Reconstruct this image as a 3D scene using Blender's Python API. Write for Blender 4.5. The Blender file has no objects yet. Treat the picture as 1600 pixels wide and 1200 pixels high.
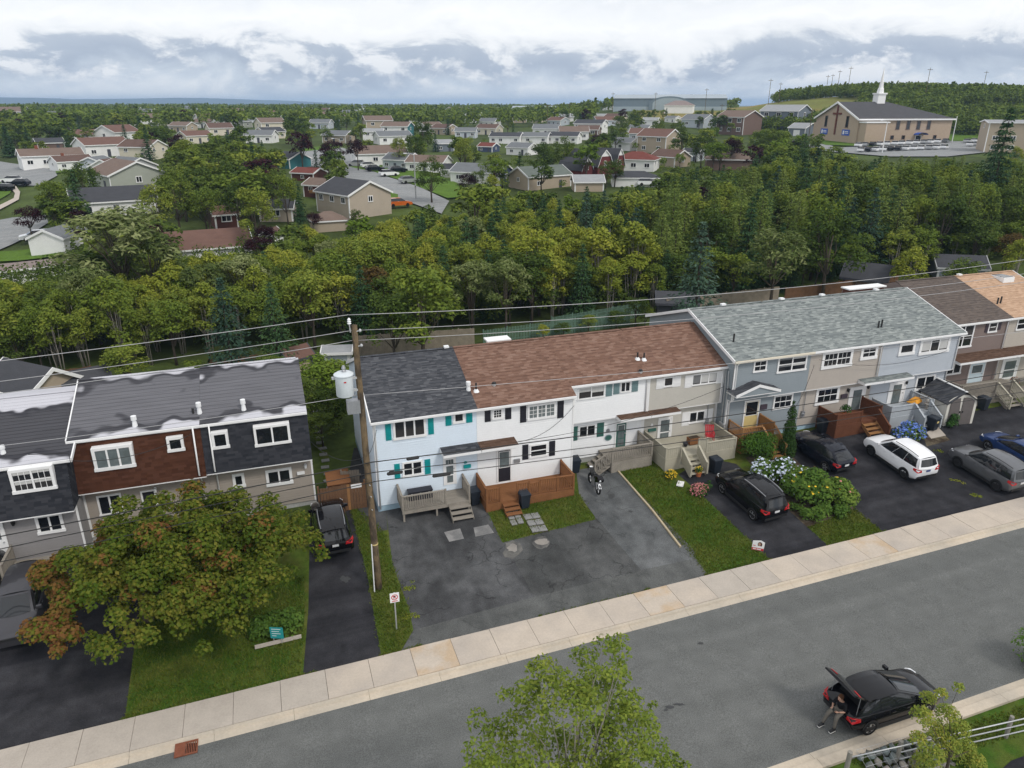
import bpy, bmesh, math, random
import numpy as np
from math import sin, cos, tan, atan, atan2, radians, pi, hypot, sqrt
from mathutils import Vector, Matrix
random.seed(7); RNG = np.random.default_rng(11)
SC = bpy.context.scene
COL = SC.collection
# ------------------------------------------------------------------ camera
FPX = 1130.0; PITCH = atan(435 / FPX); YAW = radians(19); CAMZ = 22.7
cam = bpy.data.cameras.new("camera"); camo = bpy.data.objects.new("camera", cam); COL.objects.link(camo)
cam.sensor_fit = 'HORIZONTAL'; cam.sensor_width = 36; cam.lens = FPX / 1600 * 36
cam.clip_start = 0.3; cam.clip_end = 30000
camo.location = (0, 0, CAMZ); camo.rotation_euler = (pi / 2 - PITCH, 0, -YAW)
SC.camera = camo
SC.view_settings.view_transform = 'Standard'; SC.view_settings.look = 'None'
SC.view_settings.gamma = 1; SC.view_settings.use_curve_mapping = False
SC.view_settings.exposure = 0.14
SC.cycles.max_bounces = 6; SC.cycles.diffuse_bounces = 3; SC.cycles.glossy_bounces = 3
SC.cycles.transparent_max_bounces = 8; SC.cycles.volume_bounces = 0
# ------------------------------------------------------------------ sky and sun
SUN_EL, SUN_AZ = radians(48), radians(150)      # azimuth clockwise from +Y
world = bpy.data.worlds.new("World"); SC.world = world; world.use_nodes = True
def build_sky():
    nt = world.node_tree; N = nt.nodes; L = nt.links; N.clear()
    out = N.new('ShaderNodeOutputWorld')
    sky = N.new('ShaderNodeTexSky'); sky.sky_type = 'NISHITA'; sky.sun_disc = False
    sky.sun_elevation = SUN_EL; sky.sun_rotation = SUN_AZ; sky.air_density = 1.0; sky.dust_density = 1.5
    b1 = N.new('ShaderNodeBackground'); b1.inputs[1].default_value = 0.09; L.new(sky.outputs[0], b1.inputs[0])
    tc = N.new('ShaderNodeTexCoord'); sp = N.new('ShaderNodeSeparateXYZ'); L.new(tc.outputs['Generated'], sp.inputs[0])
    def math_(op, a, b=None, c=None):
        n = N.new('ShaderNodeMath'); n.operation = op
        for i, x in enumerate((a, b, c)):
            if x is None: continue
            if isinstance(x, (int, float)): n.inputs[i].default_value = x
            else: L.new(x, n.inputs[i])
        return n.outputs[0]
    def noise(scale, det, stz, off=(0, 0, 0), rough=.55, dist=0.0):
        mp = N.new('ShaderNodeMapping'); mp.inputs['Location'].default_value = off; mp.inputs['Scale'].default_value = (1, 1, stz); L.new(tc.outputs['Generated'], mp.inputs[0])
        n = N.new('ShaderNodeTexNoise'); n.inputs['Scale'].default_value = scale; n.inputs['Detail'].default_value = det
        n.inputs['Distortion'].default_value = dist; n.inputs['Roughness'].default_value = rough
        L.new(mp.outputs[0], n.inputs[0]); return n.outputs[0]
    def ramp(x, stops):
        r = N.new('ShaderNodeValToRGB'); e = r.color_ramp.elements
        while len(e) < len(stops): e.new(.5)
        for i, (p, c) in enumerate(stops):
            e[i].position = p; e[i].color = (*c, 1) if not isinstance(c, (int, float)) else (c, c, c, 1)
        L.new(x, r.inputs[0]); return r.outputs[0]
    # cloud decks: height in the sky, pushed up and down by broad and fine noise, picks the tone
    n1 = noise(3.2, 3, 2.6, SKY_OFF); n2 = noise(11, 9, 2.0, (4, 1, 2), .62, .5); n3 = noise(24, 8, 2.2, (1, 7, 3), .6)
    el = math_('ADD', sp.outputs[2], math_('MULTIPLY', math_('SUBTRACT', n1, .5), .11))
    el = math_('ADD', el, math_('MULTIPLY', math_('SUBTRACT', n2, .5), .075))
    shade = ramp(el, [(0.0, (.88, .91, .95)), (.012, (.98, .99, 1.0)), (.024, (.68, .74, .82)), (.042, (.43, .49, .60)), (.062, (.52, .575, .67)), (.072, (.93, .945, .97)), (.09, (1.08, 1.08, 1.08)), (.125, (.92, .94, .97)), (.2, (1.02, 1.02, 1.02)), (.45, (.86, .88, .92)), (1.0, (.98, .98, .99))])
    puff = ramp(math_('ADD', math_('MULTIPLY', n2, .6), math_('MULTIPLY', n3, .4)), [(.505, 0.0), (.585, 1.0)])
    pm = math_('MULTIPLY', puff, ramp(sp.outputs[2], [(.01, 0.0), (.03, .85), (.10, .85), (.2, .35)]))
    mx = N.new('ShaderNodeMix'); mx.data_type = 'RGBA'; L.new(pm, mx.inputs[0]); L.new(shade, mx.inputs[6])
    mx.inputs[7].default_value = (1.03, 1.03, 1.04, 1)
    b2 = N.new('ShaderNodeBackground'); L.new(mx.outputs[2], b2.inputs[0]); b2.inputs[1].default_value = CLOUD_STR
    ms = N.new('ShaderNodeMixShader'); ms.inputs[0].default_value = .90
    L.new(b1.outputs[0], ms.inputs[1]); L.new(b2.outputs[0], ms.inputs[2]); L.new(ms.outputs[0], out.inputs[0])
SKY_OFF = (3.2, 1.7, 0); CLOUD_STR = 1.0
build_sky()
sun = bpy.data.lights.new("sun", 'SUN'); sun.energy = 1.5; sun.angle = radians(12); sun.color = (1, .95, .87)
suno = bpy.data.objects.new("sun", sun); COL.objects.link(suno)
sd = Vector((sin(SUN_AZ) * cos(SUN_EL), cos(SUN_AZ) * cos(SUN_EL), sin(SUN_EL)))
suno.rotation_euler = sd.to_track_quat('Z', 'Y').to_euler(); suno.location = (0, -40, 80)
# ------------------------------------------------------------------ lie of the land
def lerp(a, b, t): return a + (b - a) * t
def sstep(a, b, x):
    t = min(1, max(0, (x - a) / (b - a))); return t * t * (3 - 2 * t)
def table(tb, x):
    if x <= tb[0][0]: return tb[0][1]
    for (a, p), (b, q) in zip(tb, tb[1:]):
        if x <= b: return p + (q - p) * (x - a) / (b - a)
    return tb[-1][1]
BASE = [(0, 1.5), (60, 1.6), (90, 3.0), (115, 5.0), (160, 7.0), (220, 8.5), (300, 10), (450, 13), (700, 15.5), (1200, 17.6), (2500, 19.5), (6000, 20.5), (12000, 20)]
def gfront(x, y):
    z = .02 * (min(130, max(-90, x)) - 5)
    if y > 25.5: z += 1.0 * min(1, (y - 25.5) / 10)
    if y < 12: z -= min(2.5, .35 * (12 - y))
    return z
HILL = [(1050, 0), (1120, 4.5), (1230, 12), (1330, 14.5), (1420, 14.5), (1600, 12.5), (1900, 12)]
def T(x, y):
    if y <= 56: return gfront(x, y)
    d = hypot(x, y); az = atan2(x, y)
    zf = table(BASE, d)
    uu = 800 + 1202 * tan(max(-1.2, min(1.2, az - YAW)))       # column of the view this bearing falls in
    zf += 6.5 * sstep(820, 980, uu) * sstep(330, 470, d) * (1 - sstep(520, 900, d))
    zf += max(0, table(HILL, uu) - 6.5 * sstep(820, 980, uu)) * sstep(330, 455, d) * (1 - sstep(560, 1100, d)) * sstep(1040, 1150, uu)
    zf -= 2.5 * sstep(200, -50, uu) * sstep(60, 130, d) * (1 - sstep(200, 500, d))
    t = sstep(56, 84, y)
    return lerp(gfront(x, min(y, 56)), zf, t)
CAMP = Vector((0, 0, CAMZ))
def ray(u, v):
    x = (u - 800) / FPX; y = -(v - 600) / FPX
    r = Vector((cos(YAW), -sin(YAW), 0)); fh = Vector((sin(YAW), cos(YAW), 0)); up = Vector((0, 0, 1))
    return fh * cos(PITCH) - up * sin(PITCH) + r * x + (fh * sin(PITCH) + up * cos(PITCH)) * y
def G(u, v):                                                    # ground point seen at photo pixel u, v
    d = ray(u, v); t = 8.0; pt = t
    while t < 9000:
        p = CAMP + d * t
        if p.z < T(p.x, p.y): break
        pt = t; t *= 1.01
    a, b = pt, t
    for _ in range(30):
        m = (a + b) / 2; p = CAMP + d * m
        if p.z < T(p.x, p.y): b = m
        else: a = m
    p = CAMP + d * b; p.z = T(p.x, p.y); return p
def PY(u, v, Y): d = ray(u, v); return CAMP + d * (Y / d.y)
def PX(u, v, X): d = ray(u, v); return CAMP + d * (X / d.x)
def PZ(u, v, z): d = ray(u, v); return CAMP + d * ((z - CAMZ) / d.z)
# ------------------------------------------------------------------ materials
M = {}
def nodes_of(name):
    m = bpy.data.materials.new(name); m.use_nodes = True
    nt = m.node_tree; return m, nt, nt.nodes, nt.links, nt.nodes['Principled BSDF']
def mat(name, col, rough=.8, var=.18, scale=3.0, bump=0.0, bscale=40.0, metal=0.0, coat=0.0, spec=.4, isl=0.0, world_=False, col2=None, stretch=(1, 1, 1), dscale=None):
    """paint-like surface: base colour broken up by two noises, optional second colour in patches, optional fine relief"""
    m, nt, N, L, P = nodes_of(name)
    P.inputs['Roughness'].default_value = rough; P.inputs['Metallic'].default_value = metal
    P.inputs['Coat Weight'].default_value = coat; P.inputs['Specular IOR Level'].default_value = spec if rough < .75 else spec * .2
    if world_: src = N.new('ShaderNodeNewGeometry').outputs['Position']
    else: src = N.new('ShaderNodeTexCoord').outputs['Object']
    mp = N.new('ShaderNodeMapping'); mp.inputs['Scale'].default_value = stretch; L.new(src, mp.inputs[0])
    def noise(s, d=5):
        n = N.new('ShaderNodeTexNoise'); n.inputs['Scale'].default_value = s; n.inputs['Detail'].default_value = d
        L.new(mp.outputs[0], n.inputs[0]); return n.outputs[0]
    a = noise(scale); b = noise(scale * 9, 3)
    mm = N.new('ShaderNodeMath'); mm.operation = 'ADD'; L.new(a, mm.inputs[0]); L.new(b, mm.inputs[1])
    mr = N.new('ShaderNodeMapRange'); mr.inputs[1].default_value = .6; mr.inputs[2].default_value = 1.4
    mr.inputs[3].default_value = 1 - var; mr.inputs[4].default_value = 1 + var; L.new(mm.outputs[0], mr.inputs[0])
    fac = mr.outputs[0]
    if isl:
        ge = N.new('ShaderNodeNewGeometry'); m2 = N.new('ShaderNodeMapRange')
        m2.inputs[3].default_value = 1 - isl; m2.inputs[4].default_value = 1 + isl; L.new(ge.outputs['Random Per Island'], m2.inputs[0])
        mu = N.new('ShaderNodeMath'); mu.operation = 'MULTIPLY'; L.new(fac, mu.inputs[0]); L.new(m2.outputs[0], mu.inputs[1]); fac = mu.outputs[0]
    vm = N.new('ShaderNodeVectorMath'); vm.operation = 'SCALE'; vm.inputs[0].default_value = col
    if col2:
        mx = N.new('ShaderNodeMix'); mx.data_type = 'RGBA'; mx.inputs[6].default_value = (*col, 1); mx.inputs[7].default_value = (*col2, 1)
        c = noise(dscale or scale * .6, 4); r2 = N.new('ShaderNodeMapRange'); r2.inputs[1].default_value = .42; r2.inputs[2].default_value = .6
        L.new(c, r2.inputs[0]); L.new(r2.outputs[0], mx.inputs[0]); L.new(mx.outputs[2], vm.inputs[0])
    L.new(fac, vm.inputs['Scale']); L.new(vm.outputs[0], P.inputs['Base Color'])
    if bump:
        bp = N.new('ShaderNodeBump'); bp.inputs['Strength'].default_value = bump; bp.inputs['Distance'].default_value = .02
        L.new(noise(bscale, 3), bp.inputs['Height']); L.new(bp.outputs[0], P.inputs['Normal'])
    M[name] = m; return m
def shingle(name, cols, w=.34, h=.15, streak=.3):
    """laminated shingle colours: one tone per tab plus soft mottling"""
    m, nt, N, L, P = nodes_of(name); P.inputs['Roughness'].default_value = .92; P.inputs['Specular IOR Level'].default_value = .1
    tc = N.new('ShaderNodeTexCoord')
    sep = N.new('ShaderNodeSeparateXYZ'); L.new(tc.outputs['Object'], sep.inputs[0])
    def mth(op, a, b=None):
        n = N.new('ShaderNodeMath'); n.operation = op
        for i, x in enumerate((a, b)):
            if x is None: continue
            if isinstance(x, (int, float)): n.inputs[i].default_value = x
            else: L.new(x, n.inputs[i])
        return n.outputs[0]
    row = mth('FLOOR', mth('DIVIDE', mth('ADD', sep.outputs[1], sep.outputs[2]), h))
    wr = N.new('ShaderNodeTexWhiteNoise'); wr.noise_dimensions = '1D'; L.new(row, wr.inputs['W'])
    colx = mth('FLOOR', mth('ADD', mth('DIVIDE', sep.outputs[0], w), mth('MULTIPLY', wr.outputs[0], 5.0)))
    cb = N.new('ShaderNodeCombineXYZ'); L.new(colx, cb.inputs[0]); L.new(row, cb.inputs[1])
    wn = N.new('ShaderNodeTexWhiteNoise'); wn.noise_dimensions = '2D'; L.new(cb.outputs[0], wn.inputs['Vector'])
    mp2 = N.new('ShaderNodeMapping'); mp2.inputs['Scale'].default_value = (.9, 1.8, 1); L.new(tc.outputs['Object'], mp2.inputs[0])
    nz = N.new('ShaderNodeTexNoise'); nz.inputs['Scale'].default_value = 1.3; nz.inputs['Detail'].default_value = 5; L.new(mp2.outputs[0], nz.inputs[0])
    s = mth('ADD', mth('MULTIPLY', wn.outputs[0], 1 - streak), mth('MULTIPLY', nz.outputs[0], streak))
    r = N.new('ShaderNodeValToRGB'); e = r.color_ramp.elements
    while len(e) < len(cols): e.new(.5)
    for i, c in enumerate(cols): e[i].position = .1 + .8 * i / (len(cols) - 1); e[i].color = (*c, 1)
    L.new(s, r.inputs[0]); L.new(r.outputs[0], P.inputs['Base Color']); M[name] = m; return m
def leafmat(name, cols, trans=.25, cs=.35, rv=.34):
    """leaf colours: a tone per leaf, drifting from clump to clump and from tree to tree"""
    m, nt, N, L, P = nodes_of(name); P.inputs['Roughness'].default_value = .6; P.inputs['Specular IOR Level'].default_value = .04
    ge = N.new('ShaderNodeNewGeometry'); tc = N.new('ShaderNodeTexCoord'); oi = N.new('ShaderNodeObjectInfo')
    nz = N.new('ShaderNodeTexNoise'); nz.inputs['Scale'].default_value = cs; nz.inputs['Detail'].default_value = 3; L.new(tc.outputs['Object'], nz.inputs[0])
    def mth(op, a, b):
        n = N.new('ShaderNodeMath'); n.operation = op
        for i, x in enumerate((a, b)):
            if isinstance(x, (int, float)): n.inputs[i].default_value = x
            else: L.new(x, n.inputs[i])
        return n.outputs[0]
    s = mth('ADD', mth('MULTIPLY', ge.outputs['Random Per Island'], .34), mth('MULTIPLY', nz.outputs[0], .62))
    s = mth('ADD', s, mth('MULTIPLY', mth('SUBTRACT', oi.outputs['Random'], .5), rv))
    r = N.new('ShaderNodeValToRGB'); e = r.color_ramp.elements
    while len(e) < len(cols): e.new(.5)
    for i, c in enumerate(cols): e[i].position = .12 + .7 * i / (len(cols) - 1); e[i].color = (*c, 1)
    L.new(s, r.inputs[0]); L.new(r.outputs[0], P.inputs['Base Color'])
    tr = N.new('ShaderNodeBsdfTranslucent'); L.new(r.outputs[0], tr.inputs[0])
    mx = N.new('ShaderNodeMixShader'); mx.inputs[0].default_value = trans
    L.new(P.outputs[0], mx.inputs[1]); L.new(tr.outputs[0], mx.inputs[2]); L.new(mx.outputs[0], N['Material Output'].inputs[0])
    M[name] = m; return m
def asphalt(name, col, worn, crack=0.0, rough=.9, stain=.35):
    """tarmac: aggregate grain, worn pale wheel tracks and patches, dark crack lines"""
    m, nt, N, L, P = nodes_of(name); P.inputs['Roughness'].default_value = rough; P.inputs['Specular IOR Level'].default_value = .12
    pos = N.new('ShaderNodeNewGeometry').outputs['Position']
    def noise(s, d=6, st=(1, 1, 1), dist=0):
        mp = N.new('ShaderNodeMapping'); mp.inputs['Scale'].default_value = st; L.new(pos, mp.inputs[0])
        n = N.new('ShaderNodeTexNoise'); n.inputs['Scale'].default_value = s; n.inputs['Detail'].default_value = d
        n.inputs['Distortion'].default_value = dist; L.new(mp.outputs[0], n.inputs[0]); return n.outputs[0]
    def rng(x, a, b, c, d):
        n = N.new('ShaderNodeMapRange'); [setattr(n.inputs[i + 1], 'default_value', q) for i, q in enumerate((a, b, c, d))]
        L.new(x, n.inputs[0]); return n.outputs[0]
    def mth(op, a, b):
        n = N.new('ShaderNodeMath'); n.operation = op
        for i, x in enumerate((a, b)):
            if isinstance(x, (int, float)): n.inputs[i].default_value = x
            else: L.new(x, n.inputs[i])
        return n.outputs[0]
    mx = N.new('ShaderNodeMix'); mx.data_type = 'RGBA'; mx.inputs[6].default_value = (*col, 1); mx.inputs[7].default_value = (*worn, 1)
    tr = rng(noise(.55, 6, (1, .35, 1) if crack else (.06, 1.4, 1), .5), .38, .66, 0, 1); L.new(tr, mx.inputs[0])
    f = mth('MULTIPLY', rng(noise(26, 2), .3, .7, .72, 1.28), rng(noise(1.4, 5), .3, .7, 1 - stain, 1 + stain * .6))
    if crack:
        vo = N.new('ShaderNodeTexVoronoi'); vo.feature = 'DISTANCE_TO_EDGE'; vo.inputs['Scale'].default_value = .42
        ad = N.new('ShaderNodeVectorMath'); ad.operation = 'ADD'; L.new(pos, ad.inputs[0])
        nn = N.new('ShaderNodeTexNoise'); nn.inputs['Scale'].default_value = 1.1; nn.inputs['Detail'].default_value = 4; L.new(pos, nn.inputs[0])
        sc = N.new('ShaderNodeVectorMath'); sc.operation = 'SCALE'; sc.inputs['Scale'].default_value = 1.6; L.new(nn.outputs[1], sc.inputs[0])
        L.new(sc.outputs[0], ad.inputs[1]); L.new(ad.outputs[0], vo.inputs[0])
        gate = rng(noise(.5, 2), .47, .55, 1, 0)
        cr = mth('MAXIMUM', rng(vo.outputs[0], .0, .022, 1 - crack, 1), gate)
        f = mth('MULTIPLY', f, cr)
    vm = N.new('ShaderNodeVectorMath'); vm.operation = 'SCALE'; L.new(mx.outputs[2], vm.inputs[0]); L.new(f, vm.inputs['Scale'])
    L.new(vm.outputs[0], P.inputs['Base Color'])
    bp = N.new('ShaderNodeBump'); bp.inputs['Strength'].default_value = .35; bp.inputs['Distance'].default_value = .01
    L.new(noise(60, 2), bp.inputs['Height']); L.new(bp.outputs[0], P.inputs['Normal']); M[name] = m; return m
# ------------------------------------------------------------------ mesh helpers
class MB:
    """collects faces for ONE mesh object; each face carries a material slot"""
    def __init__(s): s.v = []; s.f = []; s.m = []; s.mi = 0; s.mats = []
    def use(s, name):
        if name not in s.mats: s.mats.append(name)
        s.mi = s.mats.index(name); return s
    def add(s, vs, fs):
        o = len(s.v); s.v += [tuple(p) for p in vs]; s.f += [tuple(i + o for i in f) for f in fs]; s.m += [s.mi] * len(fs)
    def quad(s, *p): s.add(p, [tuple(range(len(p)))])
    def box(s, x0, x1, y0, y1, z0, z1):
        s.add([(x0, y0, z0), (x1, y0, z0), (x1, y1, z0), (x0, y1, z0), (x0, y0, z1), (x1, y0, z1), (x1, y1, z1), (x0, y1, z1)],
              [(0, 3, 2, 1), (4, 5, 6, 7), (0, 1, 5, 4), (1, 2, 6, 5), (2, 3, 7, 6), (3, 0, 4, 7)])
    def cbox(s, c, sz, rz=0.0):
        co, si = cos(rz), sin(rz); vs = []
        for dz in (-.5, .5):
            for dx, dy in ((-.5, -.5), (.5, -.5), (.5, .5), (-.5, .5)):
                x, y = dx * sz[0], dy * sz[1]; vs.append((c[0] + x * co - y * si, c[1] + x * si + y * co, c[2] + dz * sz[2]))
        s.add(vs, [(0, 3, 2, 1), (4, 5, 6, 7), (0, 1, 5, 4), (1, 2, 6, 5), (2, 3, 7, 6), (3, 0, 4, 7)])
    def bar(s, p, q, w, h):                                     # rectangular bar from p to q
        p = Vector(p); q = Vector(q); d = (q - p).normalized(); r = d.cross(Vector((0, 0, 1)))
        r = r.normalized() if r.length > 1e-4 else Vector((1, 0, 0)); n = r.cross(d)
        vs = [e + r * (a * w / 2) + n * (b * h / 2) for e in (p, q) for a, b in ((-1, -1), (1, -1), (1, 1), (-1, 1))]
        s.add(vs, [(0, 3, 2, 1), (4, 5, 6, 7), (0, 1, 5, 4), (1, 2, 6, 5), (2, 3, 7, 6), (3, 0, 4, 7)])
    def tube(s, pts, rs, n=8, cap=True):
        pts = [Vector(p) for p in pts]; rs = rs if isinstance(rs, (list, tuple)) else [rs] * len(pts); o = []
        for i, p in enumerate(pts):
            d = (pts[min(i + 1, len(pts) - 1)] - pts[max(i - 1, 0)]).normalized()
            a = d.cross(Vector((0, 0, 1))) if abs(d.z) < .95 else d.cross(Vector((1, 0, 0)))
            a.normalize(); b = d.cross(a)
            o += [p + (a * cos(2 * pi * k / n) + b * sin(2 * pi * k / n)) * rs[i] for k in range(n)]
        fs = [(i * n + k, i * n + (k + 1) % n, (i + 1) * n + (k + 1) % n, (i + 1) * n + k) for i in range(len(pts) - 1) for k in range(n)]
        if cap: fs += [tuple(range(n))[::-1], tuple(range((len(pts) - 1) * n, len(pts) * n))]
        s.add(o, fs)
    def prism(s, poly, d):                                      # polygon of 3-D points extruded along d
        n = len(poly); d = Vector(d); a = [Vector(p) for p in poly]; vs = a + [p + d for p in a]
        s.add(vs, [tuple(range(n))[::-1], tuple(range(n, 2 * n))] + [(i, (i + 1) % n, n + (i + 1) % n, n + i) for i in range(n)])
    def lathe(s, prof, n=16, c=(0, 0, 0)):                      # (r, z) profile about z
        o = [(c[0] + r * cos(2 * pi * k / n), c[1] + r * sin(2 * pi * k / n), c[2] + z) for r, z in prof for k in range(n)]
        fs = [(i * n + k, i * n + (k + 1) % n, (i + 1) * n + (k + 1) % n, (i + 1) * n + k) for i in range(len(prof) - 1) for k in range(n)]
        fs += [tuple(range(n))[::-1], tuple(range((len(prof) - 1) * n, len(prof) * n))]; s.add(o, fs)
    def ball(s, c, r, sx=1, sy=1, sz=1, n=10, m=7):
        s.lathe_ = None
        o = [(c[0] + r * sx * sin(pi * j / m) * cos(2 * pi * k / n), c[1] + r * sy * sin(pi * j / m) * sin(2 * pi * k / n), c[2] + r * sz * cos(pi * j / m)) for j in range(m + 1) for k in range(n)]
        s.add(o, [(j * n + k, (j + 1) * n + k, (j + 1) * n + (k + 1) % n, j * n + (k + 1) % n) for j in range(m) for k in range(n)])
    def mesh(s, name, smooth=False):
        me = bpy.data.meshes.new(name); me.from_pydata(s.v, [], s.f)
        for n in s.mats: me.materials.append(M[n])
        me.polygons.foreach_set('material_index', s.m)
        if smooth: me.polygons.foreach_set('use_smooth', [True] * len(s.f))
        me.update(); return me
    def build(s, name, parent=None, smooth=False, label=None, kind=None, loc=None, rz=None):
        o = bpy.data.objects.new(name, s.mesh(name, smooth)); COL.objects.link(o)
        if parent: o.parent = parent
        if label: o['label'] = label
        if kind: o['kind'] = kind
        if loc is not None: o.location = loc
        if rz is not None: o.rotation_euler = (0, 0, rz)
        return o
def inst(name, me, parent=None, loc=(0, 0, 0), rz=0.0, sc=1.0, kind=None, label=None):
    o = bpy.data.objects.new(name, me); COL.objects.link(o); o.parent = parent; o.location = loc; o.rotation_euler = (0, 0, rz)
    o.scale = (sc,) * 3 if isinstance(sc, (int, float)) else sc
    if kind: o['kind'] = kind
    if label: o['label'] = label
    return o
def thing(name, label, cat, loc=(0, 0, 0), rz=0.0, group=None):
    o = bpy.data.objects.new(name, None); o.empty_display_size = .3; COL.objects.link(o)
    o.location = loc; o.rotation_euler = (0, 0, rz); o['label'] = label; o['category'] = cat
    if group: o['group'] = group
    return o
def tag(o, label, cat, group=None):
    o['label'] = label; o['category'] = cat
    if group: o['group'] = group
    return o
def struct(o, label=None):
    o['kind'] = 'structure'
    if label: o['label'] = label
    return o
def kids(o): return [c for c in COL.objects if c.parent == o]
def copy_tree(o, label=None, loc=None, rz=None, group=None):
    c = o.copy(); COL.objects.link(c)
    if label: c['label'] = label
    if loc is not None: c.location = loc
    if rz is not None: c.rotation_euler = (0, 0, rz)
    if group: c['group'] = group
    for ch in o.children:
        d = ch.copy(); COL.objects.link(d); d.parent = c
        for g in ch.children:
            e = g.copy(); COL.objects.link(e); e.parent = d
    return c
def fastmesh(name, V, quads, matname):
    """V (n,3) and quads (m,4) as arrays -> mesh"""
    me = bpy.data.meshes.new(name); V = np.asarray(V, np.float32); q = np.asarray(quads, np.int32)
    me.vertices.add(len(V)); me.vertices.foreach_set('co', V.ravel())
    me.loops.add(q.size); me.loops.foreach_set('vertex_index', q.ravel())
    me.polygons.add(len(q)); me.polygons.foreach_set('loop_start', np.arange(0, q.size, q.shape[1], dtype=np.int32))
    me.update(calc_edges=True)
    for n in ([matname] if isinstance(matname, str) else matname): me.materials.append(M[n])
    return me
# ================================================================== ground, road, sidewalk, yards
mat('earth', (.070, .098, .026), .95, .35, .25, .4, 6, world_=True, col2=(.045, .062, .018), dscale=.05)
mat('grass', (.062, .098, .015), .95, .38, 2.6, .8, 30, world_=True, col2=(.095, .108, .024), dscale=.9)
mat('grass_lush', (.048, .098, .013), .95, .38, 2.4, .8, 30, world_=True, col2=(.078, .108, .02), dscale=.8)
mat('dry_grass', (.24, .19, .065), .95, .3, .08, .3, 3, world_=True, col2=(.15, .16, .045), dscale=.02)
asphalt('road_tar', (.120, .124, .120), (.143, .147, .142), 0, stain=.10)
asphalt('drive_old', (.050, .051, .053), (.10, .102, .105), .5, stain=.3)
asphalt('drive_mid', (.058, .060, .060), (.115, .117, .116), .45, stain=.25)
asphalt('drive_pale', (.085, .09, .092), (.14, .145, .147), .3, stain=.25)
asphalt('drive_new', (.021, .021, .025), (.042, .042, .047), 0, stain=.35, rough=.75)
asphalt('apron_tar', (.083, .086, .084), (.11, .113, .11), .25, stain=.2)
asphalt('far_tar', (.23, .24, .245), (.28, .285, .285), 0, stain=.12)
mat('concrete', (.50, .435, .365), .9, .10, 1.2, .25, 45, world_=True, isl=0, col2=(.43, .38, .33), dscale=.35)
mat('concrete_rust', (.48, .37, .26), .9, .12, 1.2, .25, 45, world_=True, col2=(.50, .435, .365), dscale=.9)
mat('concrete_grey', (.43, .385, .335), .9, .12, 1.5, .25, 45, world_=True)
mat('kerb_stone', (.52, .45, .36), .9, .12, 1.0, .2, 40, world_=True, col2=(.45, .40, .33), dscale=.4)
mat('joint', (.06, .055, .05), .95, .3, 3)
mat('paver_grey', (.24, .24, .235), .9, .25, 2.5, .3, 40, isl=.15)
mat('patch_slab', (.26, .255, .25), .9, .22, 2, .3, 30, world_=True, col2=(.17, .17, .17), dscale=1.2)
mat('dust', (.27, .25, .225), .95, .3, 3, world_=True, col2=(.2, .19, .18), dscale=1.5)
mat('rust_iron', (.20, .075, .045), .8, .3, 6)
mat('dark_hole', (.01, .01, .01), .9, .1)
mat('timber_edge', (.42, .35, .24), .85, .25, 3)
mat('bed_soil', (.055, .042, .03), .95, .4, 3, .6, 15, world_=True, col2=(.12, .10, .07), dscale=1.5)
BREAKS = (12.0, 25.5, 35.5, 56.0)
def sheet(name, polys, m, dz, kind='structure', label=None, px=True, parent=None):
    """flat patch laid on the ground: outline given as photo pixels (or ground x, y), draped and cut at the breaks of slope"""
    bm = bmesh.new()
    for poly in polys:
        pts = [G(*p) for p in poly] if px else [Vector((p[0], p[1], 0)) for p in poly]
        f = bm.faces.new([bm.verts.new((p.x, p.y, 0)) for p in pts])
    for yb in BREAKS:
        bmesh.ops.bisect_plane(bm, geom=bm.verts[:] + bm.edges[:] + bm.faces[:], plane_co=(0, yb, 0), plane_no=(0, 1, 0))
    bmesh.ops.triangulate(bm, faces=bm.faces[:])
    for v in bm.verts: v.co.z = T(v.co.x, v.co.y) + dz
    bmesh.ops.recalc_face_normals(bm, faces=bm.faces[:])
    for f in bm.faces:
        if f.normal.z < 0: f.normal_flip()
    me = bpy.data.meshes.new(name); bm.to_mesh(me); bm.free(); me.materials.append(M[m])
    o = bpy.data.objects.new(name, me); COL.objects.link(o); o['kind'] = kind
    if label: o['label'] = label
    if parent: o.parent = parent
    return o
def ground():
    ys = [-6, 0, 4, 8, 12, 16, 20, 25.5, 30, 35.5, 46, 56] + [58 + 2 * i for i in range(16)] + [93, 98, 104, 110, 118, 126, 135, 145, 156, 168, 181, 195, 210, 227, 245, 265, 285, 305, 325, 345, 365, 385, 405, 425, 445, 465, 490, 520, 560, 610, 680, 770, 880, 1000, 1200, 1500, 1900, 2400, 3200, 4500, 6500, 9000, 12000]
    V = []; n = 121
    for y in ys:
        for i in range(n):
            a = (i / (n - 1) - .5) * 2
            x = (20 + a * 110 if y < 60 else 0)
            if y >= 60: x = lerp(20 + a * 110, (y * tan(radians(24)) + a * y * 1.75), sstep(60, 110, y))
            V.append((x, y, T(x, y)))
    q = [(j * n + i, j * n + i + 1, (j + 1) * n + i + 1, (j + 1) * n + i) for j in range(len(ys) - 1) for i in range(n - 1)]
    me = fastmesh('ground', V, q, 'earth'); me.polygons.foreach_set('use_smooth', [True] * len(q))
    struct(inst('ground', me), 'green earth running back to the horizon')
ground()
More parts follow.
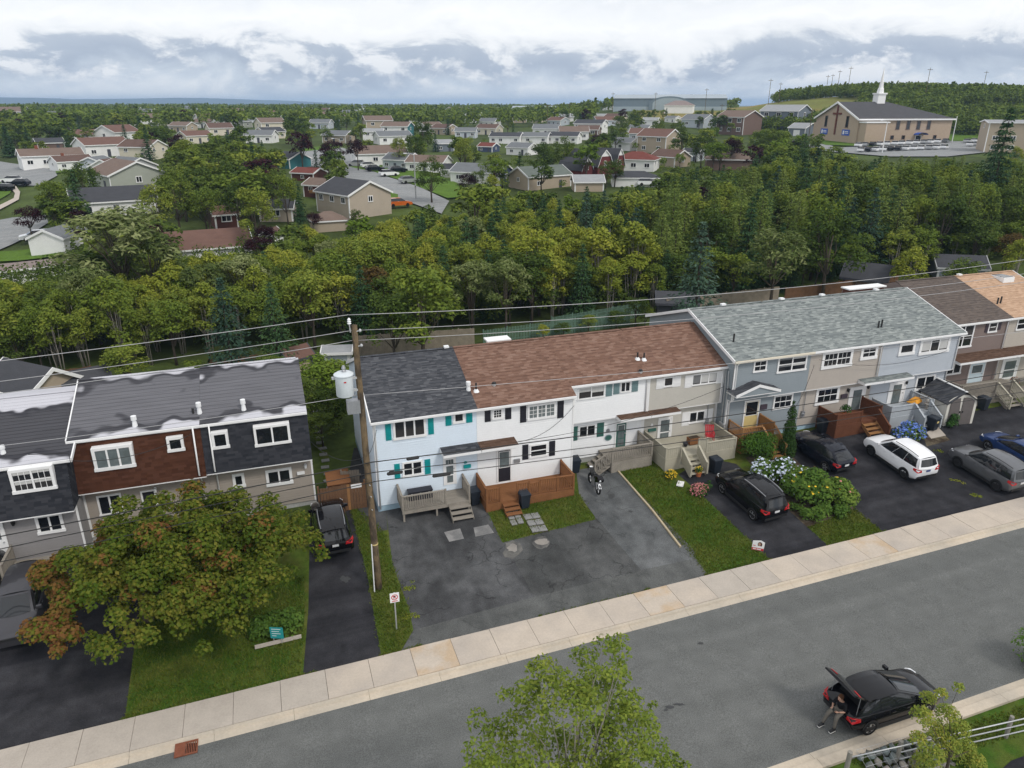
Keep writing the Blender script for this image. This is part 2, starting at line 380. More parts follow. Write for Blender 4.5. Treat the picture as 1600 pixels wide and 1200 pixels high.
# road between the two kerbs
def strip(name, y0, y1, m, dz, x0=-40, x1=75, label=None):
    return sheet(name, [[(x0, y0), (x1, y0), (x1, y1), (x0, y1)]], m, dz, px=False, label=label)
YK0, YK1 = 15.55, 23.55                                          # edges of the road surface
YS0, YS1 = 24.15, 25.9                                          # sidewalk slabs
strip('road', YK0 - .1, YK1 + .1, 'road_tar', .012, label='grey asphalt residential street')
def kerb(name, ya, yb, label):
    o = MB().use('kerb_stone'); x = -40
    while x < 74:
        za = T(x + .006, ya) ; zb = T(x + 2.994, ya)
        def sec(xx, z): return [(xx, ya, z + .004), (xx, ya + .42 * (1 if yb > ya else -1), z + .035), (xx, ya + .46 * (1 if yb > ya else -1), z + .13), (xx, yb, z + .135), (xx, yb, z - .1)]
        A = sec(x + .006, za); B = sec(x + 2.994, zb); n = len(A)
        fs = [(i, i + 1, n + i + 1, n + i) for i in range(n - 1)] + [tuple(range(n)), tuple(range(n, 2 * n))[::-1]]
        if yb < ya: fs = [f[::-1] for f in fs]
        o.add(A + B, fs); x += 3
    return struct(o.build(name), label)
kerb('kerb', YK1, YS0 - .015, 'pale concrete kerb and gutter along the sidewalk')
kerb('kerb', YK0, YK0 - .85, 'pale concrete kerb along the near side of the street')
def sidewalk():
    root = struct(strip('sidewalk', YS0 - .02, YS1 + .02, 'joint', .06, label='sidewalk of pale concrete slabs'))
    mes = []
    for m in ('concrete', 'concrete_rust', 'concrete_grey'):
        b = MB().use(m); L = 1.85
        b.box(.008, L - .008, 0, YS1 - YS0, 0, .15); mes.append(b.mesh('slab'))
    for k in range(58):
        x = -36.6 + k * 1.85
        m = mes[1] if k in (22, 28, 35) else mes[2] if (k in (30, 31) or k < 20) else mes[0]
        o = inst('slab', m, root, (x, YS0, T(x, 24) + random.uniform(-.004, .004)))
        o.rotation_euler = (random.uniform(-.003, .003), -.02 + random.uniform(-.003, .003), 0)
sidewalk()
# yards: everything on top of the base earth
strip('lawn', YS1 + .02, 37.6, 'grass', .006, label='mown grass of the front yards')
strip('grass_verge', 8.0, YK0 - .86, 'grass_lush', .02, label='grass verge on the near side of the street')
sheet('driveway', [[(-260, 1243), (-260, 900), (60, 840), (232, 900), (213, 988), (194, 1131)]], 'drive_new', .012, label='dark driveway beside the maple')
sheet('driveway', [[(473, 1063), (597, 1033), (575, 905), (548, 795), (538, 770), (486, 775), (482, 950)]], 'drive_new', .012, label='narrow dark driveway under the black car')
sheet('driveway', [[(603, 797), (613, 880), (640, 955), (646, 985), (836, 935), (787, 845), (757, 790), (730, 775), (640, 745)]], 'drive_old', .012, label='cracked old driveway before the pale blue house')
sheet('driveway', [[(787, 845), (836, 935), (1003, 893), (930, 808), (860, 790)]], 'drive_mid', .016, label='cracked driveway with two pale dusty patches')
sheet('driveway', [[(930, 808), (1003, 893), (1087, 875), (1086, 862), (966, 738), (960, 725), (900, 735), (905, 775)]], 'drive_pale', .020, label='grey driveway under the motorcycle')
sheet('driveway_apron', [[(646, 985), (620, 1029), (741, 1001), (925, 956), (1114, 909), (1087, 873), (1003, 891), (836, 933)]], 'apron_tar', .024, label='grey asphalt strip along the sidewalk')
sheet('garden_path', [[(538, 775), (556, 792), (583, 833), (606, 828), (603, 797), (612, 770), (575, 700), (553, 700)]], 'drive_old', .010, label='dark path beside the pale blue house')
sheet('lawn', [[(757, 790), (785, 848), (930, 812), (905, 772), (890, 760)]], 'grass', .022, label='small patch of grass before the brown deck')
sheet('driveway', [[(1060, 742), (1099, 776), (1212, 884), (1303, 861), (1208, 775), (1150, 725), (1100, 715)]], 'drive_new', .012, label='black driveway under the dark car by the flower bed')
sheet('driveway', [[(1215, 700), (1240, 735), (1320, 785), (1389, 838), (1560, 795), (1760, 745), (1900, 690), (1700, 610), (1480, 650), (1380, 645), (1270, 672)]], 'drive_new', .012, label='wide black driveway shared by the parked cars at right')
sheet('lawn', [[(967, 738), (1114, 909), (1212, 884), (1099, 777), (1058, 752), (1010, 722)]], 'grass_lush', .014, label='green front lawn with the portrait sign')
sheet('flower_bed', [[(1165, 715), (1205, 772), (1262, 825), (1335, 795), (1270, 745), (1225, 700)]], 'bed_soil', .018, label='soil bed under the tall flowers')
sheet('flower_bed', [[(1443, 684), (1448, 698), (1485, 688), (1470, 676)]], 'bed_soil', .02, label='small bed before the shed')
sheet('lawn', [[(197, 1130), (216, 985), (240, 900), (474, 900), (476, 960), (470, 1062)]], 'grass_lush', .014, label='dark lawn under the maple')
# pale dust, concrete squares set in the tar
def blob(u, v, ru, rv, n=16, k=.25): return [(u + ru * (1 + random.uniform(-k, k)) * cos(2 * pi * i / n), v + rv * (1 + random.uniform(-k, k)) * sin(2 * pi * i / n)) for i in range(n)]
mat('dust_thin', (.15, .145, .135), .95, .3, 3, world_=True, col2=(.085, .085, .083), dscale=1.2); mat('oil_stain', (.045, .047, .048), .6, .3, 4, world_=True)
for u, v, ru, rv, m, dz in ((801, 860, 14, 13, 'dust_thin', .028), (801, 857, 8, 6, 'dust', .032), (846, 848, 15, 9, 'dust_thin', .028), (847, 847, 10, 5, 'dust', .032)): sheet('dust_patch', [blob(u, v, ru, rv)], m, dz, 'stuff')
for u, v, ru, rv in ((1045, 1105, 7, 2.5), (1062, 1101, 9, 2), (1040, 1110, 4, 1.5), (1095, 1006, 5, 1.5), (956, 776, 7, 3), (985, 800, 4, 1.6), (540, 905, 7, 5)): sheet('oil_stain', [blob(u, v, ru, rv, 12, .5)], 'oil_stain', .032, 'stuff')
sheet('concrete_patch', [[(694, 832), (719, 826), (725, 842), (702, 847)]], 'patch_slab', .020, label='pale square patch in the old driveway')
sheet('concrete_patch', [[(740, 825), (763, 820), (772, 833), (743, 839)]], 'patch_slab', .020, label='broken pale patch in the old driveway')
# worn gap strips of dry grass along the drive edges
def paving():
    root = struct(sheet('paving_path', [[(788, 796), (805, 793), (820, 818), (799, 824)], [(815, 805), (840, 801), (857, 831), (832, 834)]], 'bed_soil', .03, label='path of loose grey paving stones'))
    b = MB().use('paver_grey'); b.box(-.27, .27, -.27, .27, 0, .05); me = b.mesh('paver')
    for quad in ([(788, 796), (806, 793), (820, 818), (799, 824)], [(816, 805), (840, 801), (857, 831), (832, 834)]):
        P = [G(*p) for p in quad]
        for i in range(2):
            for j in range(3):
                u, w = (i + .5) / 2, (j + .5) / 3
                a = P[0].lerp(P[1], u); c = P[3].lerp(P[2], u); p = a.lerp(c, w)
                rz = atan2(P[1].y - P[0].y, P[1].x - P[0].x)
                sx = (P[1] - P[0]).length / 2 / .54 * .93; sy = (P[3] - P[0]).length / 3 / .54 * .92
                inst('paver', me, root, (p.x, p.y, T(p.x, p.y) + .03), rz + random.uniform(-.05, .05), (sx, sy, 1))
paving()
def drain():
    p = G(291, 1171); t = thing('storm_drain', 'rusty storm drain grate set in the kerb', 'drain', p, radians(0))
    b = MB().use('rust_iron'); b.box(-.40, -.02, -.33, .33, .03, .075); b.build('cover_plate', t)
    b = MB().use('rust_iron'); b.box(-.02, .42, -.33, -.27, .03, .075); b.box(-.02, .42, .27, .33, .03, .075); b.box(.37, .42, -.27, .27, .03, .075); b.build('grate_frame', t)
    b = MB().use('rust_iron')
    for i in range(6): b.bar((.02 + i * .06, -.27, .052), (.02 + i * .06, .27, .052), .028, .03)
    b.build('grate_bars', t, kind='stuff'); b = MB().use('dark_hole'); b.box(-.01, .40, -.28, .28, .022, .03); b.build('pit', t)
drain()
def edging():
    pts = [G(966, 738), G(1020, 800), G(1063, 856)]
    b = MB().use('timber_edge')
    for a, c in zip(pts, pts[1:]): b.bar(Vector((a.x, a.y, T(a.x, a.y) + .06)), Vector((c.x, c.y, T(c.x, c.y) + .06)), .1, .12)
    tag(b.build('timber_edging'), 'long pale timber edging between grey driveway and green lawn', 'edging')
edging()
# ================================================================== materials for buildings
mat('white_siding', (.80, .81, .82), .6, .05, 1.2, 0)
mat('pale_blue_siding', (.66, .75, .84), .6, .05, 1.2)
mat('beige_siding', (.47, .45, .405), .65, .06, 1.2)
mat('slate_siding', (.24, .275, .30), .65, .07, 1.2)
mat('taupe_siding', (.40, .36, .32), .65, .06, 1.2)
mat('light_slate_siding', (.42, .455, .50), .65, .06, 1.2)
mat('brown_siding', (.19, .145, .13), .65, .08, 1.2)
mat('tan_siding', (.42, .38, .33), .65, .06, 1.2)
mat('grey_siding', (.25, .24, .24), .65, .06, 1.2)
mat('warm_grey_siding', (.33, .29, .25), .65, .06, 1.2)
mat('white_trim', (.80, .80, .80), .5, .04, 2)
mat('cream_trim', (.72, .66, .54), .5, .05, 2)
mat('teal_paint', (.0, .27, .28), .5, .08, 2)
mat('black_paint', (.018, .018, .026), .5, .15, 2)
mat('green_paint', (.035, .12, .10), .5, .1, 2)
mat('plum_paint', (.06, .045, .06), .5, .1, 2)
mat('grey_green_paint', (.16, .25, .26), .5, .1, 2)
mat('yellow_paint', (.62, .50, .22), .5, .08, 2)
mat('pale_blue_paint', (.60, .72, .78), .5, .06, 2)
mat('concrete_base', (.42, .42, .41), .9, .2, 1.5, .2, 20)
mat('blue_base', (.36, .50, .60), .8, .1, 1.5)
mat('glass', (.012, .014, .018), .06, .2, .6, spec=.6)
mat('glass_blue', (.13, .155, .16), .08, .3, .6, spec=.6)
mat('blind', (.50, .50, .49), .7, .12, 3, stretch=(8, 1, 1))
mat('blind_dim', (.16, .165, .17), .6, .2, 3, stretch=(8, 1, 1))
mat('metal_grey', (.35, .36, .38), .45, .15, 3, metal=.6)
mat('galvanised', (.50, .51, .52), .45, .2, 3, metal=.5)
mat('white_metal', (.78, .79, .80), .4, .06, 2)
mat('cable_black', (.02, .02, .02), .6, .1)
mat('cable_grey', (.42, .42, .43), .5, .1, metal=.3)
mat('deck_brown', (.22, .10, .045), .75, .22, 2.0, .2, 30, stretch=(1, 8, 1))
mat('deck_dark', (.13, .055, .032), .75, .22, 2.0, .2, 30)
mat('deck_amber', (.29, .145, .055), .7, .2, 2)
mat('deck_grey', (.27, .245, .21), .9, .25, 2.0, .2, 30, stretch=(1, 6, 1))
mat('deck_beige', (.40, .375, .30), .8, .12, 2.0)
mat('deck_slate', (.40, .43, .46), .8, .1, 2.0)
mat('fence_grey', (.27, .23, .185), .9, .3, 2.0, .2, 20)
mat('fence_brown', (.15, .085, .05), .85, .3, 2.0, .2, 20)
mat('fence_green', (.13, .21, .16), .9, .25, 2.0)
mat('pole_wood', (.17, .125, .075), .9, .35, 2.0, .8, 25, col2=(.075, .06, .045), dscale=3.5, stretch=(1, 1, .45))
mat('bark', (.085, .07, .055), .95, .35, 4, .6, 20)
mat('pale_bark', (.25, .23, .20), .9, .35, 4, .4, 20)
mat('plastic_bin', (.016, .022, .032), .5, .15, 3)
mat('red_plastic', (.42, .03, .04), .5, .1, 3)
mat('orange_plastic', (.75, .33, .03), .5, .1, 3)
mat('terracotta', (.50, .16, .07), .8, .12, 4)
mat('brick_red', (.22, .08, .05), .9, .2, 5)
mat('pale_stone', (.45, .43, .40), .9, .2, 4, .3, 20)
shingle('roof_charcoal', [(.035, .038, .045), (.055, .058, .066), (.078, .081, .09), (.125, .13, .14)], .3, .14, .45)
shingle('roof_brown', [(.13, .075, .055), (.165, .095, .070), (.20, .118, .088), (.24, .155, .12)])
shingle('roof_mottled', [(.10, .115, .12), (.17, .19, .19), (.24, .262, .255), (.36, .385, .37)], .32, .14, .5)
shingle('roof_umber', [(.090, .075, .068), (.115, .094, .083), (.14, .115, .10)])
shingle('roof_tan', [(.36, .235, .155), (.44, .295, .20), (.50, .345, .24)])
shingle('roof_brownish', [(.085, .05, .035), (.115, .07, .05), (.15, .095, .07)])
shingle('wall_shingle_black', [(.022, .024, .030), (.034, .036, .043), (.048, .05, .058)], .3, .16)
shingle('wall_shingle_brown', [(.055, .022, .013), (.072, .030, .018), (.09, .04, .025)], .3, .16)
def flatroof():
    """dark torch-on roofing; sky reflection in ponded water painted pale along ridge and eave"""
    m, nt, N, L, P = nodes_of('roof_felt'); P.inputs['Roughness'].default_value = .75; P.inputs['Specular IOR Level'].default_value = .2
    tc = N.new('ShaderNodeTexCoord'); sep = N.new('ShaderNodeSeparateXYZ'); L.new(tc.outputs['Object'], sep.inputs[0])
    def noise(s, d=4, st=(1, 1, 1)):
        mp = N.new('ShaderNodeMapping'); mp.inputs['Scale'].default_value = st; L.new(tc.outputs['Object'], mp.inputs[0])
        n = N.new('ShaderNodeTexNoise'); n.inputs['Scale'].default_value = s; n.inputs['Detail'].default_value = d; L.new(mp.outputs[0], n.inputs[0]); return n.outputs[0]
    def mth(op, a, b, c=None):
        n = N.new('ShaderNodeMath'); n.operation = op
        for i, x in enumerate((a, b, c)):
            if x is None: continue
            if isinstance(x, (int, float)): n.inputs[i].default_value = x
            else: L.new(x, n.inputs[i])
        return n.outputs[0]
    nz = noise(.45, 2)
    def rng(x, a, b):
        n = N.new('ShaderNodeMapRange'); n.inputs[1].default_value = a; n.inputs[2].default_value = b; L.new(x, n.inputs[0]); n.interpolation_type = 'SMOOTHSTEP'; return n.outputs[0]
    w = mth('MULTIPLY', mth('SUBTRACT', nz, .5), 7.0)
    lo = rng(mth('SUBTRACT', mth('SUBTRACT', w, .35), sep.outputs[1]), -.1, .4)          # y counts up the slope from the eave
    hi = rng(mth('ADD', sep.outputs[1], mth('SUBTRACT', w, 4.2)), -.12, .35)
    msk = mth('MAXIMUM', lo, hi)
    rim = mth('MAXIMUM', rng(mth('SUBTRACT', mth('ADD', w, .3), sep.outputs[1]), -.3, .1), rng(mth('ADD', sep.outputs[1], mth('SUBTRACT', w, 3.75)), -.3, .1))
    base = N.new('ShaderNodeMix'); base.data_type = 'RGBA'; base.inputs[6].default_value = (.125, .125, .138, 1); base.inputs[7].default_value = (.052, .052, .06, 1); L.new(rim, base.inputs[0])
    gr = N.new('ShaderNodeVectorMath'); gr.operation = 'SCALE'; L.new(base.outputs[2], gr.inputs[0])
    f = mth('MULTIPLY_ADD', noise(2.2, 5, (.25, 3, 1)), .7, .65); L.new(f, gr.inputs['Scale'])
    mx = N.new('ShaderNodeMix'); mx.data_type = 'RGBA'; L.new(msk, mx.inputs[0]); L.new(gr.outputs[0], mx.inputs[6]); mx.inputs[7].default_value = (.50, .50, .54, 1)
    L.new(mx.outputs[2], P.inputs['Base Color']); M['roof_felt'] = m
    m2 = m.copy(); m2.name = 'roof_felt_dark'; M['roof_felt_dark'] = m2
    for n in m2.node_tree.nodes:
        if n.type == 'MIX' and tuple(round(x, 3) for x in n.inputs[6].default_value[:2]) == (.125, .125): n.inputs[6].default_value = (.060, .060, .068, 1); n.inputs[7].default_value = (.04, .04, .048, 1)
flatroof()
# ================================================================== house pieces
def clap(b, m, x0, x1, y, z0, z1, course=.15, y_top=None, lap=.03):
    """wall face looking towards -y as lapped boards; y_top leans the face"""
    b.use(m); n = max(1, round((z1 - z0) / course)); h = (z1 - z0) / n
    for i in range(n):
        za, zb = z0 + i * h, z0 + (i + 1) * h
        ya = y if y_top is None else lerp(y, y_top, i / n); yb = y if y_top is None else lerp(y, y_top, (i + 1) / n)
        b.quad((x0, ya - lap, za), (x1, ya - lap, za), (x1, yb, zb), (x0, yb, zb))
        b.quad((x0, ya, za), (x1, ya, za), (x1, ya - lap, za), (x0, ya - lap, za))
def window(par, x0, x1, z0, z1, y, cols=1, rows=1, frame='white_trim', glass='glass', fw=.10, muntin=None, split=None, label=None, hung=False, blinds=None, name='window', back=.02):
    """frame standing proud of a wall that faces -y, with recessed panes; muntin=(nx, nz) bars in each pane"""
    b = MB().use(frame); d = .07
    b.box(x0, x1, y - d, y + back, z1 - fw, z1); b.box(x0 - .03, x1 + .03, y - d - .03, y + .02, z0 - .02, z0 + fw)
    b.box(x0, x0 + fw, y - d, y + back, z0 + fw, z1 - fw); b.box(x1 - fw, x1, y - d, y + back, z0 + fw, z1 - fw)
    ix0, ix1, iz0, iz1 = x0 + fw, x1 - fw, z0 + fw, z1 - fw; mw = min(.09, fw)
    ed = [ix0] + [ix0 + (ix1 - ix0) * f for f in (split or [(k + 1) / cols for k in range(cols - 1)])] + [ix1]
    pn = []
    for k in range(len(ed) - 1):
        a = ed[k] + (mw / 2 if k else 0); c = ed[k + 1] - (mw / 2 if k < len(ed) - 2 else 0)
        if k: b.box(ed[k] - mw / 2, ed[k] + mw / 2, y - d + .01, y + .02, iz0, iz1)
        if hung:
            zm = (iz0 + iz1) / 2; b.box(a, c, y - d + .02, y + .02, zm - .03, zm + .03); pn += [(a, c, iz0, zm - .03, k), (a, c, zm + .03, iz1, k)]
        else: pn.append((a, c, iz0, iz1, k))
        if muntin:
            nx, nz = muntin; t = .022
            for i in range(1, nx): xx = a + (c - a) * i / nx; b.box(xx - t / 2, xx + t / 2, y - .06, y - .044, iz0, iz1)
            for i in range(1, nz): z_ = iz0 + (iz1 - iz0) * i / nz; b.box(a, c, y - .059, y - .045, z_ - t / 2, z_ + t / 2)
    w = b.build(name, par, label=label)
    for a, c, e, f, k in pn:
        g = MB().use(glass); g.box(a, c, y - .042, y + .0, e, f); g.build('pane', w)
        bl = (blinds or {}).get(k)
        if bl:
            fr = bl if isinstance(bl, float) else .5
            g = MB().use('blind' if fr > 0 else 'blind_dim'); h = abs(fr) * (f - e); g.box(a + .015, c - .015, y - .048, y - .044, f - h, f - .012); g.build('window_blind', w)
    return w
def shutter(par, x0, x1, z0, z1, y, m, label=None):
    b = MB().use(m); b.box(x0, x1, y - .05, y + .01, z0, z1)
    zm = (z0 + z1) / 2
    for a, c in ((z0 + .05, zm - .025), (zm + .025, z1 - .05)):
        for i in range(8):
            z = lerp(a, c, (i + .5) / 8); b.box(x0 + .05, x1 - .05, y - .063, y - .051, z - (c - a) / 22, z + (c - a) / 30)
    return b.build('shutter', par, label=label)
def door(par, x0, x1, z0, z1, y, m, frame='white_trim', lights=None, fw=.09, glass='glass_blue', label=None, side=0):
    b = MB().use(frame); d = .07
    b.box(x0 - fw, x0, y - d, y + .02, z0, z1 + fw); b.box(x1, x1 + fw, y - d, y + .02, z0, z1 + fw); b.box(x0, x1, y - d, y + .02, z1, z1 + fw)
    b.use(m); b.box(x0, x1, y - .045, y + .02, z0, z1); w = x1 - x0; h = z1 - z0
    dr = b.build('door', par, label=label)
    for (a, c, e, f) in lights or []:
        g = MB().use(glass); g.box(x0 + a * w, x0 + c * w, y - .057, y - .046, z0 + e * h, z0 + f * h); g.build('door_pane', dr)
        t = MB().use('white_trim'); X0, X1, Z0, Z1 = x0 + a * w, x0 + c * w, z0 + e * h, z0 + f * h; q = .035
        for bx in ((X0 - q, X1 + q, Z1, Z1 + q), (X0 - q, X1 + q, Z0 - q, Z0), (X0 - q, X0, Z0, Z1), (X1, X1 + q, Z0, Z1)): t.box(bx[0], bx[1], y - .062, y - .046, bx[2], bx[3])
        if c - a > .4: t.build('light_trim', dr)
    k = MB().use('galvanised'); hx = x0 + w * (.9 if side == 0 else .1); k.box(hx - .03, hx + .03, y - .115, y - .046, z0 + 1.0, z0 + 1.06); k.build('handle', dr)
    return dr
def shingled(b, m, x0, x1, ya, za, yb, zb, course=.28):
    """slope from the eave (ya, za) to the top (yb, zb) in lapped courses"""
    b.use(m); L = hypot(yb - ya, zb - za); n = max(1, int(L / course)); ny, nz = -(zb - za) / L, (yb - ya) / L
    if yb < ya: ny, nz = -ny, -nz
    for i in range(n):
        s, e = i / n, (i + 1) / n; t = .014
        p = (lerp(ya, yb, s) + ny * t, lerp(za, zb, s) + nz * t); q = (lerp(ya, yb, e), lerp(za, zb, e)); r = (lerp(ya, yb, s), lerp(za, zb, s))
        if yb > ya: b.quad((x0, p[0], p[1]), (x1, p[0], p[1]), (x1, q[0], q[1]), (x0, q[0], q[1])); b.quad((x0, r[0], r[1]), (x1, r[0], r[1]), (x1, p[0], p[1]), (x0, p[0], p[1]))
        else: b.quad((x1, p[0], p[1]), (x0, p[0], p[1]), (x0, q[0], q[1]), (x1, q[0], q[1])); b.quad((x1, r[0], r[1]), (x0, r[0], r[1]), (x0, p[0], p[1]), (x1, p[0], p[1]))
def downpipe(par, pts, label=None, m='white_trim'):
    b = MB().use(m); b.tube(pts, .045, 6)
    return b.build('downpipe', par, smooth=True, label=label)
# ================================================================== the three blocks of row houses
class Unit:
    """one house of a row; local x runs along the street from its left party wall, local y away from the street"""
    def __init__(s, label, x0, x1, yu, yl, zsplit, zeave, ridge, yback, upper, lower, roof, trim='white_trim', group=None, lean=0.0, ushingle=False,
                 ov=.28, base=.35, basem='concrete_base', backz=None, zb=None, gutter='white_trim', side_l=True, side_r=True, endov=(0, 0)):
        zb = T((x0 + x1) / 2, 37.0) if zb is None else zb
        s.o = Vector((x0, yu, zb)); s.W = x1 - x0; s.yl = yl - yu; s.yu = 0.0
        s.t = thing('row_house', label, 'house', s.o, 0, group); W = s.W; e = .004
        zs, ze = zsplit - zb, zeave - zb; ry, rz = ridge[0] - yu, ridge[1] - zb; yb = yback - yu
        slope = (rz - ze) / (ry + ov); ybk = yb + .3; zbk = rz - slope * (ybk - ry) if backz is None else backz - zb
        b = MB()
        if ushingle:
            b.use(upper); n = 18
            for i in range(n):
                za, zc = lerp(zs, ze, i / n), lerp(zs, ze, (i + 1) / n); ya, yc = -lean * (1 - i / n), -lean * (1 - (i + 1) / n)
                b.quad((e, ya - .018, za), (W - e, ya - .018, za), (W - e, yc, zc), (e, yc, zc)); b.quad((e, ya, za), (W - e, ya, za), (W - e, ya - .018, za), (e, ya - .018, za))
        else: clap(b, upper, e, W - e, 0, zs, ze)
        b.use(upper)
        for x, on, f in ((e, side_l, 1), (W - e, side_r, -1)):
            if not on: continue
            pl = [(x, -lean, zs), (x, yb, zs), (x, yb, lerp(rz, zbk, (yb - ry) / (ybk - ry)) - .03), (x, ry, rz - .03), (x, 0, ze + slope * ov - .03)]
            b.quad(*(pl[::-1] if f > 0 else pl))
            n = int((ze - zs) / .25)
            for i in range(n):                                  # lap lines of the side wall
                z = zs + (i + .5) * .25; xx = x - f * .012; yy = -lean * (1 - i / n)
                b.quad((x, yb, z), (x, yy, z), (xx, yy, z - .02), (xx, yb, z - .02))
        s.upper = b.build('upper_wall', s.t)
        b = MB(); clap(b, lower, e, W - e, s.yl, base, zs)
        b.use(lower)
        for x, on, f in ((e, side_l, 1), (W - e, side_r, -1)):
            if not on: continue
            pl = [(x, s.yl, base), (x, yb, base), (x, yb, zs), (x, s.yl, zs)]; b.quad(*(pl[::-1] if f > 0 else pl))
            for i in range(int((zs - base) / .25)):
                z = base + (i + .5) * .25; xx = x - f * .012; b.quad((x, yb, z), (x, s.yl, z), (xx, s.yl, z - .02), (xx, yb, z - .02))
        b.quad((W - e, yb, base), (e, yb, base), (e, yb, zbk - .08), (W - e, yb, zbk - .08))
        b.build('lower_wall', s.t)
        if s.yl > .02 or lean: b = MB().use(trim); b.box(e, W - e, -lean - .02, s.yl, zs - .06, zs - .003); b.build('soffit', s.t)
        b = MB().use(basem); b.box(e, W - e, s.yl + .03, yb - .02, -.6, base - .002); b.build('foundation', s.t)
        b = MB(); a0, a1 = -endov[0] + e, W + endov[1] - e
        shingled(b, roof, a0, a1, -ov, ze, ry, rz)
        b.use(roof); b.quad((a1, ybk, zbk), (a0, ybk, zbk), (a0, ry, rz), (a1, ry, rz))
        b.quad((a0, -ov, ze - .02), (a0, ry, rz - .02), (a1, ry, rz - .02), (a1, -ov, ze - .02)); b.quad((a0, ry, rz - .02), (a0, ybk, zbk - .02), (a1, ybk, zbk - .02), (a1, ry, rz - .02))
        s.roof = b.build('roof', s.t)
        b = MB().use(roof); n = int((a1 - a0) / .3)
        for i in range(n): b.box(a0 + i * .3 + .004, a0 + i * .3 + .296, ry - .13, ry + .13, rz + .005, rz + .028)
        b.build('ridge_caps', s.roof, kind='stuff')
        b = MB().use(gutter); b.box(a0, a1, -ov - .10, -ov - .012, ze - .13, ze - .012); b.box(a0, a1, -ov, -ov + .03, ze - .2, ze - .03); b.box(a0, a1, -ov + .03, .02 if not lean else .05, ze - .2, ze - .17)
        b.build('gutter', s.t)
        if endov[0] or endov[1]:
            for xx in ([a0] if endov[0] else []) + ([a1] if endov[1] else []):
                b = MB().use(trim); w = .03
                for (ya, za, yc, zc) in ((-ov, ze, ry, rz), (ry, rz, ybk, zbk)):
                    b.add([(xx - w, ya, za - .17), (xx + w, ya, za - .17), (xx + w, yc, zc - .17), (xx - w, yc, zc - .17), (xx - w, ya, za + .035), (xx + w, ya, za + .035), (xx + w, yc, zc + .035), (xx - w, yc, zc + .035)],
                          [(0, 3, 2, 1), (4, 5, 6, 7), (0, 1, 5, 4), (1, 2, 6, 5), (2, 3, 7, 6), (3, 0, 4, 7)])
                b.build('bargeboard', s.t)
        for x in ([e + .05] if side_l else []) + ([W - e - .05] if side_r else []):
            b = MB().use(trim); b.box(x - .05, x + .05, s.yl - .045, s.yl + .05, base, zs - .06); b.build('corner_board', s.t)
            if not lean: b = MB().use(trim); b.box(x - .05, x + .05, -.045, .05, zs, ze - .2); b.build('corner_board', s.t)
        s.ze, s.zs, s.slope, s.ov, s.lean = ze, zs, slope, ov, lean; s.ry, s.rz = ry, rz
    def up(s): return s.o.y - s.lean * .5
    def lo(s): return s.o.y + s.yl
    def rect(s, tl, br, Y):
        p, q = PY(*tl, Y), PY(*br, Y); return p.x - s.o.x, q.x - s.o.x, q.z - s.o.z, p.z - s.o.z
    def win(s, tl, br, low=False, grow=0.0, **k):
        Y = s.lo() if low else s.up(); x0, x1, z0, z1 = s.rect(tl, br, Y)
        if x1 - x0 < .4: x1 = x0 + .4
        x0, x1 = max(.07, x0 - grow), min(s.W - .07, x1 + grow)
        if not low and s.lean: k['back'] = .4; y = -s.lean * (1 - (z0 - s.zs) / (s.ze - s.zs)) - .03; return window(s.t, x0, x1, z0, z1, y, **k)
        return window(s.t, x0, x1, z0 - grow, z1 + grow, Y - s.o.y, **k)
    def shut(s, tl, br, m, low=False):
        Y = s.lo() if low else s.up(); x0, x1, z0, z1 = s.rect(tl, br, Y); return shutter(s.t, x0, x1, z0, z1, Y - s.o.y, m)
    def dr(s, tl, br, m, **k):
        x0, x1, z0, z1 = s.rect(tl, br, s.lo()); return door(s.t, x0, x1, z0, z1, s.lo() - s.o.y, m, **k)
    def pipe(s, pts, **k): return downpipe(s.t, pts, **k)
    def vent(s, u, v, kind='pipe', h=.4):
        # plumbing or fan vent standing on the front slope at photo pixel (u, v)
        d = ray(u, v); n = Vector((0, -s.slope, 1)); p0 = s.o + Vector((0, -s.ov, s.ze)); t = n.dot(p0 - CAMP) / n.dot(d); p = CAMP + d * t - s.o
        b = MB()
        if kind == 'pipe':
            b.use('cable_black'); b.tube([(p.x, p.y, p.z - .1), (p.x, p.y, p.z + h)], .06, 8)
        elif kind == 'flashed':
            b.use('white_metal'); b.tube([(p.x, p.y, p.z - .05), (p.x, p.y, p.z + .12)], [.2, .09], 10); b.use('cable_black'); b.tube([(p.x, p.y, p.z + .05), (p.x, p.y, p.z + h)], .055, 8)
        elif kind == 'white':
            b.use('white_metal'); b.tube([(p.x, p.y, p.z - .1), (p.x, p.y, p.z + h * .7)], [.15, .08], 10); b.tube([(p.x, p.y, p.z + h * .6), (p.x, p.y, p.z + h)], .14, 10)
        else:
            b.use('galvanised'); b.tube([(p.x, p.y, p.z - .1), (p.x, p.y, p.z + .12)], .11, 10); b.use('cable_black'); b.tube([(p.x, p.y, p.z + .09), (p.x, p.y, p.z + .2)], [.15, .10], 10)
        return b.build('roof_vent', s.t, smooth=False)
    def ridge_vent(s, x, w=.34):
        b = MB().use('white_metal'); b.box(x - w / 2, x + w / 2, s.ry - .12, s.ry + .16, s.rz + .03, s.rz + .14); return b.build('ridge_vent', s.t)
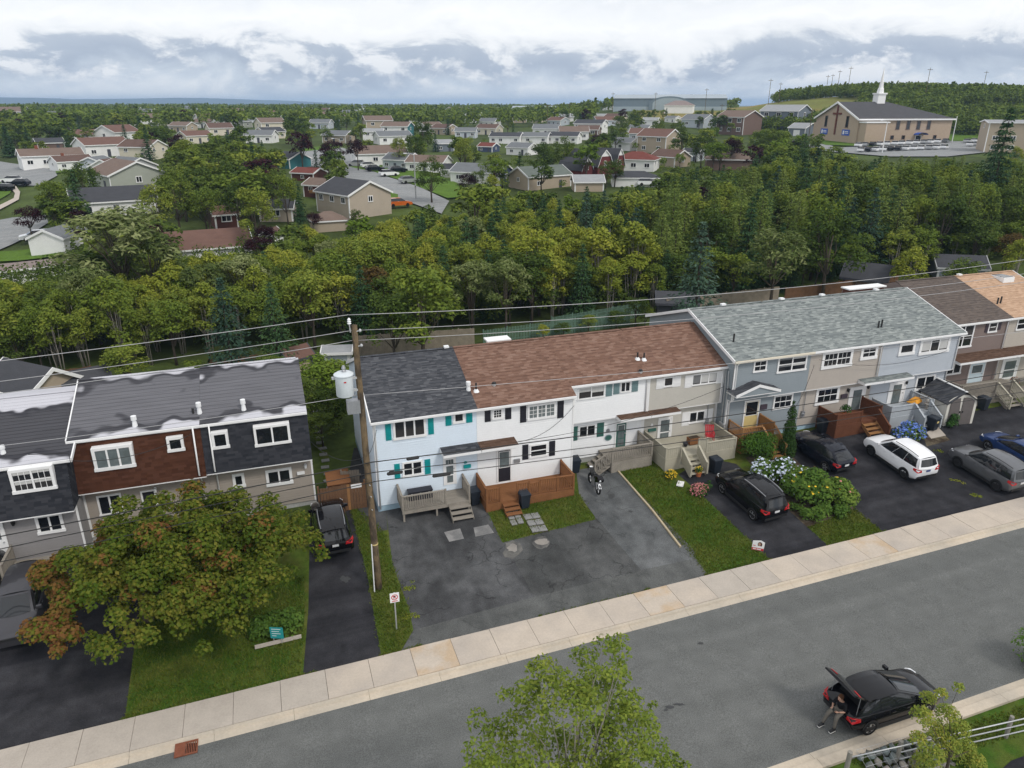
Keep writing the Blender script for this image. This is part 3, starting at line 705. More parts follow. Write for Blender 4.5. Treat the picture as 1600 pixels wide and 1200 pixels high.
    def canopy(s, x0, x1, z, proj, roof, drop=.35, trim='white_trim', end_l=True, end_r=True):
        y = s.lo() - s.o.y; b = MB(); shingled(b, roof, x0, x1, y - proj, z - drop, y + .0, z)
        b.use(trim); b.box(x0 + .005, x1 - .005, y - proj + .0, y - proj + .03, z - drop - .17, z - drop - .004)
        b.box(x0 + .02, x1 - .02, y - proj + .03, y - .03, z - drop - .17, z - drop - .14)
        for xx, on in ((x0, end_l), (x1, end_r)):
            if on: b.add([(xx - .012, y - proj + .03, z - drop - .17), (xx - .012, y - .03, z - drop - .17), (xx - .012, y - .03, z - .02), (xx - .012, y - proj + .03, z - drop - .01), (xx + .012, y - proj + .03, z - drop - .17), (xx + .012, y - .03, z - drop - .17), (xx + .012, y - .03, z - .02), (xx + .012, y - proj + .03, z - drop - .01)],
                        [(0, 1, 2, 3), (7, 6, 5, 4), (0, 4, 5, 1), (1, 5, 6, 2), (2, 6, 7, 3), (3, 7, 4, 0)])
        return b.build('porch_canopy', s.t)
    def plaque(s, u, v, w, h, m, name='wall_plaque', rnd=False, m2=None):
        p = PY(u, v, s.lo()) - s.o; y = s.lo() - s.o.y; b = MB().use(m)
        if rnd:
            b.add([(p.x + w / 2 * cos(a), y - .03 - c, p.z + h / 2 * sin(a)) for c in (0, .025) for a in [2 * pi * i / 14 for i in range(14)]],
                  [tuple(range(14, 28))] + [(i, (i + 1) % 14, 14 + (i + 1) % 14, 14 + i) for i in range(14)])
            if m2: b.use(m2); b.add([(p.x + w * .36 * cos(a), y - .059, p.z + h * .36 * sin(a)) for a in [2 * pi * i / 14 for i in range(14)]], [tuple(range(14))])
        else: b.box(p.x - w / 2, p.x + w / 2, y - .14, y - .024, p.z - h / 2, p.z + h / 2)
        return b.build(name, s.t)
    def lamp(s, u, v, m='cable_black'):
        p = PY(u, v, s.lo()) - s.o; y = s.lo() - s.o.y; b = MB().use(m); b.box(p.x - .06, p.x + .06, y - .05, y - .022, p.z - .1, p.z + .12); b.tube([(p.x, y - .13, p.z - .12), (p.x, y - .13, p.z + .1)], [.06, .09], 8); return b.build('wall_lamp', s.t)
    def meter(s, x, z, low=True):
        y = s.lo() - s.o.y if low else 0; b = MB().use('metal_grey'); b.box(x - .13, x + .13, y - .14, y - .02, z - .2, z + .2); b.tube([(x, y - .10, z + .2), (x, y - .10, s.ze - .9)], .025, 6); b.lathe([(.09, 0), (.09, .04)], 10, (x, y - .16, z)); return b.build('electric_meter', s.t)
HALF = dict(lights=[(.12, .88, .12, .9)])
GR_L, GR_M, GR_R = 'row houses of the left block', 'row houses of the middle block', 'row houses of the right block'
def rows():
    # ---- middle block
    u1 = Unit('pale blue sided row house with teal shutters and charcoal roof', 4.5, 10.42, 36.5, 36.5, 3.9, 6.72, (41.5, 8.72), 46.4, 'pale_blue_siding', 'pale_blue_siding', 'roof_charcoal', basem='blue_base', group=GR_M, side_r=False, endov=(.12, 0))
    u1.win((613, 656), (666, 680), cols=3, fw=.12, glass='glass'); u1.win((707.5, 645), (726, 659), fw=.12)
    for q in (((601, 659), (612, 687)), ((668, 650.5), (678, 677.5)), ((695.5, 647.5), (705.5, 664)), ((728, 642.5), (738, 659))): u1.shut(*q, 'teal_paint')
    u1.win((628, 722.5), (661, 740), low=True, cols=2, hung=True, fw=.1)
    for q in (((615.5, 725), (625.7, 747)), ((663, 718), (673, 739.5))): u1.shut(*q, 'teal_paint', low=True)
    u1.dr((694, 716), (711, 755), 'white_trim', lights=[(.12, .36, .78, .93), (.39, .62, .78, .93), (.65, .88, .78, .93), (.15, .85, .38, .70), (.2, .8, .08, .34)])
    u1.plaque(727, 722, .22, .16, 'teal_paint', rnd=True); u1.plaque(729.5, 727.5, .42, .2, 'teal_paint', 'letter_box')
    u1.canopy(8.2 - u1.o.x, u1.W - .01, 4.52 - u1.o.z, .95, 'roof_charcoal', drop=.1, end_r=False)
    u1.pipe([(.12, -.3, u1.ze - .15), (.12, -.1, u1.ze - .45), (.12, -.09, .15)], label='white downpipe on the left corner')
    u1.vent(732, 609, 'white', .5); u1.ridge_vent(5.5, .3)
    u2 = Unit('white sided row house with black shutters and brown roof', 10.42, 16.5, 36.5, 36.5, 3.9, 6.72, (41.5, 8.72), 46.4, 'white_siding', 'white_siding', 'roof_brown', group=GR_M, side_l=False)
    u2.win((768.5, 638.7), (785.5, 653), muntin=(3, 3), fw=.11); u2.win((824, 633), (868, 650.5), cols=3, muntin=(2, 3), fw=.12, glass='glass_blue')
    for q in (((757, 638.7), (766.5, 658)), ((789, 634.5), (798.5, 654)), ((812.5, 632), (821.8, 659)), ((871, 624.5), (880, 652))): u2.shut(*q, 'black_paint')
    u2.win((827, 695), (855, 711), low=True, hung=True, fw=.1, muntin=(1, 2))
    for q in (((816, 695.5), (825, 717)), ((858, 689.5), (866.7, 711))): u2.shut(*q, 'black_paint', low=True)
    u2.dr((778, 704.5), (797, 749.5), 'black_paint', frame='white_trim', lights=[(.1, .9, .46, .95)], label='black front door with glass upper half')
    u2.plaque(807, 719, .36, .22, 'metal_grey', 'letter_box')
    x1 = PY(811, 694, 35.55).x - u2.o.x; u2.canopy(.01, x1, 4.52 - u2.o.z, .95, 'roof_brownish', drop=.1, end_l=False)
    u2.vent(744, 611, 'flashed', .5); u2.vent(772, 602, 'cap')
    u3 = Unit('white sided row house with dark green shutters and narrow door', 16.5, 22.0, 37.45, 37.85, 4.35, 6.96, (41.5, 8.74), 46.4, 'white_siding', 'white_siding', 'roof_brown', group=GR_M)
    u3.win((903, 605.5), (944, 619), cols=2, fw=.07, blinds={1: .55, 0: .4}); u3.win((969.5, 597), (984, 611), cols=2, fw=.06)
    for q in (((947, 599.5), (955.7, 618)), ((958.8, 598), (967, 615)), ((987.5, 595.5), (996, 611))): u3.shut(*q, 'grey_green_paint')
    u3.win((904.5, 666), (929.5, 680), low=True, cols=2, fw=.06)
    for q in (((892.8, 667), (901.7, 687.5)), ((933, 661), (942.5, 681))): u3.shut(*q, 'green_paint', low=True)
    u3.dr((963, 662), (976, 698), 'green_paint', lights=[(.18, .82, .72, .92), (.18, .48, .40, .66), (.52, .82, .40, .66), (.18, .48, .1, .36), (.52, .82, .1, .36)])
    u3.plaque(949.5, 672.5, .26, .26, 'metal_grey', rnd=True); u3.plaque(950, 683.5, .52, .42, 'grey_green_paint', rnd=True, m2='green_paint')
    x0 = PY(961, 645, 36.8).x - u3.o.x; u3.canopy(19.85 - u3.o.x, u3.W - .01, 4.5 - u3.o.z, 1.05, 'roof_brownish', drop=.1, end_r=False)
    u3.pipe([(u3.W - .15, -.3, u3.ze - .1), (u3.W - .15, -.07, u3.ze - .35), (u3.W - .15, -.07, 4.5 - u3.o.z)]); u3.meter(.28, 1.35)
    u3.vent(996, 561, 'flashed', .45); u3.vent(1006, 562, 'flashed', .45); u3.vent(1001, 582, 'cap')
    u4 = Unit('beige sided row house with white shutters behind the beige deck', 22.0, 27.58, 37.45, 37.85, 4.35, 6.96, (41.5, 8.74), 46.4, 'beige_siding', 'beige_siding', 'roof_brown', group=GR_M)
    u4.win((1037, 589.5), (1051, 602.5), fw=.08); u4.win((1081.5, 585), (1119.5, 597), cols=3, fw=.07, blinds={0: -.9, 1: .9, 2: .9})
    for q in (((1025.7, 592), (1036.6, 606.5)), ((1051.5, 588.5), (1062.5, 603)), ((1070.5, 587), (1081, 604.5)), ((1120, 580), (1130.5, 597.5))): u4.shut(*q, 'white_trim')
    u4.win((1076.5, 643.5), (1100, 657.5), low=True, cols=2, fw=.09)
    for q in (((1066, 644.5), (1075.7, 664)), ((1100.8, 639.5), (1112, 658))): u4.shut(*q, 'white_trim', low=True)
    u4.dr((1030, 655), (1045, 694), 'white_trim', lights=[(.13, .87, .52, .95), (.13, .87, .08, .48)])
    x1 = PY(1065, 641, 36.8).x - u4.o.x; u4.canopy(.01, x1, 4.5 - u4.o.z, 1.05, 'roof_brownish', drop=.1, end_l=False)
    u4.plaque(1018, 671, .55, .18, 'green_paint', 'flower_box'); u4.plaque(1018, 664, .18, .26, 'white_trim', rnd=True)
    u4.pipe([(u4.W - .18, -.08, u4.ze - .25), (u4.W - .18, -.08, u4.zs + .1), (u4.W - .18, u4.yl - .08, u4.zs - .2), (u4.W - .18, u4.yl - .08, .4)]); u4.meter(u4.W - .75, 1.5)
    # ---- right block
    kr = dict(group=GR_R); zr = 7.6
    r1 = Unit('slate grey row house with yellow door and little gabled porch', 27.6, 33.55, 36.5, 36.9, 4.75, zr, (42, 9.55), 47.5, 'slate_siding', 'slate_siding', 'roof_mottled', side_r=False, endov=(.22, 0), basem='blue_base', gutter='cream_trim', **kr)
    r1.win((1178, 563.5), (1196.5, 579), hung=True, fw=.1, muntin=(2, 1)); r1.win((1216, 558.5), (1258, 577), cols=2, hung=True, fw=.11, blinds={0: -.3, 1: .3})
    r1.win((1209, 618), (1236, 635.5), low=True, hung=True, muntin=(3, 1), fw=.12)
    r1.dr((1165, 628), (1180, 669), 'yellow_paint', lights=[(.08, .92, .52, .97)], glass='glass', label='yellow front door with dark glass top')
    r1.plaque(1192, 635, .5, .34, 'plum_paint', rnd=False); r1.plaque(1192, 635, .42, .26, 'white_trim', 'number_plate', rnd=True)
    # gabled porch hood
    p0, p1 = PY(1151, 618, 35.7) - r1.o, PY(1220, 612, 35.7) - r1.o; pk = PY(1185, 601, 35.7) - r1.o; y0, y1 = -.8, .0
    xm = (p0.x + p1.x) / 2; zb_ = p0.z; b = MB()
    for xa, s_ in ((p0.x, 1), (p1.x, -1)):
        b.use('roof_charcoal'); q = [(xa, y0, zb_), (xm, y0, pk.z), (xm, .4, pk.z), (xa, .4, zb_)]; b.quad(*(q if s_ < 0 else q[::-1]))
        b.use('white_trim'); b.add([(xa, y0 - .02, zb_ - .2), (xm, y0 - .02, pk.z - .2), (xm, y0 - .02, pk.z - .01), (xa, y0 - .02, zb_ - .01), (xa, y0 + .04, zb_ - .2), (xm, y0 + .04, pk.z - .2), (xm, y0 + .04, pk.z - .01), (xa, y0 + .04, zb_ - .01)],
                                  [(0, 1, 2, 3), (7, 6, 5, 4), (0, 4, 5, 1), (1, 5, 6, 2), (2, 6, 7, 3), (3, 7, 4, 0)])
    b.use('slate_siding'); b.quad((p0.x + .1, y0 + .06, zb_ - .18), (p1.x - .1, y0 + .06, zb_ - .18), (xm, y0 + .06, pk.z - .1)); b.use('white_trim'); b.box(p0.x + .06, p1.x - .06, y0 + .07, .38, zb_ - .24, zb_ - .19); b.build('porch_gable', r1.t)
    r1.pipe([(.15, -.32, r1.ze - .1), (.15, -.08, r1.ze - .4), (.15, -.08, r1.zs + .1), (.15, .3, r1.zs - .25), (.15, .3, .1)], label='white downpipe down the left corner')
    for k, (xx, zt) in enumerate(((-.05, 6.2), (-.05, 5.9))): pass
    b = MB().use('galvanised')
    for y in (.35, .65): b.tube([(-.06, y, 1.4), (-.06, y, r1.zs + .6), (-.06, y + .1, r1.ze - .9)], .035, 6)
    b.box(-.14, -.01, .2, .8, 1.0, 1.5); b.build('service_conduits', r1.t)
    r1.vent(1146, 534, 'pipe', .55); r1.ridge_vent(2.6)
    r2 = Unit('taupe sided row house with white door and dark brown porch', 33.55, 39.6, 36.5, 36.9, 4.75, zr, (42, 9.55), 47.5, 'taupe_siding', 'taupe_siding', 'roof_mottled', side_l=False, side_r=False, basem='blue_base', **kr)
    r2.win((1286, 550), (1329, 570.5), cols=2, hung=True, muntin=(3, 1), fw=.2); r2.win((1346.5, 541), (1368.5, 559), hung=True, fw=.2, muntin=(2, 1))
    r2.win((1276, 606.5), (1308, 627.5), low=True, hung=True, muntin=(3, 2), fw=.2)
    r2.dr((1329.5, 607), (1344, 645), 'white_trim', lights=[(.2, .8, .12, .92)]); r2.plaque(1317.5, 618.5, .5, .32, 'plum_paint'); r2.plaque(1317.5, 618.5, .4, .24, 'white_trim', 'number_plate', rnd=True)
    r2.lamp(1324, 609); r2.lamp(1355, 604)
    x0 = PY(1337, 595, 36.0).x - r2.o.x; r2.canopy(37.9 - r2.o.x, r2.W - .01, 5.06 - r2.o.z, 1.1, 'roof_mottled', drop=.12, end_r=False); r2.meter(.35, 1.2); r2.ridge_vent(1.6); r2.ridge_vent(5.2)
    r2.vent(1372, 512, 'pipe', .5); r2.vent(1377, 511, 'pipe', .55)
    r2.pipe([(r2.W - .2, -.32, r2.ze - .1), (r2.W - .2, -.08, r2.ze - .4), (r2.W - .2, -.08, 5.1 - r2.o.z)])
    r3 = Unit('light blue grey row house next to the garden shed', 39.6, 46.6, 36.5, 36.9, 4.75, zr, (42, 9.55), 47.5, 'light_slate_siding', 'light_slate_siding', 'roof_mottled', side_l=False, endov=(0, .2), **kr)
    r3.win((1406, 536), (1427, 552.5), fw=.2); r3.win((1439, 530), (1480.5, 548.5), cols=3, fw=.2, blinds={0: .9, 2: .9})
    r3.win((1432, 588), (1457, 606), low=True, cols=2, fw=.15); r3.dr((1391.5, 599.5), (1407, 633), 'white_trim', lights=[(.22, .78, .1, .93)])
    x1 = PY(1427, 581, 36.0).x - r3.o.x; r3.canopy(.01, x1, 5.06 - r3.o.z, 1.1, 'roof_mottled', drop=.12, end_l=False); r3.lamp(1415, 597)
    r3.pipe([(r3.W - .12, -.3, r3.ze - .15), (r3.W - .12, -.08, r3.ze - .4), (r3.W - .12, -.08, r3.zs + .1), (r3.W - .12, .32, r3.zs - .2), (r3.W - .12, .32, .3)]); r3.ridge_vent(4.2)
    # ---- the next block, stepping back at the right edge of the view
    s1 = Unit('brown sided row house with pale blue door beyond the light grey one', 46.9, 53.0, 37.8, 37.9, 4.95, 7.75, (43.2, 9.75), 48.6, 'brown_siding', 'brown_siding', 'roof_umber', group='row houses of the far right block', side_r=False)
    s1.win((1494, 509), (1515.5, 541), cols=2, hung=True, fw=.12); s1.win((1545.5, 503.5), (1555.5, 518), hung=True, fw=.1)
    for q in (((1540.5, 506), (1545, 518.5)), ((1557, 503), (1562, 515))): s1.shut(*q, 'plum_paint')
    s1.win((1480, 566), (1499, 583), low=True, cols=2, fw=.12); s1.dr((1517, 569), (1530, 602), 'pale_blue_paint', lights=[(.15, .85, .6, .92)], label='pale blue front door')
    x0 = PY(1497, 560, 36.8).x - s1.o.x; s1.canopy(max(.1, x0), s1.W - .01, 5.3 - s1.o.z, 1.4, 'roof_brownish', drop=.2, end_r=False)
    s1.pipe([(s1.W - .2, -.3, s1.ze - .1), (s1.W - .2, -.08, s1.ze - .4), (s1.W - .2, -.08, .4)])
    s2 = Unit('tan roofed row house at the right edge of the view', 53.0, 59.2, 37.8, 37.9, 4.95, 7.75, (43.2, 9.75), 48.6, 'tan_siding', 'tan_siding', 'roof_tan', group='row houses of the far right block', side_l=False, endov=(0, .2))
    s2.win((1590.5, 497), (1611, 513), hung=True, fw=.1); s2.dr((1568, 563), (1584, 590), 'white_trim', lights=[(.15, .85, .5, .92), (.15, .85, .1, .45)]); s2.canopy(.01, 3.6, 5.3 - s2.o.z, 1.4, 'roof_brownish', drop=.2, end_l=False)
    s2.vent(1558, 475, 'pipe', .5); s2.vent(1563, 474, 'pipe', .55); s2.ridge_vent(.5)
    b = MB().use('white_metal'); b.box(3.6, 4.8, 3.9, 5.2, s2.rz - .55, s2.rz - .1); b.use('glass'); b.box(3.7, 4.7, 4.0, 5.1, s2.rz - .11, s2.rz - .07); b.build('skylight', s2.t)
    # ---- left block: steep shingled upper storeys that lean out over the ground floor
    kl = dict(ushingle=True, lean=.7, ov=.12)
    zs = PY(492, 717, 38.15).z
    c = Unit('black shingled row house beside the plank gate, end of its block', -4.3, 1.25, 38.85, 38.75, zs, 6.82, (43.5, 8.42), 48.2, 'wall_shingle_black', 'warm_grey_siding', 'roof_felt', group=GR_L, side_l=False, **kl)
    c.win((329, 676), (359, 697.5), fw=.14); c.win((395, 666.5), (455, 689), cols=2, fw=.13); c.win((414, 735), (458, 753.5), low=True, cols=2, fw=.15); c.win((362, 741), (384, 759), low=True, fw=.15)
    c.pipe([(.45, -.25, c.ze - .1), (.45, -.75, c.zs + .15), (.45, -.2, c.zs - .3), (.45, -.2, .2)], label='long white downpipe over the dark shingles'); c.vent(381, 640, 'white', .6); c.vent(312, 645, 'white', .6)
    c.plaque(470, 738, .42, .16, 'white_trim'); c.lamp(477, 727, 'white_metal')
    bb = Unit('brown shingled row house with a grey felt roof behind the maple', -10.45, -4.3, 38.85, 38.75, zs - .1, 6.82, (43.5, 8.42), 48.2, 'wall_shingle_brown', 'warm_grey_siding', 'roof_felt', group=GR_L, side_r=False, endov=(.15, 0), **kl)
    bb.win((142, 700), (213, 726), cols=3, fw=.15, glass='glass_blue'); bb.win((259, 684.5), (289, 702.5), fw=.14)
    bb.dr((222, 769), (250, 815), 'black_paint'); bb.lamp(243, 764, 'white_metal'); bb.win((150, 775), (195, 800), low=True, cols=2)
    bb.pipe([(bb.W - .35, -.25, bb.ze - .1), (bb.W - .35, -.75, bb.zs + .15), (bb.W - .35, -.2, bb.zs - .3), (bb.W - .35, -.2, .2)]); bb.vent(211, 665, 'white', .55); bb.vent(302, 646, 'pipe', .3)
    zsa = PY(100, 800, 36.9).z
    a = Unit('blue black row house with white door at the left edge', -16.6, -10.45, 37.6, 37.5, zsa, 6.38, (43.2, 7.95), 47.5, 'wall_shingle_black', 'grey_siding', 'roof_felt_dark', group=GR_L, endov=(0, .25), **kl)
    a.win((12, 735), (90, 761), cols=2, hung=True, muntin=(3, 1), fw=.14, blinds={0: .35, 1: .3}); a.win((53, 806), (103, 828), low=True, cols=2, fw=.14); a.dr((-20, 818), (17, 873), 'white_trim', lights=[(.2, .8, .55, .9)]); a.lamp(21, 816); a.vent(5, 708, 'white', .4)
    b = MB().use('cable_black'); p = PY(107, 708, 37.2) - a.o; b.tube([(p.x, p.y - .1, p.z - 1.2), (p.x, p.y, p.z), (p.x - 1.6, p.y - .25, p.z + .3)], .02, 5); b.build('service_drop', a.t)
    return dict(u1=u1, u2=u2, u3=u3, u4=u4, r1=r1, r2=r2, r3=r3, s1=s1, s2=s2, a=a, b=bb, c=c)
ROW = rows()
# ================================================================== decks and porches
class Deck:
    """platform against a house: local x along the street, y away from it, z from the ground"""
    def __init__(s, label, x0, x1, y0, y1, h, m, group='porch decks along the row', skirt=True, cut=None):
        z = min(T(x0, y0), T(x1, y0)); s.t = thing('deck', label, 'deck', (x0, y0, z), 0, group); s.m = m; s.h = h
        s.W, s.D = x1 - x0, y1 - y0; s.o = Vector((x0, y0, z))
        b = MB().use(m); n = max(3, int(s.D / .145)); w = s.D / n
        for i in range(n): b.box(0, s.W, i * w + .004, (i + 1) * w - .004, h - .035 + random.uniform(-.002, .002), h)
        b.build('deck_boards', s.t, kind='stuff')
        b = MB().use(m)
        if skirt:
            b.box(.01, s.W - .01, .005, .03, -.05, h - .04); b.build('skirt', s.t)
            b = MB().use(m); b.box(.005, .03, .035, s.D, -.05, h - .04); b.build('skirt', s.t); b = MB().use(m); b.box(s.W - .03, s.W - .005, .035, s.D, -.05, h - .04); b.build('skirt', s.t)
        else:
            b.box(.01, s.W - .01, .005, .045, h - .2, h - .038); b.build('beam', s.t)
            for x in (.1, s.W * .5, s.W - .1): b = MB().use(m); b.box(x - .05, x + .05, .05, .15, -.3, h - .038); b.build('leg', s.t)
    def rail(s, p, q, h=.92, style='picket', z0=None, z1=None, posts=(1, 1), m=None):
        m = m or s.m; za = s.h if z0 is None else z0; zb = s.h if z1 is None else z1
        P, Q = Vector((p[0], p[1], za)), Vector((q[0], q[1], zb)); L = (Q - P).length; d = (Q - P) / L
        for e, on in ((P, posts[0]), (Q, posts[1])):
            if on: b = MB().use(m); b.cbox((e.x, e.y, e.z + h / 2 + .02), (.095, .095, h + .06), 0); b.build('post', s.t)
        up = Vector((0, 0, 1)); b = MB().use(m); b.bar(P + up * (h - .02) + d * .05, Q + up * (h - .02) - d * .05, .13, .045); b.build('handrail', s.t)
        b = MB().use(m)
        if style == 'picket':
            b.bar(P + up * .1 + d * .05, Q + up * .1 - d * .05, .04, .08); n = max(2, int(L / .125))
            for i in range(n):
                c = P + d * (L * (i + .5) / n); b.cbox((c.x, c.y, c.z + .1 + (h - .14) / 2), (.04, .04, h - .15), atan2(d.y, d.x))
        else:
            n = max(2, int(L / .14))
            for i in range(n):
                c = P + d * (L * (i + .5) / n); b.cbox((c.x, c.y, c.z - .02 + (h - .03) / 2), (L / n - .012, .022, h - .05 + .04), atan2(d.y, d.x))
        b.build('balusters' if style == 'picket' else 'rail_boards', s.t, kind='stuff')
    def steps(s, x0, x1, y, n, run=.28, dirn=(0, -1), m=None, risers=True):
        """flight from the platform edge at y (or x for a side flight) down to the ground"""
        rise = s.h / (n + 1) if n else s.h
        for i in range(n):
            z = s.h - rise * (i + 1); b = MB().use(m or s.m); a = run * i; c = run * (i + 1) + .02
            if dirn == (0, -1): b.box(x0, x1, y - c, y - a, z - .045, z)
            elif dirn == (-1, 0): b.box(y - c, y - a, x0, x1, z - .045, z)
            else: b.box(y + a, y + c, x0, x1, z - .045, z)
            b.build('tread', s.t)
        for e in (x0, x1):
            b = MB().use(m or s.m); L = run * n
            def pt(u, z): return (e, y - u, z) if dirn == (0, -1) else ((y - u, e, z) if dirn == (-1, 0) else (y + u, e, z))
            q = [pt(0, s.h - .06), pt(L, s.h - rise * n - .05), pt(L, -.05), pt(L - .15, -.05), pt(0, s.h - .32)]
            b.prism(q, (0.03, 0, 0) if dirn == (0, -1) else (0, .03, 0)); b.build('stringer', s.t)
def P2(u, v, Y, o): p = PY(u, v, Y); return p - o
def decks():
    # weathered grey deck of the pale blue house
    d = Deck('weathered grey deck with picket rail before the pale blue house', 5.6, 9.55, 34.95, 36.46, .72, 'deck_grey', skirt=False)
    xs = 2.5
    d.rail((.05, 1.45), (.05, .05)); d.rail((.05, .05), (xs, .05), posts=(0, 1)); d.rail((3.88, .05), (3.88, 1.45)); d.steps(xs + .15, 3.85, 0, 3, .30)
    # brown deck
    d = Deck('brown stained deck with angled front rail at the black door', 10.3, 15.75, 34.4, 36.46, .55, 'deck_brown')
    d.rail((.05, 2.0), (.05, .05), .95); d.rail((.05, .05), (.85, .05), .95, posts=(0, 1)); d.rail((1.9, .05), (2.6, .05), 1.0); d.rail((2.6, .05), (3.3, .18), .85, posts=(0, 1)); d.rail((3.3, .18), (4.4, .1), .95, posts=(0, 1)); d.rail((4.4, .1), (5.4, .05), .95, posts=(0, 1)); d.rail((5.4, .05), (5.4, 2.0), .95, posts=(0, 1))
    d.steps(.95, 1.85, 0, 3, .29)
    # small grey deck at the narrow green door
    q = G(957, 741); d = Deck('small weathered grey porch at the narrow green door', 18.9, 21.75, 35.9, 37.8, .75, 'deck_grey', skirt=True)
    d.rail((.05, .05), (2.8, .05)); d.rail((2.8, .05), (2.8, 1.85), posts=(0, 1)); d.rail((.05, .05), (-1.1, .05), posts=(0, 1), z1=0.05); d.steps(.1, 1.5, 0, 3, .32, dirn=(-1, 0))
    # beige deck
    d = Deck('wide beige deck with solid board sides and central steps', 22.15, 27.3, 35.0, 37.8, .85, 'deck_beige')
    d.rail((.04, 2.75), (.04, .04), .75, 'board'); d.rail((.04, .04), (1.05, .04), .75, 'board', posts=(0, 1)); d.rail((2.35, .04), (2.95, .04), 1.0, 'board'); d.rail((2.95, .04), (5.1, .04), .7, 'board', posts=(0, 1)); d.rail((5.1, .04), (5.1, 2.75), .7, 'board', posts=(0, 1))
    d.steps(1.15, 2.25, 0, 4, .28); d.rail((1.12, -.05), (1.12, -1.2), .72, 'board', z1=.1, posts=(0, 1)); d.rail((2.28, -.05), (2.28, -1.2), .72, 'board', z1=.1, posts=(0, 1))
    # amber porch with side stairs
    d = Deck('amber stained porch and stairs at the yellow door', 27.9, 30.4, 35.3, 36.88, .95, 'deck_amber', skirt=True)
    d.rail((.05, 1.5), (.05, .05), .85); d.rail((.05, .05), (1.5, .05), .85, posts=(0, 1)); d.rail((2.45, .05), (2.45, 1.5), .95, 'board'); d.steps(1.55, 2.4, 0, 5, .27); d.rail((2.45, 0), (2.45, -1.35), .85, 'picket', z1=.1, posts=(0, 1)); d.rail((1.52, 0), (1.52, -1.35), .85, z1=.1, posts=(0, 1))
    # dark brown porch
    d = Deck('dark brown solid sided porch at the taupe house', 35.2, 39.0, 35.0, 36.88, .95, 'deck_dark')
    d.rail((.05, 1.8), (.05, .05), .75, 'board'); d.rail((.05, .05), (2.1, .05), .78, 'board', posts=(0, 1)); d.rail((3.75, .05), (3.75, 1.8), .95, 'board'); d.steps(2.2, 3.4, 0, 4, .28, m='deck_amber'); d.rail((3.45, 0), (3.45, -1.2), .85, 'board', z1=.1, posts=(0, 1))
    # slate porch
    d = Deck('grey blue porch with picket side at the light grey house', 39.75, 43.6, 34.9, 36.88, .85, 'deck_slate')
    d.rail((.05, 1.8), (.05, .05), .8, 'board'); d.rail((.05, .05), (2.0, .05), .8, 'board', posts=(0, 1)); d.rail((3.75, .05), (3.75, 1.9), .85); d.steps(2.15, 3.4, 0, 3, .28); d.rail((2.05, 0), (2.05, -1.0), .85, 'board', z1=.1, posts=(0, 1)); d.rail((3.45, 0), (3.45, -1.1), .85, z1=.1, posts=(1, 1))
    # far grey picket deck
    d = Deck('far grey picket deck and stairs at the brown house', 46.9, 53.6, 35.6, 37.75, .9, 'deck_grey')
    d.rail((.05, 2.1), (.05, .05)); d.rail((.05, .05), (3.4, .05), posts=(0, 1)); d.rail((5.0, .05), (6.6, .05)); d.steps(3.5, 4.9, 0, 4, .28); d.rail((3.45, 0), (3.45, -1.3), .9, z1=.1, posts=(0, 1), m='deck_beige'); d.rail((4.95, 0), (4.95, -1.3), .9, z1=.1, posts=(0, 1), m='deck_beige')
    # deck of the left edge house
    d = Deck('grey picket porch half hidden at the left edge house', -16.0, -11.9, 35.6, 37.45, .6, 'deck_grey')
    d.rail((.05, .05), (2.3, .05)); d.rail((2.3, .05), (2.3, 1.8), posts=(0, 1)); d.steps(2.5, 3.6, 0, 2, .28)
decks()
# ================================================================== small things by the houses
def bin_mesh():
    t = thing('wheelie_bin', 'x', 'bin'); m = 'plastic_bin'
    b = MB().use(m); lo, hi, h = .22, .29, .92
    b.add([(-lo, -lo, .08), (lo, -lo, .08), (lo, lo + .05, .08), (-lo, lo + .05, .08), (-hi, -hi, h), (hi, -hi, h), (hi, hi + .06, h), (-hi, hi + .06, h)], [(0, 3, 2, 1), (0, 1, 5, 4), (1, 2, 6, 5), (2, 3, 7, 6), (3, 0, 4, 7)])
    b.box(-hi - .02, hi + .02, -hi - .02, hi + .08, h - .06, h); b.build('tub', t)
    b = MB().use(m); b.add([(-.31, -.32, h), (.31, -.32, h), (.31, .36, h), (-.31, .36, h), (-.31, -.32, h + .04), (.31, -.32, h + .04), (.25, .0, h + .13), (.31, .36, h + .1), (-.31, .36, h + .1), (-.25, .0, h + .13)],
                           [(0, 3, 2, 1), (4, 5, 6, 9), (9, 6, 7, 8), (0, 1, 5, 4), (1, 2, 7, 6, 5), (2, 3, 8, 7), (3, 0, 4, 9, 8)]); b.build('lid', t)
    b = MB().use(m); b.tube([(-.25, .42, h + .02), (.25, .42, h + .02)], .022, 6); b.build('handle', t)
    for x in (-.25, .25): b = MB().use('cable_black'); b.tube([(x - .03, .27, .1), (x + .03, .27, .1)], .1, 12); b.build('wheel', t)
    return t
def bins():
    spots = [((741, 788), 'dark wheelie bin between the grey deck and the brown deck', .1), ((819, 793), 'dark wheelie bin on the grass beside the brown steps', .05), ((898, 738), 'dark wheelie bin against the white wall beside the brown deck', -.1),
             ((1117, 738), 'dark wheelie bin in front of the beige deck', .1), ((1284, 676), 'dark wheelie bin left of the dark brown porch', 0), ((1456, 672), 'black wheelie bin with yellow sticker by the shed', .2), ((1535, 640), 'dark wheelie bin by the far grey picket deck', .1), ((1420, 662), 'dark bin on its own at the grey blue porch steps', 0)]
    first = None
    for i, (q, l, rz) in enumerate(spots[:7]):
        p = G(*q)
        if first is None: first = bin_mesh(); o = first; o['label'] = l; o.location = p; o.rotation_euler = (0, 0, rz); o['group'] = 'wheelie bins along the row'
        else: o = copy_tree(first, l, p, rz)
        if i == 5: b = MB().use('yellow_paint'); b.box(-.1, .12, -.295, -.285, .62, .76); b.build('sticker', o)
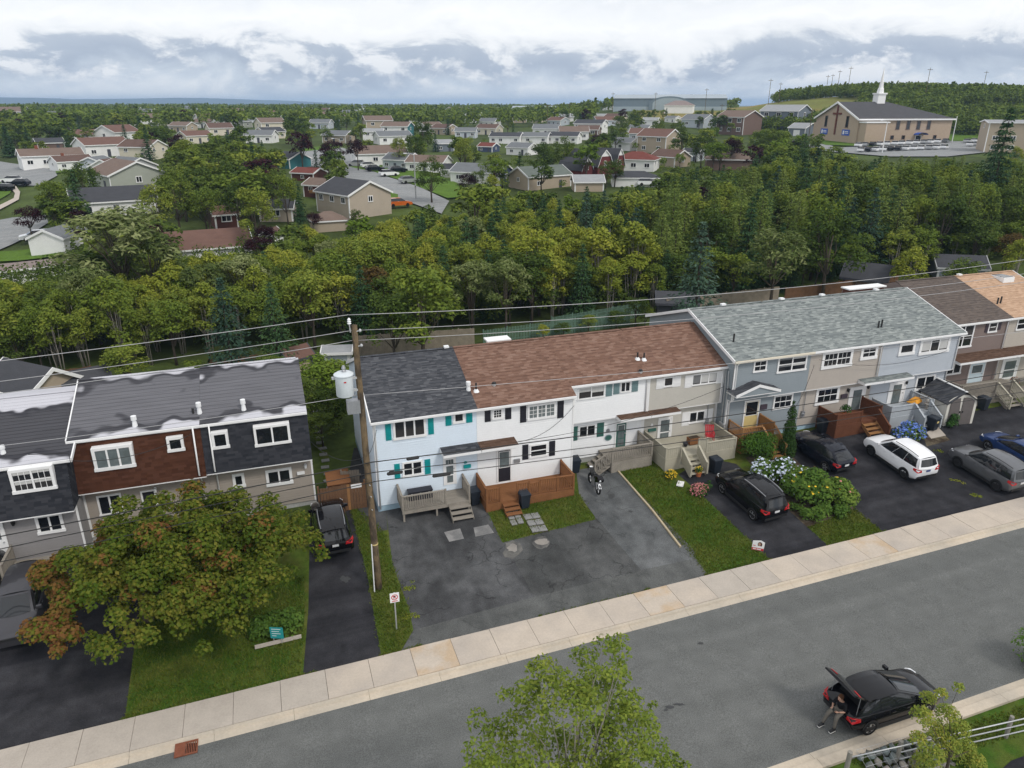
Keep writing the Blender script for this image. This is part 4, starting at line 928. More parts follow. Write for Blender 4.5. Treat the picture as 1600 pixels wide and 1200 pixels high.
bins()
mat('leaf_pot', (.035, .085, .02), .8, .3, 8, isl=.4); mat('petal_yellow', (.75, .50, .02), .6, .15, 5, isl=.2); mat('petal_pink', (.48, .17, .17), .7, .2, 5, isl=.35)
mat('petal_blue', (.10, .18, .50), .7, .2, 5, isl=.35); mat('petal_pale', (.55, .62, .74), .7, .15, 5, isl=.2); mat('petal_red', (.45, .03, .03), .7, .2, 5)
def leaves(clumps, n, size, up=.5, flat=.6, rng=RNG, jit=.55, squash=1.0):
    """diamond leaf faces scattered through the shells of the given clumps [(x, y, z, r)]"""
    C = np.asarray(clumps, float); k = len(C); w = C[:, 3] ** 2; idx = rng.choice(k, n, p=w / w.sum()); c = C[idx]
    d = rng.normal(size=(n, 3)); d /= np.linalg.norm(d, axis=1)[:, None]; d[:, 2] = np.where(d[:, 2] < -.35, -d[:, 2], d[:, 2])
    r = c[:, 3] * (1 - .55 * rng.random(n) ** 1.6); p = c[:, :3] + d * r[:, None] * np.array([1, 1, squash])
    nrm = d + np.array([0, 0, up]) + rng.normal(size=(n, 3)) * jit; nrm /= np.linalg.norm(nrm, axis=1)[:, None]
    a = np.cross(nrm, rng.normal(size=(n, 3))); a /= np.linalg.norm(a, axis=1)[:, None]; b = np.cross(nrm, a)
    s = size * (.6 + .8 * rng.random(n))[:, None]
    V = np.stack([p - a * s, p - b * s * flat - a * s * .1, p + a * s, p + b * s * flat - a * s * .1], 1).reshape(-1, 3)
    return V, np.arange(4 * n).reshape(n, 4)
def foliage(name, par, clumps, n, size, m, **k):
    V, q = leaves(clumps, n, size, **k); me = fastmesh(name, V, q, m); return inst(name, me, par)
def small_plants():
    # boxwood in a terracotta pot
    p = PY(1325, 650, 35.9); z = T(36, 35) + .95
    def pot(label, x, y, z, r, h, lm, n, cr, cz, pm='terracotta', leaf=.05, extra=None):
        t = thing('potted_plant', label, 'potted plant', (x, y, z)); b = MB().use(pm); b.lathe([(r * .7, 0), (r, h), (r * 1.08, h), (r * 1.08, h + .04), (r * .9, h + .04), (r * .9, h - .03)], 14); b.build('pot', t)
        foliage('leaves', t, [(0, 0, cz, cr)], n, leaf, lm); 
        if extra: foliage('flowers', t, [(0, 0, cz, cr * 1.05)], extra[1], leaf * .9, extra[0], up=1)
    pot('round clipped bush in a terracotta pot on the dark brown porch', 36.7, 35.9, z, .2, .32, 'leaf_pot', 500, .38, .62)
    q = G(1091, 744); pot('terracotta pot of yellow flowers at the foot of the beige steps', q.x, q.y, q.z, .2, .3, 'leaf_pot', 180, .26, .42, extra=('petal_yellow', 70))
    q = G(1047, 747); t = thing('flowering_plant', 'yellow flowering plant beside the beige steps', 'plant', q); foliage('leaves', t, [(0, 0, .2, .35), (.25, .1, .15, .25)], 250, .06, 'leaf_pot'); foliage('flowers', t, [(0, 0, .24, .36), (.25, .1, .2, .27)], 260, .05, 'petal_yellow', up=1)
    q = G(1092, 772); t = thing('flowering_plant', 'round pink flowering clump on the lawn edge by the dark car', 'plant', q); foliage('leaves', t, [(0, 0, .2, .5), (.4, .1, .2, .35)], 450, .07, 'leaf_pot'); foliage('flowers', t, [(-.1, 0, .27, .5), (.35, .1, .25, .35)], 420, .06, 'petal_pink', up=1); foliage('stem_leaves', t, [(.75, .15, .35, .2), (.75, .15, .6, .12)], 90, .06, 'leaf_pot')
    q = G(1487, 668); t = thing('flowering_plant', 'leafy green plant on the tar before the shed', 'plant', q); foliage('leaves', t, [(0, 0, .4, .35), (.1, 0, .75, .3), (-.2, 0, .25, .3)], 420, .09, 'leaf_pot')
    q = PZ(1567, 592, T(53, 36) + .95); pot('red flowers in a planter on the far grey picket deck', 52.6, 35.95, T(52, 35.6) + .9, .25, .3, 'leaf_pot', 200, .32, .45, extra=('petal_red', 150), pm='deck_grey')
    z = T(25, 35) + .85
    t = thing('planter_box', 'square brown timber planter on the beige deck', 'planter', (25.0, 36.4, z)); b = MB().use('deck_brown'); b.box(-.38, .38, -.22, .22, 0, .42); b.build('box', t); b = MB().use('bed_soil'); b.box(-.34, .34, -.18, .18, .42, .44); b.build('soil', t)
    t = thing('black_pot', 'small black pot on the beige deck boards', 'pot', (24.3, 36.2, z)); b = MB().use('black_paint'); b.lathe([(.12, 0), (.17, .2), (.14, .24), (.1, .2)], 12); b.build('pot_body', t)
small_plants()
def deck_things():
    z = T(25, 35) + .85
    t = thing('patio_chair', 'red plastic garden chair on the beige deck', 'chair', (26.15, 36.3, z), radians(-25))
    b = MB().use('red_plastic'); b.box(-.25, .25, -.25, .25, .38, .42); b.build('seat', t)
    b = MB().use('red_plastic')
    for i in range(5): x = -.22 + i * .11; b.bar((x, .24, .42), (x * 1.1, .42, .98), .09, .022)
    b.bar((-.27, .42, .97), (.27, .42, .97), .06, .04); b.build('backrest', t)
    for sx in (-.25, .25):
        b = MB().use('red_plastic'); b.bar((sx, -.26, .62), (sx, .3, .64), .07, .03); b.build('armrest', t)
        for sy in (-.23, .23): b = MB().use('red_plastic'); b.bar((sx, sy, 0), (sx, sy * 1.05, .62 if sy < 0 else .40), .045, .045); b.build('leg', t)
    z = T(6, 35) + .72
    t = thing('storage_box', 'black storage bench on the weathered grey deck', 'storage box', (6.2, 35.95, z)); b = MB().use('black_paint'); b.box(0, 1.35, -.05, .42, .02, .5); b.build('box', t); b = MB().use('black_paint'); b.box(-.03, 1.38, -.08, .44, .502, .56); b.build('lid', t)
    for i in range(3): b = MB().use('metal_grey'); b.box(.12 + i * .5, .2 + i * .5, -.065, -.052, .3, .46); b.build('latch', t)
    z = T(42, 35) + .85
    t = thing('wheelbarrow', 'upturned orange barrow tub on the grey blue porch', 'wheelbarrow', (43.0, 36.0, z), .3); b = MB().use('orange_plastic'); b.add([(-.5, -.35, .3), (.5, -.3, .3), (.5, .3, .3), (-.5, .35, .3), (-.3, -.18, .55), (.32, -.18, .58), (.32, .18, .58), (-.3, .18, .55)], [(4, 5, 6, 7), (0, 1, 5, 4), (1, 2, 6, 5), (2, 3, 7, 6), (3, 0, 4, 7)]); b.build('tub', t)
    for y in (-.3, .3): b = MB().use('metal_grey'); b.bar((-.9, y, .22), (.55, y * .6, .28), .04, .04); b.build('handle', t)
    b = MB().use('cable_black'); b.tube([(.6, -.04, .19), (.6, .04, .19)], .18, 14); b.build('wheel', t)
    for x in (-.3, .35):
        for y in (-.25, .25): b = MB().use('metal_grey'); b.bar((x, y, 0), (x, y, .3), .03, .03); b.build('leg', t)
    q = PY(1450, 627, 35.4); t = thing('stone_ornament', 'pale stone ornament on the porch beside the shed', 'ornament', (43.45, 35.3, z)); b = MB().use('pale_stone'); b.lathe([(.16, 0), (.16, .05), (.08, .1), (.10, .3), (.22, .36), (.2, .42)], 12); b.build('pedestal', t); b = MB().use('pale_stone'); b.ball((0, 0, .58), .16); b.build('figure', t, smooth=True)
    # garden shed
    p = G(1468, 667); x0, y0 = p.x, p.y; zb = p.z; W = 2.35; D = 2.6
    t = thing('garden_shed', 'white resin shed with grey roof and brown double doors', 'shed', (x0 + .3, y0, zb), radians(-8)); mat('shed_white', (.66, .64, .58), .6, .06, 2); mat('shed_door', (.13, .115, .11), .7, .15, 3)
    b = MB().use('shed_white'); arc = [(W / 2 + W / 2 * cos(a), 1.75 + .55 * sin(a)) for a in [pi * i / 8 for i in range(9)]]
    b.add([(0, 0, 0), (0, 0, 1.75)] + [(x, 0, z) for x, z in arc[::-1][1:-1]] + [(W, 0, 1.75), (W, 0, 0)], [tuple(range(len(arc) + 2))[::-1]]); b.quad((0, D, 0), (0, D, 1.75), (0, 0, 1.75), (0, 0, 0)); b.quad((W, 0, 0), (W, 0, 1.75), (W, D, 1.75), (W, D, 0)); b.quad((W, D, 0), (W, D, 2.0), (0, D, 2.0), (0, D, 0)); b.build('wall', t)
    rm = MB().use('roof_charcoal'); pk = 2.55
    for sx, x_ in ((1, -.15), (-1, W + .15)):
        q = [(x_, -.15, 1.72), (W / 2, -.15, pk), (W / 2, D + .1, pk), (x_, D + .1, 1.72)]; rm.quad(*(q if sx < 0 else q[::-1])); q2 = [(a, b_, c - .05) for a, b_, c in q]; rm.quad(*(q2[::-1] if sx < 0 else q2))
    rm.build('roof', t); b = MB().use('white_metal'); b.bar((W / 2, -.17, pk + .02), (W / 2, D + .12, pk + .02), .16, .05); b.build('ridge_cap', t)
    for sx in (0, 1):
        b = MB().use('shed_door'); xa = .22 + sx * (W - .44) / 2; xb = xa + (W - .44) / 2 - .02; pts = [(xa, -.04, .06), (xb, -.04, .06)]
        top = [(W / 2 + (W - .44) / 2 * cos(a), 1.68 + .42 * sin(a)) for a in [pi * i / 12 for i in range(13)]]; tp = [q for q in top if xa - .01 <= q[0] <= xb + .01]
        b.prism([(xa, -.012, .06), (xb, -.012, .06)] + [(x, -.012, z) for x, z in tp], (0, -.035, 0)); dd = b.build('door', t)
        b = MB().use('cable_black'); hx = xb - .1 if sx == 0 else xa + .1; b.box(hx - .025, hx + .025, -.09, -.05, .95, 1.1); b.build('handle', dd)
    # concrete pad and the kerb stones round the bed are part of the ground
    sheet('concrete_pad', [[(1447, 676), (1455, 686), (1478, 681), (1466, 668)]], 'concrete_grey', .03)
    t = thing('timber_gate', 'amber plank gate and fence beside the black shingled house', 'gate', (1.4, 37.3, T(2, 37)))
    gm = 'fence_brown'
    for i in range(15):
        b = MB().use('deck_amber' if i == 9 else gm); b.box(.03 + i * .165, .03 + i * .165 + .15, -.01, .015, .05, 1.7 + random.uniform(-.03, .03)); b.build('plank', t)
    for z in (.35, 1.4): b = MB().use(gm); b.box(0, 2.5, .018, .06, z, z + .09); b.build('gate_rail', t)
    for x in (-.06, 2.52): b = MB().use(gm); b.box(x - .05, x + .05, -.03, .07, 0, 1.85); b.build('post', t)
    b = MB().use('white_metal'); b.box(1.75, 2.35, -.03, -.014, 1.42, 1.66); b.build('notice', t)
deck_things()
# ================================================================== vehicles
def paint(name, col, metal=.35, rough=.32): m = mat(name, col, rough, .05, 2, metal=metal, coat=.6, spec=.1); q = m.node_tree.nodes['Principled BSDF']; q.inputs['Coat IOR'].default_value = 1.5; return m
paint('paint_black', (.0045, .0045, .006), 0, .22); paint('paint_navy', (.006, .008, .016), 0, .22); paint('paint_white', (.80, .81, .83), .0); paint('paint_grey', (.135, .14, .148), .4)
paint('paint_slate', (.06, .059, .066), .4); paint('paint_blue', (.02, .05, .16), .3); paint('paint_silver', (.45, .46, .47), .5); paint('paint_red', (.30, .02, .015), .1); paint('paint_orange', (.60, .13, .02), .1)
mat('car_glass', (.015, .017, .02), .05, .1, 2, spec=.7); mat('tyre_rubber', (.018, .018, .018), .85, .2, 8); mat('alloy', (.55, .56, .57), .3, .08, 4, metal=.8); mat('dark_rim', (.04, .04, .042), .4, .1, 4, metal=.5)
mat('tail_red', (.42, .012, .015), .2, .1, 4); mat('lamp_clear', (.70, .72, .75), .12, .05, 4); mat('car_trim', (.016, .016, .017), .6, .1, 4); mat('plate_white', (.72, .73, .74), .5, .05, 4); mat('plate_blue', (.06, .09, .25), .5, .1, 4)
SHAPES = {
 'suv': dict(L=4.46, W=1.90, H=1.80, belt=1.13, hood=1.05, low=[(0, .54, .98, .82), (.022, .38, 1.11, .90), (.10, .26, 1.14, .94), (.35, .22, 1.12, .95), (.6, .22, 1.11, .95), (.72, .22, 1.13, .945), (.86, .24, 1.07, .93), (.955, .30, .94, .88), (1, .40, .76, .78)], cab=(.012, .75, .06, .56), crown=.05),
 'hatch': dict(L=4.40, W=1.80, H=1.50, belt=.96, hood=.9, low=[(0, .50, .84, .76), (.025, .34, .93, .85), (.10, .24, .97, .895), (.35, .19, .96, .90), (.6, .19, .93, .90), (.72, .19, .94, .895), (.86, .22, .87, .88), (.955, .28, .76, .82), (1, .38, .62, .70)], cab=(.02, .78, .17, .50), crown=.06)}
def car(name, label, shape, body, loc, rz, rim='alloy', rails=True, low_trim=True, cat='car', hatch_open=False, roof=None, plate='plate_white', tail='tail_red', sc=1.0, stripe=False):
    S = SHAPES[shape]; L, W, H = S['L'], S['W'], S['H']; t = thing(name, label, cat, loc, rz); hw0 = W / 2
    X = lambda f: (f - .5) * L
    b = MB().use(body); rings = []
    for f, zb, zt, hw in S['low']:
        x = X(f); h = zt - zb; half = [(hw * .86, zb), (hw * .985, zb + .16 * h), (hw, zb + .42 * h), (hw * .985, zb + .72 * h), (hw * .93, zt - .05), (hw * .80, zt), (hw * .4, zt + .025)]
        rings.append([(x, y, z) for y, z in half] + [(x, -y, z) for y, z in half[::-1]])
    n = len(rings[0]); V = [p for r in rings for p in r]; F = []
    for i in range(len(rings) - 1):
        for k in range(n):
            kk = (k + 1) % n; F.append((i * n + k, (i + 1) * n + k, (i + 1) * n + kk, i * n + kk))
    F += [tuple(range(n)), tuple(range((len(rings) - 1) * n, len(rings) * n))[::-1]]; b.add(V, F)
    c0, c1, r0, r1 = S['cab']; N = 10; bz = S['belt'] - .03; hb, ht = hw0 * .90, hw0 * .72
    def belt(s): e = 1 - .10 * (abs(2 * s - 1) ** 4); return Vector((X(lerp(c0, c1, s)), hb * e, bz - (.03 * s)))
    def rf(s): e = 1 - .10 * (abs(2 * s - 1) ** 4); return Vector((X(lerp(r0, r1, s)), ht * e, H - .10 * (2 * s - 1) ** 2 * (1.2 if s < .5 else .8) - .02))
    def side(s, u, off=0.0, sg=1):
        p = belt(s).lerp(rf(s), u); p.y += .035 * sin(pi * u) + off; p.z += off * .3; return Vector((p.x, sg * p.y, p.z))
    cb = MB().use(body)
    for sg in (1, -1):
        for i in range(N):
            for j in range(3):
                q = [side(i / N, j / 3, 0, sg), side((i + 1) / N, j / 3, 0, sg), side((i + 1) / N, (j + 1) / 3, 0, sg), side(i / N, (j + 1) / 3, 0, sg)]; cb.quad(*(q[::-1] if sg > 0 else q))
    cb.use(roof or body)
    for i in range(N):
        a, c = rf(i / N), rf((i + 1) / N); m = S['crown']
        ys = (1, .55, 0, -.55, -1); zz = (0, m * .8, m, m * .8, 0)
        for j in range(4): cb.quad((a.x, a.y * ys[j], a.z + zz[j]), (a.x, a.y * ys[j + 1], a.z + zz[j + 1]), (c.x, c.y * ys[j + 1], c.z + zz[j + 1]), (c.x, c.y * ys[j], c.z + zz[j]))
    cb.use(body)
    def ends(s, y, u, off):                                     # windscreen (s=1) and rear window (s=0) surface
        a, c = belt(s), rf(s); sg = 1 if s else -1; yy = y; zc = S['crown'] * (1 - yy * yy) * u
        return Vector((lerp(a.x, c.x, u) + sg * (.16 * (1 - yy * yy) * (1 - u * .5) + off), yy * lerp(a.y, c.y, u), lerp(a.z, c.z, u) + zc + off * .4))
    ts = [lerp(-1, 1, i / 6) for i in range(7)]
    for s in (0, 1):
        if s == 0 and hatch_open: continue
        for i in range(6):
            for j in range(3):
                q = [ends(s, ts[i], j / 3, 0), ends(s, ts[i + 1], j / 3, 0), ends(s, ts[i + 1], (j + 1) / 3, 0), ends(s, ts[i], (j + 1) / 3, 0)]; cb.quad(*(q if s else q[::-1]))
    o = len(b.v); b.mats = b.mats + [m for m in cb.mats if m not in b.mats]; mp = [b.mats.index(m) for m in cb.mats]
    b.v += cb.v; b.f += [tuple(i + o for i in f) for f in cb.f]; b.m += [mp[i] for i in cb.m]
    me = b.mesh('body', True); me.set_sharp_from_angle(angle=radians(38)); inst('body', me, t)
    def glass(nm, pts, nu, nv, mname='car_glass'):
        g = MB().use(mname); g.add([p for row in pts for p in row], [(j * nu + i, j * nu + i + 1, (j + 1) * nu + i + 1, (j + 1) * nu + i) for j in range(nv - 1) for i in range(nu - 1)]); return g.build(nm, t, smooth=True)
    for s, nm in ((1, 'windscreen'), (0, 'rear_window')):
        if s == 0 and hatch_open: continue
        yr = [lerp(-.86, .86, i / 6) for i in range(7)]; yr = yr if s else yr[::-1]
        glass(nm, [[ends(s, y, u, .012) for y in yr] for u in ((.12, .4, .7, .93) if s else (.22, .45, .7, .90))], 7, 4)
    for sg in (1, -1):
        for a, c in ((.055, .345), (.355, .625), (.635, .945)):
            ss = [lerp(a, c, i / 4) for i in range(5)]; ss = ss if sg < 0 else ss[::-1]
            glass('side_window', [[side(s, u, .012, sg) for s in ss] for u in (.05, .45, .90)], 5, 3)
        for f in (.42, .58): d = MB().use(body); z = S['belt'] - .16; yy = sg * (hw0 * .99); d.box(X(f) - .10, X(f) + .08, min(yy, yy + sg * .03), max(yy, yy + sg * .03), z, z + .04); d.build('door_handle', t)
        m = MB().use(body); m.cbox((X(.70), sg * (hw0 * .93 + .06), S['belt'] + .05), (.11, .22, .14)); m.build('wing_mirror', t)
        if low_trim: m = MB().use('car_trim'); yy = sg * hw0 * .995; m.box(X(.14), X(.84), min(yy, yy * 1.012), max(yy, yy * 1.012), .22, .40); m.build('sill_trim', t)
        if rails:
            m = MB().use('car_trim' if body != 'paint_black' else 'metal_grey'); pts = [rf(s) for s in (.08, .3, .5, .7, .88)]; m.tube([(p.x, sg * p.y * .93, p.z + .075) for p in pts], .022, 5); m.build('roof_rail', t)
        tl = MB().use(tail); x = X(.0); q = hw0
        tl.prism([(x + .02, sg * q * .52, S['belt'] - .28), (x + .02, sg * q * .88, S['belt'] - .26), (x + .30, sg * q * .99, S['belt'] - .16), (x + .30, sg * q * .96, S['belt'] - .02), (x + .03, sg * q * .86, S['belt'] - .04), (x + .01, sg * q * .56, S['belt'] - .12)], (-.035, sg * .012, 0)); tl.build('tail_light', t)
        hl = MB().use('lamp_clear'); x = X(1.0); hz = S['hood'] - .16
        hl.prism([(x - .08, sg * q * .58, hz - .12), (x - .17, sg * q * .84, hz - .10), (x - .38, sg * q * .925, hz - .03), (x - .36, sg * q * .91, hz + .0), (x - .17, sg * q * .82, hz - .02), (x - .08, sg * q * .60, hz - .06)], (.04, sg * .012, .012)); hl.build('headlight', t)
        for f in (.185, .80):
            w = MB().use('tyre_rubber'); r = .36 * (1 if shape == 'suv' else .92); y0 = sg * (hw0 - .20); y1 = sg * (hw0 + .015)
            w.add([(X(f) + r * k_ * cos(2 * pi * i / 20), yy, r + r * k_ * sin(2 * pi * i / 20)) for yy, k_ in ((y0, .97), (lerp(y0, y1, .15), 1), (lerp(y0, y1, .88), 1), (y1, .94), (y1, .68)) for i in range(20)],
                  [(j * 20 + i, j * 20 + (i + 1) % 20, (j + 1) * 20 + (i + 1) % 20, (j + 1) * 20 + i) for j in range(4) for i in range(20)] + [tuple(range(20))])
            ww = w.build('wheel', t); rm = MB().use('dark_rim'); yy = y1 - sg * .03
            rm.add([(X(f) + r * .69 * cos(2 * pi * i / 20), yy, r + r * .69 * sin(2 * pi * i / 20)) for i in range(20)], [tuple(range(20))]); rm.use(rim); yq = yy + sg * .012
            for i in range(5):
                a = 2 * pi * i / 5 + .3; ca, sa = cos(a), sin(a); px, pz = -sa, ca
                rm.add([(X(f) + ca * .04 + px * .05, yq, r + sa * .04 + pz * .05), (X(f) + ca * r * .68 + px * .035, yq, r + sa * r * .68 + pz * .035), (X(f) + ca * r * .68 - px * .035, yq, r + sa * r * .68 - pz * .035), (X(f) + ca * .04 - px * .05, yq, r + sa * .04 - pz * .05)], [(0, 1, 2, 3)])
            rm.add([(X(f) + r * q_ * cos(2 * pi * i / 20), yq + sg * .004, r + r * q_ * sin(2 * pi * i / 20)) for q_ in (.69, .60) for i in range(20)], [(i, (i + 1) % 20, 20 + (i + 1) % 20, 20 + i) for i in range(20)]); rm.build('rim', ww)
            ar = MB().use('car_trim'); R = r * 1.17; ys_ = sg * (hw0 + .004)
            ar.add([(X(f) + R * cos(pi * i / 12), ys_, r + R * sin(pi * i / 12)) for i in range(13)] + [(X(f) + r * .8 * cos(pi * i / 12), ys_, r + r * .8 * sin(pi * i / 12)) for i in range(13)], [(i, i + 1, 14 + i, 13 + i) for i in range(12)]); ar.build('wheel_arch', t)
    g = MB().use('car_trim'); x = X(1); g.box(x - .05, x + .012, -hw0 * .5, hw0 * .5, S['hood'] - .34, S['hood'] - .22); g.box(x - .06, x - .005, -hw0 * .62, hw0 * .62, .40, .52); g.box(x - .055, x - .004, -hw0 * .3, hw0 * .3, .52, S['hood'] - .34); g.build('grille', t)
    g = MB().use('car_trim'); x = X(0); g.box(x - .012, x + .15, -hw0 * .80, hw0 * .80, .42, .58); g.build('rear_bumper', t)
    if not hatch_open: g = MB().use(plate); g.box(x - .022, x + .02, -.16, .16, S['belt'] - .30, S['belt'] - .17); g.build('number_plate', t)
    else:
        # load bay and raised tailgate
        g = MB().use('dark_hole'); a = belt(0.02); c = rf(0.03); g.quad((a.x + .10, -a.y * .9, .62), (a.x + .10, a.y * .9, .62), (c.x + .12, c.y * .92, c.z - .02), (c.x + .12, -c.y * .92, c.z - .02)); g.build('load_bay', t)
        p = rf(0); hx, hz = p.x + .03, p.z + .03; ang = radians(42); ln = 1.2
        def tg(u, y, off=0): return (hx - u * cos(ang) * ln - off * sin(ang), y, hz + u * sin(ang) * ln + S['crown'] * (1 - y * y) - off * cos(ang) - .22 * max(0, u - .55) ** 1.0)
        g = MB().use(body); us = (0, .25, .5, .62, .8, 1); yw = lambda u: ht * .95 + (hb - ht) * min(1, u * 1.4)
        for off in (0, .07):
            for i in range(5):
                for j in range(4):
                    f0, f1 = lerp(-1, 1, j / 4), lerp(-1, 1, (j + 1) / 4); q = [tg(us[i], f0 * yw(us[i]), off), tg(us[i + 1], f0 * yw(us[i + 1]), off), tg(us[i + 1], f1 * yw(us[i + 1]), off), tg(us[i], f1 * yw(us[i]), off)]; g.quad(*(q if off else q[::-1]))
        for f in (-1, 1):
            for i in range(5): g.quad(tg(us[i], f * yw(us[i])), tg(us[i + 1], f * yw(us[i + 1])), tg(us[i + 1], f * yw(us[i + 1]), .07), tg(us[i], f * yw(us[i]), .07))
        g.quad(tg(1, -yw(1)), tg(1, yw(1)), tg(1, yw(1), .07), tg(1, -yw(1), .07)); tgm = g.build('tailgate', t, label='raised black tailgate')
        g = MB().use('car_glass'); g.quad(tg(.1, -yw(.1) * .85, -.012), tg(.52, -yw(.5) * .85, -.012), tg(.52, yw(.5) * .85, -.012), tg(.1, yw(.1) * .85, -.012)); g.build('rear_window', tgm)
        g = MB().use('plate_white'); g.quad(tg(.72, -.2, .078), tg(.82, -.2, .078), tg(.82, .2, .078), tg(.72, .2, .078)); g.build('number_plate', tgm)
        for f in (-1, 1):
            g = MB().use('metal_grey'); g.tube([(belt(0.05).x, f * hb * .82, .95), tg(.45, f * yw(.45) * .9, .05)], .012, 5); g.build('gas_strut', t)
            g = MB().use(tail); y0 = f * hb; g.quad(tg(.62, y0 * .95, -.012), tg(.74, y0 * .97, -.012), tg(.74, y0 * .55, -.012), tg(.62, y0 * .55, -.012)); g.build('tail_light', tgm)
    if sc != 1.0: t.scale = (sc,) * 3
    return t
def by_wheels(front, rear, sidev, shape):
    """place a car from the ground pixels of two wheels of one flank (sidev = +1 left flank, -1 right flank)"""
    f, r = G(*front), G(*rear); d = Vector((f.x - r.x, f.y - r.y, 0)); h = atan2(d.y, d.x); nrm = Vector((-sin(h), cos(h), 0))
    c = (f + r) / 2 - nrm * (sidev * (SHAPES[shape]['W'] / 2 - .05)); c.z = T(c.x, c.y) + .014; return c, h
def tilt(o):
    h = o.rotation_euler.z; d = Vector((cos(h), sin(h))); x, y = o.location.x, o.location.y; a = T(x + d.x * 1.4, y + d.y * 1.4); b = T(x - d.x * 1.4, y - d.y * 1.4)
    n = Vector((-d.y, d.x)); e = T(x + n.x * .8, y + n.y * .8); f = T(x - n.x * .8, y - n.y * .8)
    o.rotation_euler = (atan2(e - f, 1.6), -atan2(a - b, 2.8), h); o.location.z = (a + b) / 2 + .022
def cars():
    out = []
    c, h = by_wheels((1127, 771), (1174, 812), 1, 'suv'); out.append(car('parked_car', 'black estate car on the narrow driveway between lawn and flower bed', 'suv', 'paint_black', c, h))
    c, h = by_wheels((1240, 703), (1287, 736), 1, 'hatch'); out.append(car('parked_car', 'dark navy hatchback left of the white car', 'hatch', 'paint_navy', c, h, rails=False, low_trim=False))
    c, h = by_wheels((1359, 712), (1409, 747), 1, 'suv'); out.append(car('parked_car', 'white sport utility car with black wheels on the wide driveway', 'suv', 'paint_white', c, h, rim='dark_rim', plate='plate_blue'))
    c, h = by_wheels((1494, 730), (1552, 766), 1, 'suv'); out.append(car('parked_car', 'graphite grey sport utility car parked right of the white one', 'suv', 'paint_grey', c, h, rim='dark_rim'))
    c, h = by_wheels((1540, 702), (1598, 737), 1, 'hatch'); out.append(car('parked_car', 'blue hatchback partly out of view at the right edge', 'hatch', 'paint_blue', c, h, rails=False))
    f, r = G(512, 806), G(525, 868); h = atan2(f.y - r.y, f.x - r.x); c = G(519, 835); out.append(car('parked_car', 'black car with its nose to the plank gate beside the maple', 'suv', 'paint_black', c, h))
    f, r = G(28, 1014), G(62, 905); h = atan2(f.y - r.y, f.x - r.x); c = G(42, 965); out.append(car('parked_car', 'grey car facing the street under the left side of the maple', 'suv', 'paint_slate', c, h, rails=False))
    c = G(-22, 925); out.append(car('parked_car', 'black car cut off by the left edge of the view', 'hatch', 'paint_black', c, h, rails=False))
    c, h = by_wheels((1441, 1120), (1361, 1146), -1, 'hatch'); out.append(car('street_car', 'black hatchback with open tailgate stopped at the near kerb', 'hatch', 'paint_black', c, h, rails=False, hatch_open=True))
    for o in out: tilt(o)
    return out
CARS = cars()
